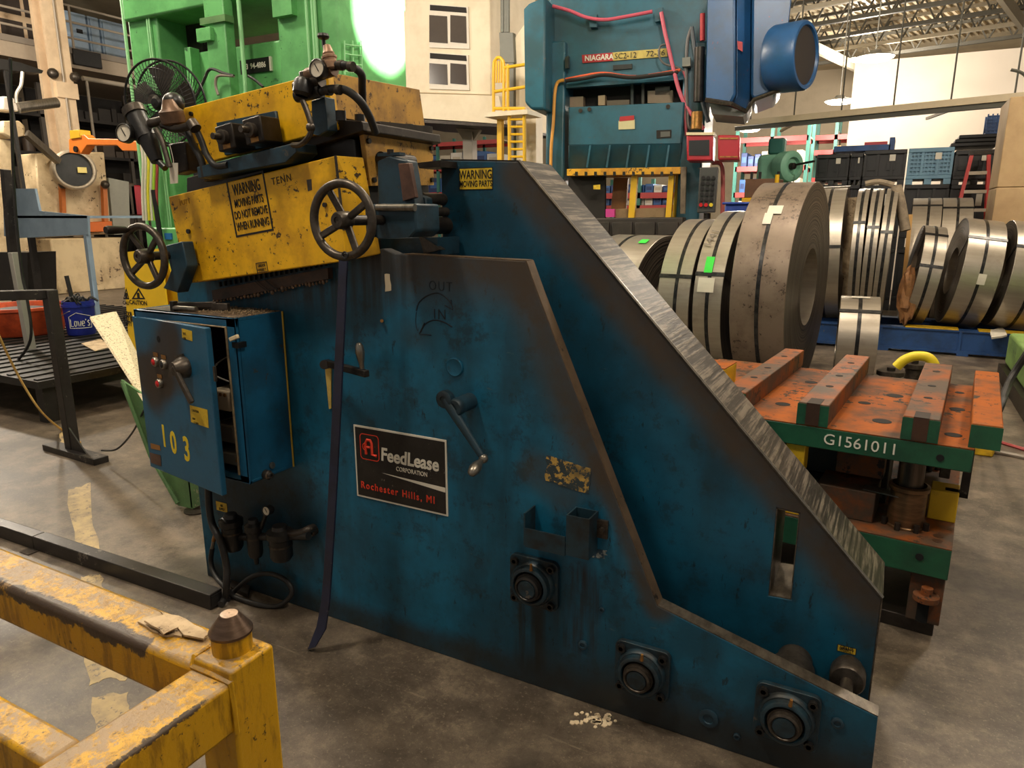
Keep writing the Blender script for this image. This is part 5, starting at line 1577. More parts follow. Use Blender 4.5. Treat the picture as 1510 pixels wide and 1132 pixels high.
MB().box(L1, L1 + 0.2, G0 + 0.3, G0 + 0.5, bz, cz).build('tie_rod_cover', DARK, gp)
MB().box(gx_(334), gx_(362), G0 - 0.12, G0 - 0.02, bz, cz + 0.1).build('service_post', GRN, gp, bev=0.01)
MB().box(gx_(330), gx_(366), G0 - 0.14, G0 - 0.05, cz - 0.17, cz - 0.12).build('post_clamp', GRND, gp)
MB().box(gx_(326), gx_(346), G0 - 0.16, G0 - 0.12, sz - 0.02, sz + 0.08).build('junction_box', GRN, gp, bev=0.004)
MB().box(gx_(362), R0, G0 + 0.5, G0 + 0.6, sz, cz).build('shade_panel', plain('opening_shade', (36, 30, 26), 0.3), gp)  # dark panel whose colour stands for the shade inside the opening
MB().box(gx_(380), gx_(408), G0 + 0.45, G0 + 0.5, sz - 0.0, sz + 0.06).build('pale_bar', plain('pale_strip', (226, 196, 150), 0.5), gp)  # pale bar along the foot of the opening
MB().cyl((gx_(205), G0 - 0.02, 1.5), (gx_(205), G0 - 0.02, cz + 0.3), 0.014, n=8).build('conduit', plain('conduit_green', (150, 210, 150)), gp)
MB().cyl((gx_(372), G0 - 0.03, 1.5), (gx_(372), G0 - 0.03, GH), 0.018, n=8).build('conduit', plain('conduit_green', (150, 210, 150)), gp)
for x_ in (238, 241):
    MB().cyl((gx_(x_), G0 - 0.02, bz), (gx_(x_), G0 - 0.02, cz), 0.008, n=8).build('conduit', plain('conduit_green', (150, 210, 150)), gp)
for x_ in (462, 470, 474):
    MB().cyl((gx_(x_ + 4), G0 - 0.02, 2.0), (gx_(x_ + 4), G0 - 0.02, GH), 0.012, n=8).build('conduit', plain('conduit_green', (150, 210, 150)), gp)
MB().prism([V((R0 + 0.02, G0 - 0.06, 3.1)), V((R0 + 0.02, G0, 3.1)), V((R0 + 0.22, G0, 3.1)), V((R0 + 0.22, G0 - 0.06, 3.1))], (0, 0, 0.9)).build('guide_cover', GRN, gp)
np_ = PY(365, 98, G0 + 0.13)
plt = MB().box(gx_(363, G0 + 0.14), gx_(408, G0 + 0.14), G0 + 0.135, G0 + 0.15, np_.z - 0.055, np_.z + 0.055).build('number_plate', BLK, gp)
MB().box(gx_(406, G0 + 0.14), gx_(408.5, G0 + 0.14), G0 + 0.13, G0 + 0.15, np_.z - 0.055, np_.z + 0.055).build('plate_rim', WHT, gp)
lettering('94-4886', 0.06, WHT, gp, (gx_(378, G0 + 0.14), G0 + 0.133, np_.z - 0.02), ux, uz, sx=0.9, bold=0.0015)
lettering('123', 0.06, WHT, gp, (gx_(365, G0 + 0.14), G0 + 0.133, np_.z - 0.02), ux, uz, sx=0.9, bold=0.0015)
MB().tube(pys([(286, 150), (300, 120), (310, 102), (330, 108), (345, 112)], G0 - 0.2), 0.012, 6).build('cable', RUB, gp)
MB().tube(pys([(322, 140), (318, 125), (322, 112), (345, 112)], G0 - 0.2), 0.012, 6).build('cable', plain('grey_hose', (140, 128, 116)), gp)
MB().tube(pys([(366, 112), (376, 118), (388, 128)], G0 - 0.1), 0.012, 6).build('cable', RUB, gp)
cage = MB()
for x_ in (508, 520, 533):
    cage.cyl(PX(x_, 60, R1 + 0.02), PX(x_ + 0.8, 110, R1 + 0.02), 0.006, n=6)
for y_ in (66, 80, 94, 106):
    cage.tube([PX(508, y_ - 1, R1 + 0.02), PX(520, y_ + 1, R1 + 0.03), PX(533, y_ + 2, R1 + 0.02)], 0.005, 6)
cage.build('wire_guard', plain('conduit_green', (150, 210, 150)), gp)
# bundle of cables on the bed
for k in range(6):
    x_ = 208 + 4.2 * k
    m_ = [WHT, WHT, plain('cable_yellow', (230, 220, 60)), WHT, plain('cable_lime', (170, 220, 60)), plain('red_hose', (170, 70, 70))][k]
    MB().tube(pys([(x_, 208), (x_ + 3, 240), (x_ + 2, 285), (x_ + 4, 325)], G0 - 0.14), 0.012, 6).build('hanging_cable', m_, gp)
MB().cyl(PY(226, 280, G0 - 0.15), PY(240, 372, G0 - 0.15), 0.022, n=8).build('lever', BLACKM, gp)
MB().box(gx_(243), gx_(253), G0 - 0.115, G0 - 0.1, PY(245, 352, G0).z, PY(245, 343, G0).z).build('blue_plate', plain('plate_blue', (40, 110, 170)), gp)
# spot with a made-up fixture, added for the bright patch on the press flank
sl = bpy.data.lights.new('patch_beam', 'SPOT')
sl.energy = 18000
sl.color = (1, 1, 0.95)
sl.spot_size = R(7.5)
sl.spot_blend = 0.12
sl.shadow_soft_size = 0.05
tgt = PX(566, 24, R1)
fl_o = thing('added_patch_lamp', 'added flood lamp making the bright patch on the flank of the green press', 'lamp', (1.6, 5.4, 5.9))
lo = bpy.data.objects.new('patch_beam', sl)
dv = (tgt - V((1.6, 5.4, 5.9)))
lo.rotation_euler = dv.to_track_quat('-Z', 'Y').to_euler()
lo.location = dv.normalized() * 0.26
lo.parent = fl_o
col.objects.link(lo)
MB().cyl(V((1.6, 5.4, 5.9)), V((1.6, 5.4, 5.9)) + dv.normalized() * 0.22, 0.09, 0.15, 20).build('lamp_body', plain('lamp_metal', (170, 168, 160)), fl_o)
MB().cyl(V((1.6, 5.4, 5.9)), V((1.6, 5.4, ROOFZ - 0.02)), 0.02, n=8).build('lamp_arm', plain('lamp_metal', (170, 168, 160)), fl_o)

# ------------------------------------------------------------------ fan
fy = 3.55
fc = PY(236, 152, fy)
fd = V((0.25, -1, -0.12)).normalized()
fan = thing('drum_fan', 'round black wire caged fan on a pole before the green press', 'fan', (fc.x, fc.y + 0.25, 0))
fr0 = 0.285
WIRE = plain('fan_wire', (44, 42, 42), 0.4, 0.5)
ring = MB().torus(fc, fd, fr0, 0.008, 44, 8)
ring.torus(fc - fd * 0.12, fd, fr0, 0.008, 44, 8)
ring.build('cage_rim', WIRE, fan)
u_f = fd.cross(V((0, 0, 1))).normalized()
v_f = u_f.cross(fd)
cg = MB()
for s_, nn in ((0.05, 1), (-0.17, -1)):
    for k in range(60):
        a_ = 2 * math.pi * k / 60
        d0 = u_f * math.cos(a_) + v_f * math.sin(a_)
        d1 = u_f * math.cos(a_ + 0.25) + v_f * math.sin(a_ + 0.25)
        cg.tube([fc + d0 * fr0 + fd * (0 if nn > 0 else -0.12), fc + (d0 + d1) * 0.5 * fr0 * 0.6 + fd * s_, fc + d1 * fr0 * 0.2 + fd * s_ * 1.15], 0.0024, 4, True, 3)
    for q in (0.35, 0.6, 0.8):
        cg.torus(fc + fd * (s_ * (1.1 - q * 0.5) - (0 if nn > 0 else 0.03)), fd, fr0 * q, 0.0016, 36, 4)
cg.build('cage_wires', WIRE, fan, kind='stuff')
for k in range(5):
    a_ = 2 * math.pi * k / 5
    d0 = u_f * math.cos(a_) + v_f * math.sin(a_)
    d1 = u_f * math.cos(a_ + 0.75) + v_f * math.sin(a_ + 0.75)
    dm = (d0 + d1).normalized()
    c_ = fc - fd * 0.06
    MB().prism([c_ + d0 * 0.035, c_ + d0 * fr0 * 0.85 + fd * 0.02, c_ + dm * fr0 * 0.92, c_ + d1 * fr0 * 0.8 - fd * 0.03, c_ + d1 * 0.035], fd * 0.004).build('fan_blade', plain('fan_blade', (86, 80, 74), 0.35, 0.6), fan, sm=0)
MB().lathe([(0.001, 0.06), (0.03, 0.055), (0.05, 0.03), (0.055, -0.02), (0.055, -0.24), (0.04, -0.26), (0.001, -0.26)], fc, fd, 22).build('motor', BLACKM, fan)
MB().cyl(V((fc.x, fc.y + 0.25, 0)), V((fc.x, fc.y + 0.25, fc.z)), 0.025, n=12).build('pole', BLACKM, fan)
MB().lathe([(0.001, 0), (0.28, 0), (0.26, 0.03), (0.03, 0.05)], V((fc.x, fc.y + 0.25, 0)), (0, 0, 1), 24).build('fan_base', BLACKM, fan)

# ------------------------------------------------------------------ second press, blue
nb0 = PY(920, 300, 10.8)
na = R(9.0)
ne, nn_ = V((math.cos(na), math.sin(na), 0)), V((math.sin(na), -math.cos(na), 0))
NBL = paint('press_blue', (36, 92, 112), (40, 58, 60), 0.6, (92, 84, 74), 0.06, 1.4, 0.42, streak=0.3)
NBL2 = paint('press_blue_bright', (34, 82, 132), (38, 56, 72), 0.55, (130, 60, 60), 0.03, 1.2, 0.36)
npress = thing('stamping_press', 'large dark blue stamping press with cable runs and a red and yellow name sign', 'press', (nb0.x, nb0.y, 0))


def NP(px, py, off=0.0): return PN(px, py, nb0 + nn_ * off, nn_)


def npr(pxs, off, d, holes=()):
    return MB().prism([NP(a_, b_, off) for a_, b_ in pxs], -nn_ * d, [[NP(a_, b_, off) for a_, b_ in h] for h in holes])


def nfloor(px0, px1, py_top, off, d):
    """upright slab whose foot is on the floor"""
    a_, b_ = NP(px0, py_top, off), NP(px1, py_top, off)
    return MB().prism([V((a_.x, a_.y, 0)), V((b_.x, b_.y, 0)), V((b_.x, b_.y, b_.z)), a_], -nn_ * d)


npr([(808, -10), (1048, -25), (1046, 112), (810, 128)], 0.0, 1.5).build('crown', NBL, npress, bev=0.03)
nfloor(806, 834, 60, 0.12, 1.7).build('left_upright', NBL, npress, bev=0.03)
nfloor(1010, 1046, 60, 0.12, 1.7).build('right_upright', NBL, npress, bev=0.03)
npr([(772, 14), (781, 4), (804, -6), (804, 162), (784, 162), (774, 152)], 0.5, 1.6).build('side_guard', NBL, npress, 'blue bulged side guard', bev=0.05)
npr([(838, 158), (1010, 150), (1005, 212), (838, 214)], 0.25, 0.9).build('slide', NBL, npress, bev=0.02)
sl_ = [NP(838, 214, 0.25), NP(1005, 212, 0.25), NP(1003, 247, 0.05), NP(838, 249, 0.05)]
MB().prism(sl_, -nn_ * 0.7).build('slide_skirt', NBL, npress, bev=0.01)
for x_ in (864, 893, 922, 951, 980):
    MB().prism([NP(x_ + 5, 214, 0.26), NP(x_, 247, 0.26), NP(x_, 247, 0.05)], ne * 0.03).build('slide_rib', NBL, npress)
npr([(836, 249), (1004, 246), (1003, 256), (836, 259)], 0.3, 0.8).build('slide_plate', paint('press_yellow', (222, 164, 34), (160, 96, 30), 0.6, (60, 44, 30), 0.3, 3, 0.5), npress)
for x_ in range(850, 1000, 14):
    npr([(x_ - 2, 253), (x_ + 2, 253), (x_ + 2, 259), (x_ - 2, 259)], 0.305, 0.02).build('tee_slot', BLACKM, npress)
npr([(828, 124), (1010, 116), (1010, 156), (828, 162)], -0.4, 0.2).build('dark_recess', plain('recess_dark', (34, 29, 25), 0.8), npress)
for (x0_, x1_, y0_, y1_, c_) in ((835, 860, 143, 158, (150, 128, 104)), (882, 892, 141, 155, (196, 168, 132)), (895, 928, 148, 157, (120, 104, 86)), (930, 934, 124, 155, (60, 66, 66)), (946, 950, 122, 153, (70, 66, 60)), (955, 992, 134, 152, (150, 122, 84)), (966, 988, 128, 140, (70, 56, 44))):
    npr([(x0_, y0_), (x1_, y0_ - 1), (x1_, y1_), (x0_, y1_)], -0.2, 0.15).build('linkage', plain('link_%d' % c_[0], c_), npress)
npr([(815, 126), (1010, 112), (1010, 117), (815, 131)], 0.05, 0.1).build('crown_lip', NBL, npress)
# name sign
ns = npr([(858, 81), (983, 71), (984, 83), (859, 93)], 0.02, 0.02).build('name_sign', paint('sign_pale', (206, 184, 96), (150, 120, 70), 0.5, scale=5), npress)
npr([(858, 81), (903, 77.4), (904, 89.4), (859, 93)], 0.024, 0.01).build('sign_red', plain('sign_red', (176, 34, 40), 0.5), ns)
sp0 = NP(862, 91, 0.03)
sdir = (NP(983, 77, 0.03) - NP(859, 87, 0.03))
sdir = ne
lettering('NIAGARA', 0.105, WHT, npress, sp0 + V((0, 0, 0.01)), ne, (0, 0, 1), bold=0.003, sx=0.95, name='sign_lettering')
lettering('SC2-12', 0.11, BLK, npress, NP(906, 87, 0.03), ne, (0, 0, 1), sx=1.0, name='sign_lettering')
lettering('72-36', 0.11, BLK, npress, NP(952, 83.5, 0.03), ne, (0, 0, 1), sx=1.1, name='sign_lettering')
for pxs, c_, r0 in (([(815, 9), (840, 16), (866, 26), (892, 29), (920, 25), (962, 17)], (196, 84, 104), 0.025),
                    ([(975, 18), (980, 45), (987, 75), (994, 105), (1002, 135), (1015, 162), (1038, 190)], (206, 90, 110), 0.028),
                    ([(834, 117), (860, 112), (890, 108), (930, 113), (965, 110), (1003, 103)], (214, 90, 50), 0.022),
                    ([(834, 119), (862, 115), (892, 110), (935, 114), (1000, 106)], (40, 34, 32), 0.03),
                    ([(832, 118), (822, 122), (818, 140), (816, 180), (813, 215), (812, 250)], (214, 150, 60), 0.025),
                    ([(985, 65), (974, 68), (972, 82), (980, 94), (1000, 100), (1010, 108)], (90, 86, 84), 0.015),
                    ([(1020, 40), (1024, 70), (1030, 110), (1036, 150), (1045, 180)], (70, 76, 82), 0.03),
                    ([(1020, 40), (1014, 60), (1012, 100), (1013, 150), (1015, 185), (1022, 190)], (84, 80, 78), 0.025),
                    ([(1050, 240), (1063, 242), (1066, 262), (1065, 320)], (170, 84, 80), 0.03),
                    ([(1008, 105), (1012, 120), (1010, 160), (1012, 200)], (150, 60, 70), 0.02)):
    MB().tube([NP(a_, b_, 0.2) for a_, b_ in pxs], r0, 8).build('cable', plain('cable_%d_%d' % (c_[0], c_[1]), c_, 0.5), npress)
for pxs in ([(866, 24), (880, 20), (880, 40), (870, 40)], [(965, 14), (977, 10), (977, 30), (966, 32)]):
    npr(pxs, 0.12, 0.1).build('hose_hook', NBL, npress)
npr([(904, 96), (932, 94), (932, 101), (904, 103)], 0.03, 0.03).build('lever_plate', BLACKM, npress)
npr([(833, 84), (838, 82), (838, 100), (833, 101)], 0.2, 0.1).build('latch', BLACKM, npress)
npr([(912, 178), (936, 176), (936, 190), (912, 191)], 0.262, 0.02).build('notice', plain('notice', (206, 196, 150)), npress)
npr([(914, 172), (935, 170), (935, 177), (913, 179)], 0.264, 0.02).build('notice_head', plain('sign_red', (176, 34, 40)), npress)
npr([(968, 192), (990, 191), (990, 203), (968, 204)], 0.262, 0.02).build('counter_panel', plain('recess_dark', (34, 29, 25)), npress)
npr([(974, 194), (988, 193.5), (988, 201), (974, 202)], 0.266, 0.02).build('counter_window', plain('counter', (90, 90, 84)), npress)
for (x_, y_) in ((856, 163), (869, 161), (985, 157)):
    MB().cyl(NP(x_, y_, 0.25), NP(x_, y_, 0.28), 0.03, n=12).build('plug', STEELD, npress)
npr([(875, 273), (885, 272), (885, 279), (875, 279)], 0.31, 0.01).build('yellow_tag', YELP, npress)
# bed and what stands in the opening
a_, b_ = NP(838, 322, 0.5), NP(1008, 320, 0.5)
MB().prism([V((a_.x, a_.y, 0)), V((b_.x, b_.y, 0)), V((b_.x, b_.y, b_.z)), a_], -nn_ * 1.6).build('bed', paint('bed_dark', (56, 48, 42), (30, 26, 24), 0.6, scale=3, rough=0.5), npress, bev=0.02)
for k in range(4):
    npr([(868 + 34 * k, 328), (898 + 34 * k, 327), (898 + 34 * k, 346), (868 + 34 * k, 347)], 0.56, 0.06).build('bed_block', paint('bed_dark', (56, 48, 42)), npress, bev=0.01)
for (x0_, x1_) in ((929, 938), (984, 992), (994, 1003)):
    npr([(x0_ + 2, 258), (x1_ + 2, 258), (x1_ - 3, 322), (x0_ - 3, 322)], 0.2 if x0_ < 990 else -0.2, 0.12).build('guard_post', plain('safety_yellow', (232, 182, 36), 0.45), npress)
npr([(838, 259), (892, 259), (892, 322), (838, 322)], 0.1, 0.1).build('tool_block', plain('recess_dark', (34, 29, 25)), npress)
npr([(905, 262), (926, 262), (922, 318), (900, 318)], -0.3, 0.1).build('brown_panel', paint('brown_plank', (150, 100, 52), (90, 60, 34), 0.5, scale=3), npress)
npr([(905, 308), (985, 306), (985, 320), (905, 321)], 0.0, 0.5).build('pallet', paint('pine_old', (164, 136, 100), (110, 86, 60), 0.6, scale=3), npress)
npr([(893, 308), (906, 308), (906, 320), (893, 320)], 0.1, 0.2).build('pink_rag', plain('pink', (214, 70, 150), 0.8), npress)
# right end: flywheel guard boxes and motor
gA = [NP(1044, -40, 0.9), NP(1084, -40, 0.9), NP(1085, 138, 0.9), NP(1078, 152, 0.9), NP(1040, 146, 0.9)]
MB().prism(gA, -nn_ * 1.8).build('flywheel_guard', NBL2, npress, 'bright blue rounded flywheel guard', bev=0.03)
gB = [NP(1086, -40, 0.75), NP(1108, -40, 0.55), NP(1106, 146, 0.55), NP(1100, 163, 0.55), NP(1076, 156, 0.75), NP(1086, 142, 0.75)]
MB().prism(gB, -nn_ * 1.4).build('flywheel_guard', NBL2, npress, 'bright blue rounded flywheel guard', bev=0.02)
npr([(1109, -40), (1172, -40), (1153, 120), (1144, 134), (1112, 146), (1107, 140)], 0.7, 1.5).build('drive_guard', NBL2, npress, 'bright blue drive guard', bev=0.03)
MB().tube([NP(1040, 147, 0.9), NP(1078, 153, 0.9), NP(1100, 164, 0.7), NP(1112, 147, 0.72), NP(1146, 134, 0.72), NP(1156, 128, 0.72)], 0.03, 6, False).build('guard_lip', STEELD, npress)
npr([(1046, 152), (1076, 158), (1100, 166), (1096, 172), (1050, 168)], 0.7, 0.9).build('guard_shelf', plain('shelf_grey', (110, 108, 104)), npress)
mcn = NP(1186, 82, 0.75)
max_ = V((math.cos(R(-16)), math.sin(R(-16)), 0))
MB().lathe([(0.001, -0.4), (0.4, -0.4), (0.42, -0.36), (0.42, 0.0), (0.4, 0.03), (0.36, 0.03), (0.35, 0.0), (0.001, 0.0)], mcn, max_, 36).build('drive_motor', NBL2, npress, 'blue drum shaped motor')
MB().lathe([(0.35, 0.002), (0.001, 0.004)], mcn, max_, 36).build('motor_face', plain('motor_dark', (50, 44, 42), 0.5), npress)
npr([(1087, 60), (1095, 62), (1095, 76), (1088, 72)], 0.76, 0.03).build('red_mark', plain('sign_red', (176, 34, 40)), npress)
# right upright clutter: cylinder, boxes, pendant
MB().cyl(NP(1032, 70, 0.4), NP(1030, 150, 0.4), 0.07, n=14).build('counterbalance', DARK, npress)
MB().cyl(NP(1028, 165, 0.4), NP(1027, 190, 0.4), 0.08, n=14).build('oil_pot', BRASS, npress)
MB().cyl(NP(1036, 20, 0.4), NP(1036, 60, 0.4), 0.035, n=10).build('red_pipe', plain('sign_red', (176, 34, 40)), npress)
npr([(1006, 85), (1018, 84), (1018, 97), (1006, 98)], 0.3, 0.15).build('junction_box', plain('conduit_grey', (120, 120, 112)), npress)
for (x0_, x1_, y0_, y1_, s_) in ((1012, 1052, 199, 237, 1), (1058, 1091, 199, 236, 0)):
    bx = npr([(x0_, y0_), (x1_, y0_), (x1_ - 1, y1_), (x0_ + 1, y1_)], 0.7, 0.45).build('control_box', plain('box_red', (168, 30, 44), 0.4), npress, 'red control box', bev=0.02)
    if s_:
        npr([(x0_ + 4, y0_ + 8), (x1_ - 6, y0_ + 7), (x1_ - 6, y1_ - 8), (x0_ + 4, y1_ - 8)], 0.71, 0.02).build('box_screen', plain('screen_dark', (40, 42, 44), 0.25), bx)
        npr([(x0_, y0_ - 4), (x1_ + 2, y0_ - 4), (x1_, y0_), (x0_, y0_)], 0.72, 0.5).build('box_lid', plain('ivory', (224, 206, 168)), bx)
    else:
        for yy in (y0_ + 4, y1_ - 6):
            npr([(x0_ + 3, yy), (x1_ - 3, yy), (x1_ - 3, yy + 2), (x0_ + 3, yy + 2)], 0.71, 0.02).build('box_handle', BRASS, bx)
pd = npr([(1032, 247), (1059, 246), (1054, 313), (1028, 314)], 0.8, 0.2).build('pendant', plain('pendant_grey', (60, 60, 58), 0.5), npress, 'grey push button pendant', bev=0.01)
for i in range(6):
    for k in range(3):
        cpx = (1037 + 7.5 * k - i * 0.7, 262 + 8 * i)
        mt = BLACKM
        if i == 5:
            mt = [RB, RB, plain('button_yellow', (230, 200, 40))][k]
        MB().cyl(NP(*cpx, 0.8), NP(*cpx, 0.84), 0.026, n=10).build('pendant_button', mt, pd)
a_ = NP(1043, 314, 0.7)
MB().cyl(V((a_.x, a_.y, 0)), a_, 0.05, n=10).build('pendant_stem', DARK, npress)
npr([(1004, 246), (1012, 246), (1010, 315), (1003, 315)], 0.4, 0.1).build('worn_guide', paint('worn_guide', (120, 104, 84), (70, 56, 44), 0.6, scale=5), npress)

# ------------------------------------------------------------------ raised office, ladder
OFW = paint('office_cream', (226, 212, 186), (190, 170, 140), 0.35, scale=1.5, rough=0.6)
OY = 13.0
of = thing('raised_office', 'cream raised control room with dark windows on a steel column', 'office', PY(690, 318, OY) * 1.0)
of.location.z = 0
ppr([(560, -40), (722, -40), (724, 140), (560, 135)], OY, 2.2).build('office_wall', OFW, of, bev=0.02)
ppr([(560, 136), (735, 141), (745, 183), (560, 170)], OY - 0.1, 2.5).build('office_base', OFW, of)
ppr([(560, 172), (750, 184), (750, 188), (560, 177)], OY - 0.1, 2.5).build('base_channel', DARK, of)
for (y0_, y1_) in ((6, 70), (77, 131)):
    wf = ppr([(633, y0_), (690, y0_ + 4), (692, y1_ + 2), (633, y1_)], OY - 0.04, 0.06).build('window_frame', plain('frame_white', (214, 204, 190)), of)
    ppr([(634, y0_ + 1), (687, y0_ + 5), (688, y0_ + 13), (634, y0_ + 9)], OY - 0.05, 0.04).build('vent_grille', plain('recess_dark', (34, 29, 25)), wf)
    for (xa, xb) in ((633, 659), (664, 687)):
        ppr([(xa, y0_ + 16), (xb, y0_ + 18), (xb + 1, y1_ - 6), (xa, y1_ - 8)], OY - 0.05, 0.03).build('pane', plain('pane_dark', (70, 62, 58), 0.15), wf)
oc = PY(693, 215, OY + 1.0)
MB().box(oc.x - 0.12, oc.x + 0.12, OY + 0.9, OY + 1.1, 0, PY(690, 186, OY).z).build('column', plain('column_grey', (150, 140, 126)), of)
MB().prism([V((oc.x - 0.5, OY + 0.95, oc.z + 0.6)), V((oc.x + 0.5, OY + 0.95, oc.z + 0.6)), V((oc.x + 0.12, OY + 0.95, oc.z + 0.1)), V((oc.x - 0.12, OY + 0.95, oc.z + 0.1))], (0, 0.1, 0)).build('column_cap', plain('column_grey', (150, 140, 126)), of)
YL = plain('safety_yellow', (232, 182, 36), 0.45)
lw = 12.2
ldp = PY(763, 300, lw)
ld_ = thing('yellow_ladder', 'yellow safety ladder and gate beside the raised control room', 'ladder', (ldp.x, lw, 0))


def yl_(pts, r=0.03, y=lw, nm='rail'):
    MB().tube(pys(pts, y), r, 8, len(pts) > 2).build(nm, YL, ld_)


for (xt, xb) in ((751, 753), (773, 776)):
    p = PY(xt, 160, lw)
    MB().cyl(V((PY(xb, 300, lw).x, lw, 0)), p, 0.035, n=8).build('stile', YL, ld_)
for y_ in range(165, 330, 11):
    MB().tube([PY(752, y_, lw), PY(775, y_, lw)], 0.022, 6, False).build('rung', YL, ld_)
yl_([(728, 165), (728, 100), (731, 88), (735, 85), (740, 88), (743, 100), (743, 165)], nm='gate_loop')
yl_([(749, 160), (749, 95)])
yl_([(743, 100), (775, 95)])
yl_([(730, 135), (775, 128)])
yl_([(728, 160), (775, 160)])
for x_ in (732, 735.5, 739):
    yl_([(x_, 122), (x_, 90)], 0.018, nm='gate_bar')
for x_ in (745, 748):
    yl_([(x_, 122), (x_, 98)], 0.014, nm='gate_bar')
gh = PY(728, 166, lw)
MB().box(gh.x - 0.15, ldp.x + 0.25, lw - 0.1, lw + 0.5, gh.z - 0.08, gh.z).build('landing', OFW, ld_)
MB().box(gh.x - 0.1, gh.x + 0.0, lw + 0.3, lw + 0.4, 0, gh.z - 0.08).build('landing_post', YL, ld_)
# grey electrical panels between office and press
ep = thing('electrical_panel', 'grey wall panel with conduits beside the blue press guard', 'panel', (PY(752, 70, 12.95).x, 12.95, 0))
ppr([(736, 48), (756, 48), (758, 92), (738, 92)], 12.85, 0.12).build('panel_box', plain('conduit_grey', (120, 120, 112)), ep)
for x_ in (741, 746, 749):
    MB().cyl(PY(x_, 48, 12.9), PY(x_, -20, 12.9), 0.04, n=8).build('conduit', plain('conduit_grey', (120, 120, 112)), ep)
p = PY(757, 80, 12.9)
MB().box(p.x - 0.1, p.x + 0.02, 12.87, 12.97, 0, p.z).build('panel_post', plain('conduit_grey', (120, 120, 112)), ep)
o = ppr([(760, 55), (774, 35), (790, 35), (792, 320), (764, 320)], 12.95, 0.3).build('duct_riser', OFW)
for v in o.data.vertices:
    if v.co.z < 2.5:
        v.co.z = 0.0
tag(o, 'pale cream duct riser between the yellow ladder and the blue press', 'duct')

# ------------------------------------------------------------------ far walls and roof
WALLM = paint('white_wall', (236, 222, 204), (212, 194, 172), 0.3, scale=0.6, rough=0.7, bump=0.05)
WY = 18.0
wl = PY(1255, 150, WY)
wt = PY(1262, 92, WY).z
o = MB().box(wl.x, wl.x + 11, WY, WY + 0.3, 0, wt).build('wall_back', WALLM, sm=0)
o['kind'] = 'structure'
FARW = paint('far_wall', (200, 184, 158), (150, 134, 112), 0.5, scale=0.5, rough=0.8)
o = MB().box(-32, 16, 33.5, 34, 0, ROOFZ).build('wall_far', FARW, sm=0)
o['kind'] = 'structure'
o = MB().box(-32, -31.6, -5, 33.5, 0, ROOFZ).build('wall_left', FARW, sm=0)
o['kind'] = 'structure'
DECK = paint('roof_deck', (196, 182, 154), (150, 138, 116), 0.5, scale=0.8, rough=0.6)
o = MB().box(-32, 16, -5, 34, ROOFZ, ROOFZ + 0.15).build('ceiling', DECK, sm=0)
o['kind'] = 'structure'
ra = R(-13.7)
e1, e2 = V((math.cos(ra), math.sin(ra), 0)), V((-math.sin(ra), math.cos(ra), 0))
rb = MB()
for k in range(150):
    c = e1 * (-14 + k * 0.2) + e2 * 20
    rb.bar(c - e2 * 9 + V((0, 0, ROOFZ - 0.03)), c + e2 * 9 + V((0, 0, ROOFZ - 0.03)), 0.07, 0.06)
rb.build('deck_ribs', plain('rib_pale', (206, 190, 160)), o, kind='stuff')
JST = plain('joist_dark', (88, 85, 76), 0.6, 0.2)
JSP = plain('joist_pale', (172, 162, 142), 0.6, 0.1)
for i in range(9):
    d = 12.5 + i * 1.75
    o = thing('roof_joist', 'dark open web roof joist running under the roof deck', 'roof joist', e2 * d + V((0, 0, ROOFZ - 0.7)), 0, 'open web roof joists')
    z0_, z1_ = ROOFZ - 0.72, ROOFZ - 0.1
    A, B = e1 * -13 + e2 * d, e1 * 15 + e2 * d
    mt = JSP if i % 3 == 1 else JST
    MB().bar(A + V((0, 0, z1_)), B + V((0, 0, z1_)), 0.1, 0.08).build('top_chord', mt, o)
    MB().bar(A + V((0, 0, z0_)), B + V((0, 0, z0_)), 0.12, 0.1).build('bottom_chord', mt, o)
    wb = MB()
    for k in range(44):
        p = A + e1 * (k * 0.64)
        wb.bar(p + V((0, 0, z0_)), p + e1 * 0.32 + V((0, 0, z1_)), 0.04, 0.04)
        wb.bar(p + e1 * 0.32 + V((0, 0, z1_)), p + e1 * 0.64 + V((0, 0, z0_)), 0.04, 0.04)
    wb.build('web_bars', JST, o, kind='stuff')
for i, s in enumerate((-8.5, -3.5, 2.5, 7.5)):
    o = MB().bar(e1 * s + e2 * 11 + V((0, 0, ROOFZ - 0.9)), e1 * s + e2 * 29 + V((0, 0, ROOFZ - 0.9)), 0.12, 0.28).build('roof_girder', JSP)
    tag(o, 'pale grey roof girder crossing under the dark joists', 'girder', 'roof girders')
# long hung rail in front of the white wall
p = PY(1086, 183, 14.6)
q = PZ(1530, 140, p.z)
rl = thing('hung_rail', 'long pale steel rail hung on thin rods before the white wall', 'rail', (p + q) / 2)
d = (q - p).normalized()
MB().bar(p, q, 0.16, 0.1).build('rail_top', plain('rail_cream', (206, 188, 158), 0.5), rl)
MB().bar(p - V((0, 0, 0.09)), q - V((0, 0, 0.09)), 0.1, 0.07).build('rail_lower', JST, rl)
nrod = 6
for k in range(nrod):
    c = q - d * ((q - p).length * (0.06 + 0.88 * k / (nrod - 1)))
    MB().cyl(c, V((c.x, c.y, ROOFZ)), 0.014, n=5).build('hanger_rod', JST, rl)
    if k % 3 == 1:
        MB().bar(c - V((0, 0, 0.1)), c - d * 0.3 + V((0, 0.5, -0.14)), 0.04, 0.04).build('bracket_arm', JSP, rl)

# ------------------------------------------------------------------ folding bulk bins
BINK = paint('bin_black', (34, 32, 34), (20, 19, 20), 0.5, scale=3, rough=0.5)
BINB = paint('bin_grey_blue', (110, 148, 172), (80, 112, 134), 0.4, scale=3, rough=0.5)
BY = 14.0


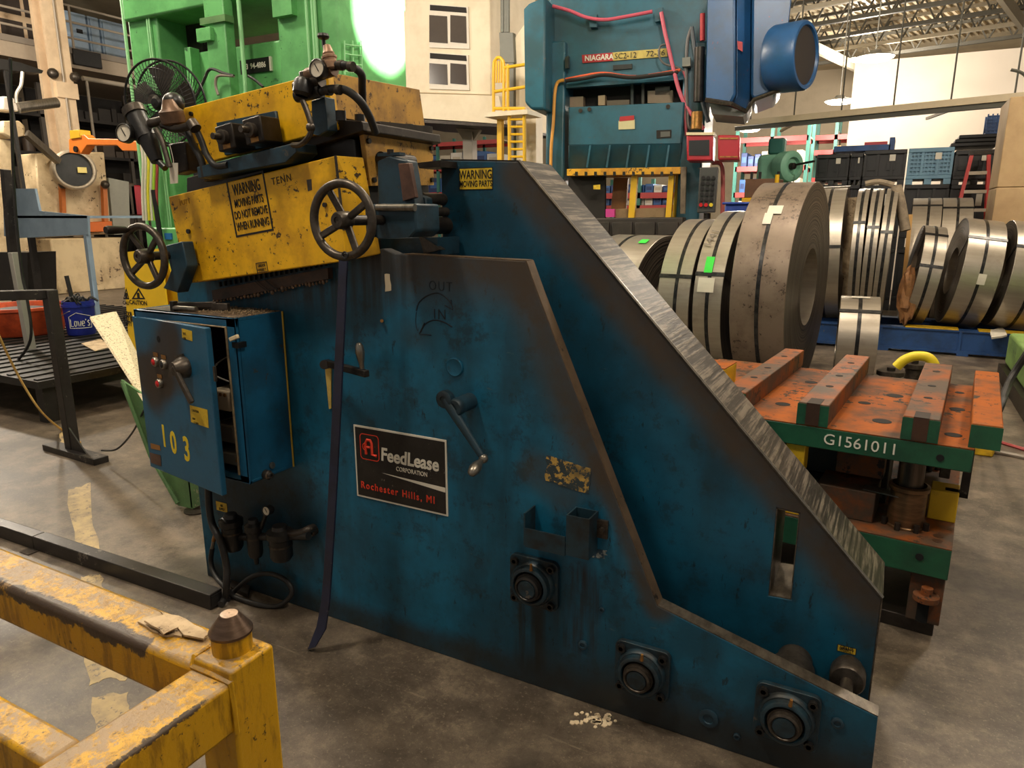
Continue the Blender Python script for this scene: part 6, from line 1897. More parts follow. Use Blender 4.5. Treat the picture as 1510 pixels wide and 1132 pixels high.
def make_bin(x0, x1, z0, z1, y, label, m, gp_, mesh=False):
    b = thing('bulk_bin', label, 'bin', ((x0 + x1) / 2, y + 0.5, z0), 0, gp_)
    w, h = x1 - x0, z1 - z0
    fz = z0 + h * 0.2
    MB().box(x0 + 0.01, x1 - 0.01, y + 0.04, y + 1.0, fz, z1 - 0.02).build('bin_wall', m, b)
    MB().box(x0, x1, y, y + 1.02, z1 - 0.07, z1).build('top_rim', m, b, bev=0.01)
    MB().box(x0, x1, y, y + 1.02, fz - 0.03, fz + 0.03).build('base_deck', m, b, bev=0.01)
    for f in (0, 0.42, 0.84):
        MB().box(x0 + w * f, x0 + w * (f + 0.16), y, y + 1.02, z0, fz - 0.03).build('bin_foot', m, b)
    for f in (0, 0.3, 0.64, 0.94):
        MB().box(x0 + w * f, x0 + w * (f + 0.06), y, y + 0.06, fz + 0.03, z1 - 0.07).build('wall_rib', m, b)
    if mesh:
        g_ = MB()
        for k in range(12):
            xx = x0 + w * (0.05 + 0.9 * k / 11)
            g_.box(xx, xx + 0.02, y + 0.015, y + 0.05, fz + 0.03, z1 - 0.07)
        for k in range(6):
            zz_ = fz + (z1 - fz) * (0.08 + 0.8 * k / 6)
            g_.box(x0 + 0.02, x1 - 0.02, y + 0.01, y + 0.05, zz_, zz_ + 0.02)
        g_.build('wall_grid', m, b)
    else:
        for f in (0.1, 0.55):
            MB().box(x0 + w * f, x0 + w * (f + 0.2), y + 0.02, y + 0.05, fz + h * 0.22, z1 - h * 0.28).build('panel_recess', m, b)
    if random.random() < 0.7 or mesh:
        MB().box(x0 + w * 0.6, x0 + w * 0.74, y - 0.004, y + 0.01, z1 - h * 0.32, z1 - h * 0.14).build('label_card', PAPER, b)
    return b


cols_ = [(1203, 1251, 228, 272, BINK, 'black'), (1253, 1271, 226, 272, BINK, 'black'), (1273, 1335, 222, 272, BINK, 'black'), (1337, 1404, 219, 271, BINB, 'grey blue'), (1406, 1472, 222, 271, BINK, 'black')]
names = ['black folding bin topmost beside the mint green machine', 'narrow black bin squeezed between two wider topmost bins', 'black folding bin topmost under the blue flat tray', 'grey blue mesh sided bin topmost among the black bins', 'black folding bin topmost beside the tan crate']
for i, (xa, xb, ya, yb2, m_, cn) in enumerate(cols_):
    a_, b_ = PY(xa, ya, BY), PY(xb, yb2, BY)
    a_.x, b_.x = PY(xa, 250, BY).x, PY(xb, 250, BY).x
    make_bin(a_.x, b_.x, b_.z, a_.z, BY, names[i], m_, 'topmost bulk bins', m_ is BINB)
    n = 2
    for k in range(n):
        make_bin(a_.x, b_.x, b_.z * k / n, b_.z * (k + 1) / n - 0.002, BY, ('black folding bulk bin at the foot of the bin stacks', 'black folding bulk bin in the middle layer of the bin stacks')[k], BINK, ('lowest bulk bins', 'middle bulk bins')[k])
zt = PY(1260, 224, BY).z
a_, b_ = PY(1231, 214, BY + 0.2), PY(1343, 212, BY + 0.2)
tr = thing('flat_tray', 'flat blue steel tray lying across the topmost bins', 'tray', ((a_.x + b_.x) / 2, BY + 0.5, zt))
zt2 = max(PY(1335, 222, BY).z, PY(1273, 222, BY).z) + 0.006
MB().box(a_.x, b_.x - 0.3, BY + 0.1, BY + 0.9, zt2, zt2 + 0.09).build('tray_deck', BLR, tr)
MB().box(b_.x - 0.32, b_.x - 0.24, BY + 0.1, BY + 0.9, zt2, zt2 + 0.2).build('tray_end', BLR, tr)
MB().box(b_.x - 0.7, b_.x - 0.35, BY + 0.12, BY + 0.3, zt2 + 0.09, zt2 + 0.14).build('red_bar', plain('box_red', (168, 30, 44)), tr)
a_, b_ = PY(1377, 209, BY), PY(1474, 207, BY)
zt3 = max(PY(1337, 219, BY).z, PY(1406, 222, BY).z) + 0.006
tr = thing('lid_stack', 'dark stack of flat lids on the topmost black bin', 'lids', ((a_.x + b_.x) / 2, BY + 0.5, zt3))
for k in range(3):
    MB().box(a_.x + 0.05 * k + 0.25, b_.x + 0.02 * k, BY + 0.05, BY + 0.9, zt3 + 0.06 * k, zt3 + 0.055 + 0.06 * k).build('lid', BINK, tr, bev=0.01)
a_, b_ = PY(1455, 187, BY), PY(1480, 187, BY)
cr = thing('blue_crate', 'small blue mesh crate on the dark lid stack beside the tan crate', 'crate', (a_.x, BY + 0.3, zt3 + 0.175))
for k in range(6):
    MB().box(a_.x, b_.x + 0.1, BY + 0.1, BY + 0.12, zt3 + 0.18 + 0.05 * k, zt3 + 0.205 + 0.05 * k).build('slat', BLR, cr)
    xx = a_.x + (b_.x + 0.08 - a_.x) * k / 5
    MB().box(xx, xx + 0.02, BY + 0.105, BY + 0.125, zt3 + 0.175, zt3 + 0.48).build('upright', BLR, cr)
MB().box(a_.x, b_.x + 0.1, BY + 0.13, BY + 0.5, zt3 + 0.175, zt3 + 0.2).build('crate_base', BLR, cr)
MB().box(a_.x, b_.x + 0.1, BY + 0.48, BY + 0.5, zt3 + 0.2, zt3 + 0.48).build('crate_back', BLR, cr)
# tan crate wall at the right edge
TAN = paint('tan_board', (196, 164, 122), (150, 118, 82), 0.45, scale=1.2, rough=0.75)
ty = 11.8
a_ = PY(1490, 143, ty)
cw = thing('tan_crate', 'tall tan board crate standing at the end of the bin stacks', 'crate', (a_.x + 0.6, ty + 0.5, 0))
hs = PY(1470, 276, ty).z
MB().box(a_.x, a_.x + 1.6, ty, ty + 1.0, 0, hs - 0.006).build('lower_board', TAN, cw, bev=0.01)
MB().box(a_.x, a_.x + 1.6, ty, ty + 1.0, hs, a_.z).build('upper_board', TAN, cw, bev=0.01)
MB().tube([V((a_.x + 0.3, ty - 0.05, a_.z)), V((a_.x + 0.1, ty - 0.1, a_.z + 0.25)), V((a_.x - 0.05, ty - 0.1, a_.z + 0.32))], 0.02, 6).build('bent_rod', JST, cw)

# red step ladder
ly = 13.65
LR = plain('ladder_red', (206, 46, 44), 0.4)
lt0, lt1 = PY(1433, 228, ly), PY(1458, 227, ly)
ldr = thing('step_ladder', 'red step ladder with pale treads before the black bins', 'ladder', ((lt0.x + lt1.x) / 2, ly, 0))
sl0, sl1 = PY(1413, 306, ly - 0.12), PY(1456, 308, ly - 0.12)
f0 = lt0 + (sl0 - lt0) * (lt0.z / (lt0.z - sl0.z))
f1 = lt1 + (sl1 - lt1) * (lt1.z / (lt1.z - sl1.z))
for a_, b_ in ((lt0, f0), (lt1, f1)):
    MB().bar(a_, b_, 0.05, 0.09).build('front_stile', LR, ldr)
    MB().bar(a_ + V((0, 0.05, 0)), V((b_.x, ly + 0.28, 0)), 0.04, 0.06).build('rear_stile', LR, ldr)
for k in range(1, 9):
    f = k / 9
    a_, b_ = lt0 + (f0 - lt0) * f, lt1 + (f1 - lt1) * f
    MB().bar(a_ + V((0.02, 0, 0)), b_ - V((0.02, 0, 0)), 0.1, 0.05).build('tread', plain('tread_pale', (206, 192, 176), 0.5), ldr)
MB().bar(lt0 + V((-0.04, 0.02, 0.02)), lt1 + V((0.04, 0.02, 0.02)), 0.16, 0.06).build('top_cap', DARK, ldr)

# ------------------------------------------------------------------ pallet racking behind the coils
SHR = plain('beam_red', (190, 70, 70), 0.5)
SHG = plain('upright_green', (60, 120, 110), 0.5)
ry = 19.0


def rack(px0, px1, ytop, levels, label, y=ry, bays=2):
    x0, x1 = PY(px0, 250, y).x, PY(px1, 250, y).x
    zt_ = PY(px0, ytop, y).z
    r = thing('pallet_rack', label, 'rack', ((x0 + x1) / 2, y + 0.5, 0))
    for k in range(bays + 1):
        xx = x0 + (x1 - x0) * k / bays
        for yy in (y, y + 1.0):
            MB().box(xx - 0.04, xx + 0.04, yy, yy + 0.08, 0, zt_).build('upright', SHG, r)
        MB().bar((xx, y + 0.04, 0.4), (xx, y + 1.04, 1.4), 0.03, 0.03).build('brace', SHG, r)
    zs = []
    for l_ in levels:
        z_ = PY(px0, l_, y).z
        zs.append(z_)
        MB().box(x0, x1, y, y + 0.06, z_ - 0.12, z_).build('beam', SHR, r)
        MB().box(x0, x1, y + 1.0, y + 1.06, z_ - 0.12, z_).build('beam', SHR, r)
        MB().box(x0, x1, y + 0.03, y + 1.03, z_ - 0.03, z_ - 0.001).build('shelf', plain('shelf_pale', (180, 164, 140)), r)
    return x0, x1, zs


CART = [plain('carton_white', (222, 218, 210), 0.6), plain('carton_blue', (60, 100, 160), 0.5), plain('carton_pale', (200, 190, 170), 0.6), plain('carton_navy', (40, 60, 110), 0.5)]


def cartons(x0, x1, z, y, n, h, where, seed):
    rnd = random.Random(seed)
    w = (x1 - x0) / n
    for k in range(n):
        m_i = rnd.randrange(4)
        hh_ = h * rnd.uniform(0.7, 1.0)
        lab = ['white', 'mid blue', 'pale tan', 'navy'][m_i] + ' carton on ' + where
        c = thing('carton', lab, 'carton', (x0 + w * (k + 0.5), y + 0.35, z), 0, ['white', 'blue', 'tan', 'navy'][m_i] + ' cartons on ' + where)
        MB().box(x0 + w * k + 0.01, x0 + w * (k + 1) - 0.01, y, y + 0.6, z + 0.001, z + hh_).build('carton_body', CART[m_i], c, bev=0.01)
        MB().box(x0 + w * (k + 0.2), x0 + w * (k + 0.8), y - 0.004, y, z + hh_ * 0.3, z + hh_ * 0.7).build('carton_label', CART[(m_i + 2) % 4], c)


x0, x1, zs = rack(1084, 1188, 180, (204, 246, 284, 312), 'pallet rack with red beams and green uprights behind the big coil', ry, 2)
for i, (z_, nm) in enumerate(zip(zs[1:], ('the second red shelf', 'the third red shelf', 'the lowest red shelf'))):
    cartons(x0 + 0.1, x1 - 0.1, z_, ry + 0.1, 9, 0.36, nm + ' behind the big coil', i)
x0, x1, zs = rack(1195, 1262, 175, (200, 222, 262), 'tall pallet rack with dark load left of the white wall', ry + 1.5, 2)
lo_ = thing('covered_load', 'dark covered load on the tall rack left of the white wall', 'load', ((x0 + x1) / 2 + 0.3, ry + 2, zs[0]))
MB().box(x0 + 1.0, x1 - 0.2, ry + 1.6, ry + 2.3, zs[0] + 0.002, zs[0] + 0.5).build('load_body', BINK, lo_, bev=0.08)
MB().box(x0 + 0.9, x1 - 0.1, ry + 1.55, ry + 2.35, zs[0] + 0.5, zs[0] + 0.55).build('load_cover', JSP, lo_)
lo_ = thing('covered_load', 'grey palletised load on the middle shelf left of the white wall', 'load', ((x0 + x1) / 2, ry + 2, zs[1]))
MB().box(x0 + 0.6, x1 - 0.5, ry + 1.6, ry + 2.3, zs[1] + 0.1, zs[1] + 0.45).build('load_body', plain('load_grey', (120, 116, 108)), lo_, bev=0.05)
MB().box(x0 + 0.5, x1 - 0.4, ry + 1.6, ry + 2.3, zs[1] + 0.002, zs[1] + 0.1).build('pallet', plain('pine', (206, 160, 96)), lo_)
x0, x1, zs = rack(560, 738, 205, (215, 250, 285), 'long pallet rack with cartons under the raised control room', 20.0, 4)
for i, z_ in enumerate(zs[1:]):
    cartons(x0 + 0.1, x1 - 0.1, z_, 20.1, 10, 0.5, ('the upper shelf', 'the lower shelf')[i] + ' under the raised control room', 11 + i)
# shelving seen through the opening of the blue press
x0, x1, zs = rack(880, 1010, 262, (285, 303), 'low rack of cartons seen through the opening of the blue press', 15.5, 2)
for i, z_ in enumerate(zs):
    cartons(x0 + 0.1, x1 - 0.1, z_, 15.6, 9, 0.2, ('the top shelf', 'the bottom shelf')[i] + ' beyond the press opening', 21 + i)

# ------------------------------------------------------------------ mint round machine, brown box on yellow stand, blue box
my = 12.6
c = PY(1168, 245, my)
mm = thing('mint_grinder', 'mint green machine with a large round disc guard among the bins', 'machine', (c.x, my + 0.3, 0))
MINT = paint('mint_paint', (140, 200, 170), (90, 140, 118), 0.4, scale=2, rough=0.45)
rD = abs(PY(1168, 222, my).z - c.z) * 1.0
MB().lathe([(0.001, -0.2), (rD, -0.2), (rD, 0.0), (rD - 0.04, 0.03), (0.14, 0.03), (0.12, -0.02), (0.001, -0.02)], c, (0.75, -0.6, 0), 36).build('disc_guard', MINT, mm)
MB().lathe([(0.001, 0.06), (0.05, 0.05), (0.06, -0.05)], c, (0.75, -0.6, 0), 14).build('spindle', DARK, mm)
MB().bar(c + V((-0.1, 0.1, 0)), c + V((0.35, -0.25, 0.05)), 0.03, 0.03).build('spindle_arm', DARK, mm)
MB().box(c.x - 0.55, c.x - 0.05, my, my + 0.5, 0.0, c.z + 0.2).build('housing', MINT, mm, bev=0.08)
MB().box(c.x - 0.4, c.x - 0.15, my + 0.05, my + 0.3, c.z + 0.2, c.z + 0.45).build('belt_cover', plain('upright_green', (60, 120, 110)), mm, bev=0.03)
by = 11.0
a_, b_ = PY(1099, 264, by), PY(1146, 291, by)
bx = thing('brown_box', 'brown steel box with upright bolts on a yellow stand behind the big coil', 'box', ((a_.x + b_.x) / 2, by + 0.3, 0))
MB().box(a_.x, b_.x, by, by + 0.5, b_.z, a_.z).build('box_body', paint('box_brown', (110, 74, 48), (70, 46, 30), 0.5, scale=4), bx, bev=0.01)
MB().box(a_.x - 0.03, b_.x + 0.02, by - 0.02, by + 0.55, 0, b_.z).build('stand', plain('safety_yellow', (232, 182, 36)), bx, bev=0.02)
MB().box(a_.x + 0.08, b_.x - 0.1, by - 0.03, by - 0.02, b_.z - 0.14, b_.z - 0.05).build('stand_panel', plain('panel_brown', (120, 90, 30)), bx)
for f in (0.15, 0.4, 0.95):
    MB().cyl((a_.x + (b_.x - a_.x) * f, by + 0.1, a_.z), (a_.x + (b_.x - a_.x) * f, by + 0.1, a_.z + 0.1), 0.02, n=8).build('bolt', BLACKM, bx)
MB().cyl((b_.x - 0.02, by - 0.02, b_.z), (b_.x - 0.02, by - 0.02, a_.z + 0.05), 0.03, n=8).build('yellow_post', plain('safety_yellow', (232, 182, 36)), bx)
a_, b_ = PY(1069, 298, 9.6), PY(1114, 330, 9.6)
bb = thing('blue_bin', 'blue open bin standing between the press pendant and the bright coils', 'bin', ((a_.x + b_.x) / 2, 9.9, 0))
MB().box(a_.x, b_.x, 9.6, 10.1, 0, a_.z - 0.03).build('bin_body', plain('bin_blue', (36, 62, 150), 0.45), bb, bev=0.02)
MB().box(a_.x - 0.03, b_.x + 0.03, 9.57, 10.13, a_.z - 0.03, a_.z).build('bin_rim', plain('bin_blue', (36, 62, 150)), bb, bev=0.01)

# ------------------------------------------------------------------ left background: mezzanine
MX = -19.0
CRM = paint('beam_cream', (226, 200, 166), (170, 140, 108), 0.4, scale=1.5, rough=0.6)
mz = thing('mezzanine', 'pale steel mezzanine deck with pipe railing behind the left machines', 'mezzanine', (MX, 10, 0))
zb0 = PX(0, 84, MX).z
zb1 = PX(0, 57, MX).z
MB().box(MX - 4, MX, 2, 20, zb0 + 0.05, zb1).build('deck_edge', plain('deck_grey', (176, 160, 140), 0.6), mz)
MB().box(MX, MX + 0.05, 2, 20, zb1 - 0.02, zb1 + 0.12).build('kick_plate', plain('kick_grey', (140, 130, 118)), mz)
for k in range(3):
    MB().cyl((MX + 0.02, 2, zb1 + 0.35 + 0.38 * k), (MX + 0.02, 20, zb1 + 0.35 + 0.38 * k), 0.028, n=8).build('rail', plain('rail_pale', (170, 158, 142)), mz)
for k in range(10):
    MB().cyl((MX + 0.02, 2.5 + 1.9 * k, zb1), (MX + 0.02, 2.5 + 1.9 * k, zb1 + 1.13), 0.03, n=8).build('rail_post', plain('rail_pale', (170, 158, 142)), mz)
for k in range(3):
    MB().box(MX - 3.8, MX - 3.5, 4 + 7 * k, 4.3 + 7 * k, 0, zb0 + 0.05).build('column', DARK, mz)
p = PX(128, 87, MX + 0.03)
MB().cbox(p, (0.1, 0.75, 0.38)).build('speaker_box', BLACKM, mz, bev=0.02)
# cream column in front
ca, cb_ = PX(76, 110, MX + 1.2), PX(107, 110, MX + 1.2)
cl = thing('steel_column', 'tall cream steel column rising in front of the mezzanine', 'column', (MX + 1.2, (ca.y + cb_.y) / 2, 0))
MB().box(MX + 1.1, MX + 1.2, ca.y, cb_.y, 0, ROOFZ).build('flange', CRM, cl)
MB().box(MX + 0.8, MX + 1.1, (ca.y + cb_.y) / 2 - 0.03, (ca.y + cb_.y) / 2 + 0.03, 0, ROOFZ).build('web', CRM, cl)
MB().box(MX + 0.7, MX + 0.8, ca.y, cb_.y, 0, ROOFZ).build('flange', CRM, cl)
MB().cyl((MX + 1.23, (ca.y + cb_.y) / 2, 0), (MX + 1.23, (ca.y + cb_.y) / 2, ROOFZ), 0.025, n=6).build('conduit', plain('rail_pale', (170, 158, 142)), cl)
pz = PX(95, 128, MX + 1.22).z
MB().box(MX + 1.2, MX + 1.26, ca.y + 0.05, cb_.y + 0.05, pz - 0.25, pz + 0.1).build('splice_plate', CRM, cl)
for yy in (ca.y + 0.0, cb_.y + 0.02):
    MB().ball((MX + 1.26, yy, pz + 0.25), 0.12, 12).build('bolt_cap', STEELD, cl)
# light blue cabinets and office windows on the deck
for i, (xa, xb) in enumerate(((90, 132), (133, 150), (151, 186))):
    a_, b_ = PX(xa, 60, MX - 1.0), PX(xb, 60, MX - 1.0)
    o = thing('locker', ('pale blue drawer cabinet on the mezzanine beside the cream column', 'narrow pale blue locker on the mezzanine between two cabinets', 'pale blue locker with vents on the mezzanine beside the green press')[i], 'locker', (MX - 1.3, (a_.y + b_.y) / 2, zb1))
    LB = paint('locker_blue', (166, 188, 210), (120, 140, 160), 0.4, scale=2, rough=0.4)
    MB().box(MX - 1.7, MX - 1.0, a_.y, b_.y - 0.03, zb1 + 0.002, zb1 + 1.25).build('locker_body', LB, o, bev=0.02)
    nd = 4 if i == 0 else 1
    for k in range(nd):
        z_ = zb1 + 0.05 + k * 1.18 / nd
        MB().box(MX - 1.0, MX - 0.96, a_.y + 0.04, b_.y - 0.08, z_, z_ + 1.18 / nd - 0.04).build('drawer' if nd > 1 else 'door', LB, o, bev=0.01)
        if k % 2 == 0:
            MB().box(MX - 0.96, MX - 0.94, a_.y + (b_.y - a_.y) * 0.55, a_.y + (b_.y - a_.y) * 0.75, z_ + 0.1, z_ + 0.2).build('handle', BLACKM, o)
wo = thing('deck_office', 'cream mezzanine office wall with small dark windows', 'office', (MX - 1.3, 5, zb1))
MB().box(MX - 2.2, MX - 1.0, 2.2, PX(58, 50, MX - 1).y, zb1 + 0.002, zb1 + 1.5).build('office_wall', CRM, wo)
yy0 = PX(2, 45, MX - 1).y
for k in range(2):
    for j in range(2):
        y_ = yy0 + k * 0.62
        z_ = zb1 + 0.15 + j * 0.7
        MB().box(MX - 1.0, MX - 0.98, y_, y_ + 0.52, z_, z_ + 0.55).build('window_pane', plain('pane_dark', (70, 62, 58)), wo)
p = PX(55, 8, MX - 0.9)
MB().cyl((MX - 0.9, p.y, p.z - 0.25), (MX - 0.9, p.y, p.z + 0.3), 0.09, n=12).build('extinguisher', plain('sign_red', (176, 34, 40)), wo)
# dark racks of tooling under the deck
DKR = paint('dark_tooling', (48, 42, 37), (24, 21, 19), 0.6, scale=3, rough=0.6)
for i in range(3):
    y0 = 3.2 + i * 4.6
    r = thing('tool_rack', 'dark rack packed with tooling under the mezzanine', 'rack', (MX - 2.5, y0 + 2.2, 0), 0, 'tool racks under the mezzanine')
    MB().box(MX - 3.2, MX - 3.1, y0, y0 + 4.4, 0, zb0 - 0.1).build('rack_back', plain('recess_dark', (34, 29, 25)), r)
    for k in range(5):
        z_ = 0.3 + k * (zb0 - 0.6) / 4.6
        MB().box(MX - 3.1, MX - 2.0, y0, y0 + 4.4, z_ - 0.08, z_).build('shelf', DKR, r)
        cl_ = MB()
        rnd = random.Random(i * 10 + k)
        yy = y0 + 0.1
        while yy < y0 + 4.1:
            w = rnd.uniform(0.12, 0.5)
            h_ = rnd.uniform(0.15, 0.6)
            if rnd.random() < 0.3:
                cl_.cyl((MX - 2.3, yy + w / 2, z_), (MX - 2.3, yy + w / 2, z_ + h_), w * 0.4, n=10)
            else:
                cl_.box(MX - 2.8 + rnd.uniform(0, 0.5), MX - 2.05, yy, yy + w * 0.9, z_, z_ + h_)
            yy += w
        cl_.build('tooling', [DKR, plain('tooling_grey', (84, 76, 68)), DKR, plain('tooling_brown', (74, 60, 48)), DKR][k], r, 'jumble of dark tooling', kind='stuff')
    for yy in (y0, y0 + 2.2, y0 + 4.3):
        MB().box(MX - 2.1, MX - 2.0, yy, yy + 0.1, 0, zb0 - 0.1).build('upright', plain('tooling_grey', (84, 76, 68)), r)
pi = thing('pipe_rail', 'grey pipe with upright fittings under the mezzanine edge', 'pipe', (MX + 0.3, 10, 0))
z_ = PX(150, 120, MX + 0.3).z
MB().cyl((MX + 0.3, PX(122, 118, MX + .3).y, z_), (MX + 0.3, 14, z_), 0.06, n=10).build('pipe', plain('rail_pale', (170, 158, 142)), pi)
for k in range(4):
    y_ = PX(122, 118, MX + .3).y + 0.1 + 1.4 * k
    MB().cyl((MX + 0.3, y_, 0), (MX + 0.3, y_, z_), 0.035, n=8).build('drop_pipe', plain('rail_pale', (170, 158, 142)), pi)

# ------------------------------------------------------------------ cream decoiler
dyx = -14.6
DC = paint('decoiler_cream', (222, 200, 160), (150, 120, 84), 0.55, (90, 70, 50), 0.2, 1.6, 0.55, cs=10)


def xpr(pxs, x, d):
    return MB().prism([PX(a_, b_, x) for a_, b_ in pxs], (-d, 0, 0))


pb_ = PZ(120, 411, 0)
dyx = -15.4
pb_ = PX(120, 411, dyx)
dc = thing('decoiler', 'cream decoiler machine with round drum and orange posts behind the bucket', 'machine', (dyx, pb_.y, 0))
bs = [PX(a_, b_, dyx) for a_, b_ in ((74, 352), (186, 350), (182, 405), (72, 410))]
bs[2].z = bs[3].z = 0.0
bs[2].y, bs[3].y = bs[1].y, bs[0].y
MB().prism(bs, (-1.2, 0, 0)).build('base_block', DC, dc, bev=0.03)
xpr([(52, 226), (154, 224), (165, 345), (60, 350)], dyx - 0.3, 0.6).build('side_panel', DC, dc, bev=0.03)
xpr([(160, 262), (190, 268), (192, 345), (168, 346)], dyx - 0.35, 0.5).build('grey_panel', plain('panel_grey', (150, 150, 138)), dc)
ORG = plain('post_orange', (196, 110, 44), 0.5)
for (x0_, x1_, y0_, y1_) in ((90, 96, 272, 314), (152, 158, 272, 328)):
    xpr([(x0_, y0_), (x1_, y0_), (x1_ + 2, y1_), (x0_ + 2, y1_)], dyx - 0.1, 0.1).build('post', ORG, dc)
    p = PX((x0_ + x1_) / 2, y0_, dyx - 0.05)
    MB().ball(p, 0.09, 12).build('post_cap', STEELD, dc)
xpr([(128, 328), (166, 326), (166, 341), (128, 342)], dyx - 0.05, 0.3).build('orange_case', plain('case_orange', (220, 110, 40)), dc, bev=0.02)
c = PX(110, 250, dyx + 0.3)
rr = 0.40
MB().lathe([(0.001, -0.5), (rr, -0.5), (rr, 0.02), (rr * 0.92, 0.05), (rr * 0.84, 0.05), (rr * 0.82, -0.08), (0.001, -0.08)], c, (1, -0.45, 0.0), 30).build('drum', paint('drum_steel', (190, 176, 154), (120, 100, 80), 0.5, scale=3, metal=0.3), dc)
MB().lathe([(0.001, -0.05), (rr * 0.81, -0.05)], c, (1, -0.45, 0), 30).build('drum_face', BLACKM, dc)
fx = V((1, -0.45, 0)).normalized()
MB().bar(c + fx * 0.0 - V((-0.06, -0.12, 0.06)), c + fx * 0.0 + V((0.06, 0.12, 0.05)), 0.16, 0.06, fx).build('drum_label', plain('label_cream', (226, 206, 120)), dc)
MB().bar(PX(38, 196, dyx + 0.5), PX(86, 238, dyx + 0.3), 0.12, 0.12).build('draw_rod', STEEL, dc)
xpr([(2, 178), (30, 178), (38, 186), (38, 200), (16, 205), (2, 196)], dyx + 0.5, 0.4).build('rod_hub', DC, dc, bev=0.04)
MB().cyl(PX(26, 159, dyx + 0.3), PX(84, 151, dyx + 0.3), 0.1, n=14).build('roller', STEEL, dc)
xpr([(2, 142), (18, 142), (28, 152), (28, 165), (4, 162)], dyx + 0.3, 0.4).build('roller_head', plain('frame_white', (214, 204, 190)), dc, bev=0.03)
xpr([(0, 205), (20, 208), (24, 345), (0, 350)], dyx + 0.3, 0.5).build('upright', DC, dc)
p = PX(12, 345, dyx + 0.3)
MB().box(dyx - 0.2, dyx + 0.3, p.y - 0.5, p.y + 0.4, 0, p.z + 0.1).build('upright_foot', DC, dc)
MB().tube([PX(a_, b_, dyx + 0.6) for a_, b_ in ((33, 106), (31, 125), (24, 138), (24, 152))], 0.03, 6).build('coiled_hose', WHT, dc)
xpr([(0, 86), (30, 92), (64, 104), (62, 108), (20, 104), (0, 102)], dyx + 0.6, 0.3).build('overhead_arm', BLACKM, dc)
p = PX(8, 104, dyx + 0.6)
MB().bar(p, V((p.x, p.y, 0)), 0.06, 0.06).build('arm_post', BLACKM, dc)
# orange lifting beam
oy = 7.6
lb = thing('lifting_arm', 'orange steel lifting arm with a yellow end block before the cream column', 'lifting arm', PY(160, 210, oy))
lb.location.z = 0
OR2 = plain('arm_orange', (240, 130, 40), 0.45)
ppr([(101, 205), (124, 198), (130, 204), (178, 205), (206, 209), (218, 222), (180, 222), (172, 214), (128, 214), (119, 227), (102, 225)], oy, 0.15).build('arm', OR2, lb, bev=0.01)
ppr([(102, 192), (116, 191), (118, 203), (103, 205)], oy - 0.02, 0.2).build('end_block', plain('safety_yellow', (232, 182, 36)), lb, bev=0.01)
p = PY(113, 220, oy)
MB().cyl(p + V((0, -0.03, 0)), p + V((0, 0.18, 0)), 0.05, n=14).build('pivot', DARK, lb)
p = PY(212, 222, oy)
MB().cyl(V((p.x, oy + 0.07, 0)), V((p.x, oy + 0.07, p.z)), 0.06, n=12).build('arm_post', OR2, lb)
# cluttered bench behind the arm
cb2 = thing('tool_bench', 'cluttered work bench with blue vice behind the orange arm', 'bench', (-17.2, PX(178, 330, -16.9).y, 0))
bq = PZ(180, 395, 0)
BXX = -16.9
bq = PX(178, 330, BXX)
MB().box(BXX - 0.8, BXX, bq.y - 1.3, bq.y + 2.2, 1.55, 1.62).build('bench_top', plain('tooling_grey', (84, 76, 68)), cb2)
for yy in (bq.y - 1.2, bq.y + 2.1):
    MB().box(BXX - 0.7, BXX - 0.1, yy - 0.05, yy + 0.05, 0, 1.55).build('bench_leg', DKR, cb2)
for (a_, b_, w, h_, m_) in ((160, 262, 0.4, 0.35, plain('plate_blue', (40, 110, 170))), (172, 258, 0.5, 0.25, plain('panel_grey', (150, 150, 138))), (186, 265, 0.3, 0.4, plain('tooling_brown', (74, 60, 48))), (195, 262, 0.3, 0.3, plain('box_red', (168, 30, 44)))):
    p = PX(a_, b_, BXX - 0.2)
    MB().box(BXX - 0.5, BXX - 0.1, p.y - w / 2, p.y + w / 2, 1.62, 1.62 + h_ + max(0, p.z - 2.1)).build('bench_item', m_, cb2, bev=0.03)

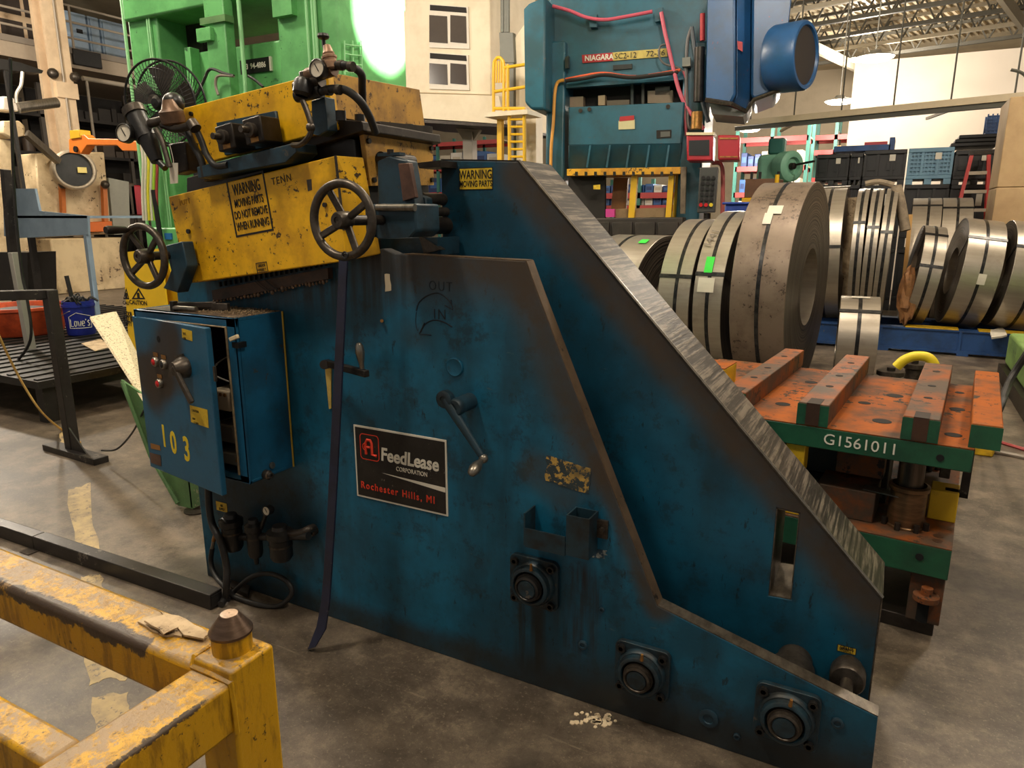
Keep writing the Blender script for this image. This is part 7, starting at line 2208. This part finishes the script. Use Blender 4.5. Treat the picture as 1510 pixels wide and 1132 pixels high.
# ------------------------------------------------------------------ blue grey sheet metal table at the left edge
TBG = paint('table_grey_blue', (124, 142, 158), (90, 104, 118), 0.35, scale=3, rough=0.45)
tq = PZ(138, 470, PTZ)
ty_ = 5.5
tb2 = thing('sheet_table', 'blue grey sheet metal table with stepped guard beside the bucket', 'table', (PY(80, 400, ty_).x, ty_, PTZ))
ppr([(4, 278), (51, 278), (58, 311), (129, 318), (130, 346), (26, 351), (6, 348)], ty_, 0.03).build('guard_sheet', TBG, tb2)
p, q = PY(128, 318, ty_), PY(10, 316, ty_)
MB().box(q.x, p.x, ty_, ty_ + 0.8, p.z - 0.03, p.z).build('table_top', TBG, tb2)


def leg2(px0, py0, px1, py1, y, w, m_, nm='leg'):
    a_ = PY(px0, py0, y)
    b_ = PZ(px1, py1, BZ)
    b2 = V((a_.x + (PY(px1, py1, y).x - a_.x), y, BZ))
    MB().bar(a_, b2, w, w).build(nm, m_, tb2)


leg2(128, 345, 141, 448, ty_ + 0.03, 0.06, TBG)
leg2(46, 350, 60, 448, ty_ + 0.2, 0.07, BLKST)
a_ = PY(20, 372, 3.75)
b_ = PY(44, 505, 3.75)
o = MB().bar(a_, V((b_.x, 3.75, BZ)), 0.07, 0.07).build('support_leg', plain('leg_grey', (150, 146, 138)), bev=0.004)
tag(o, 'light grey steel leg standing on the platform before the orange tub', 'leg')
leg2(8, 250, 22, 430, ty_ - 0.1, 0.09, BLKST)
ppr([(-20, 372), (40, 372), (42, 430), (-20, 432)], ty_ + 0.3, 0.4).build('dark_cabinet', BLACKM, tb2)
# cable hanging down in front
o = MB().tube(pys([(15, 86), (17, 180), (22, 300), (32, 400), (40, 440), (45, 500), (18, 540), (-10, 560)], 3.4), 0.012, 6).build('cable', RUB)
tag(o, 'black cable hanging from above along the left table', 'cable')
# flakes of white absorbent on the floor by the machine
fk = MB()
rnd = random.Random(3)
for k in range(46):
    px, py = 878 + rnd.gauss(0, 15), 1060 + rnd.gauss(0, 6) + 0
    c = PZ(px, py, 0)
    if c.y > 1.94:
        continue
    r_ = rnd.uniform(0.003, 0.011)
    fk.prism([c + V((r_ * math.cos(a_) * rnd.uniform(0.6, 1.2), r_ * math.sin(a_), 0)) for a_ in (0.2, 1.4, 2.6, 3.9, 5.2)], (0, 0, 0.003))
o = fk.build('absorbent_flakes', plain('flake_white', (226, 206, 172), 0.8), kind='stuff', sm=0)
tag(o, 'scattered white absorbent flakes on the floor before the blue machine', 'debris')
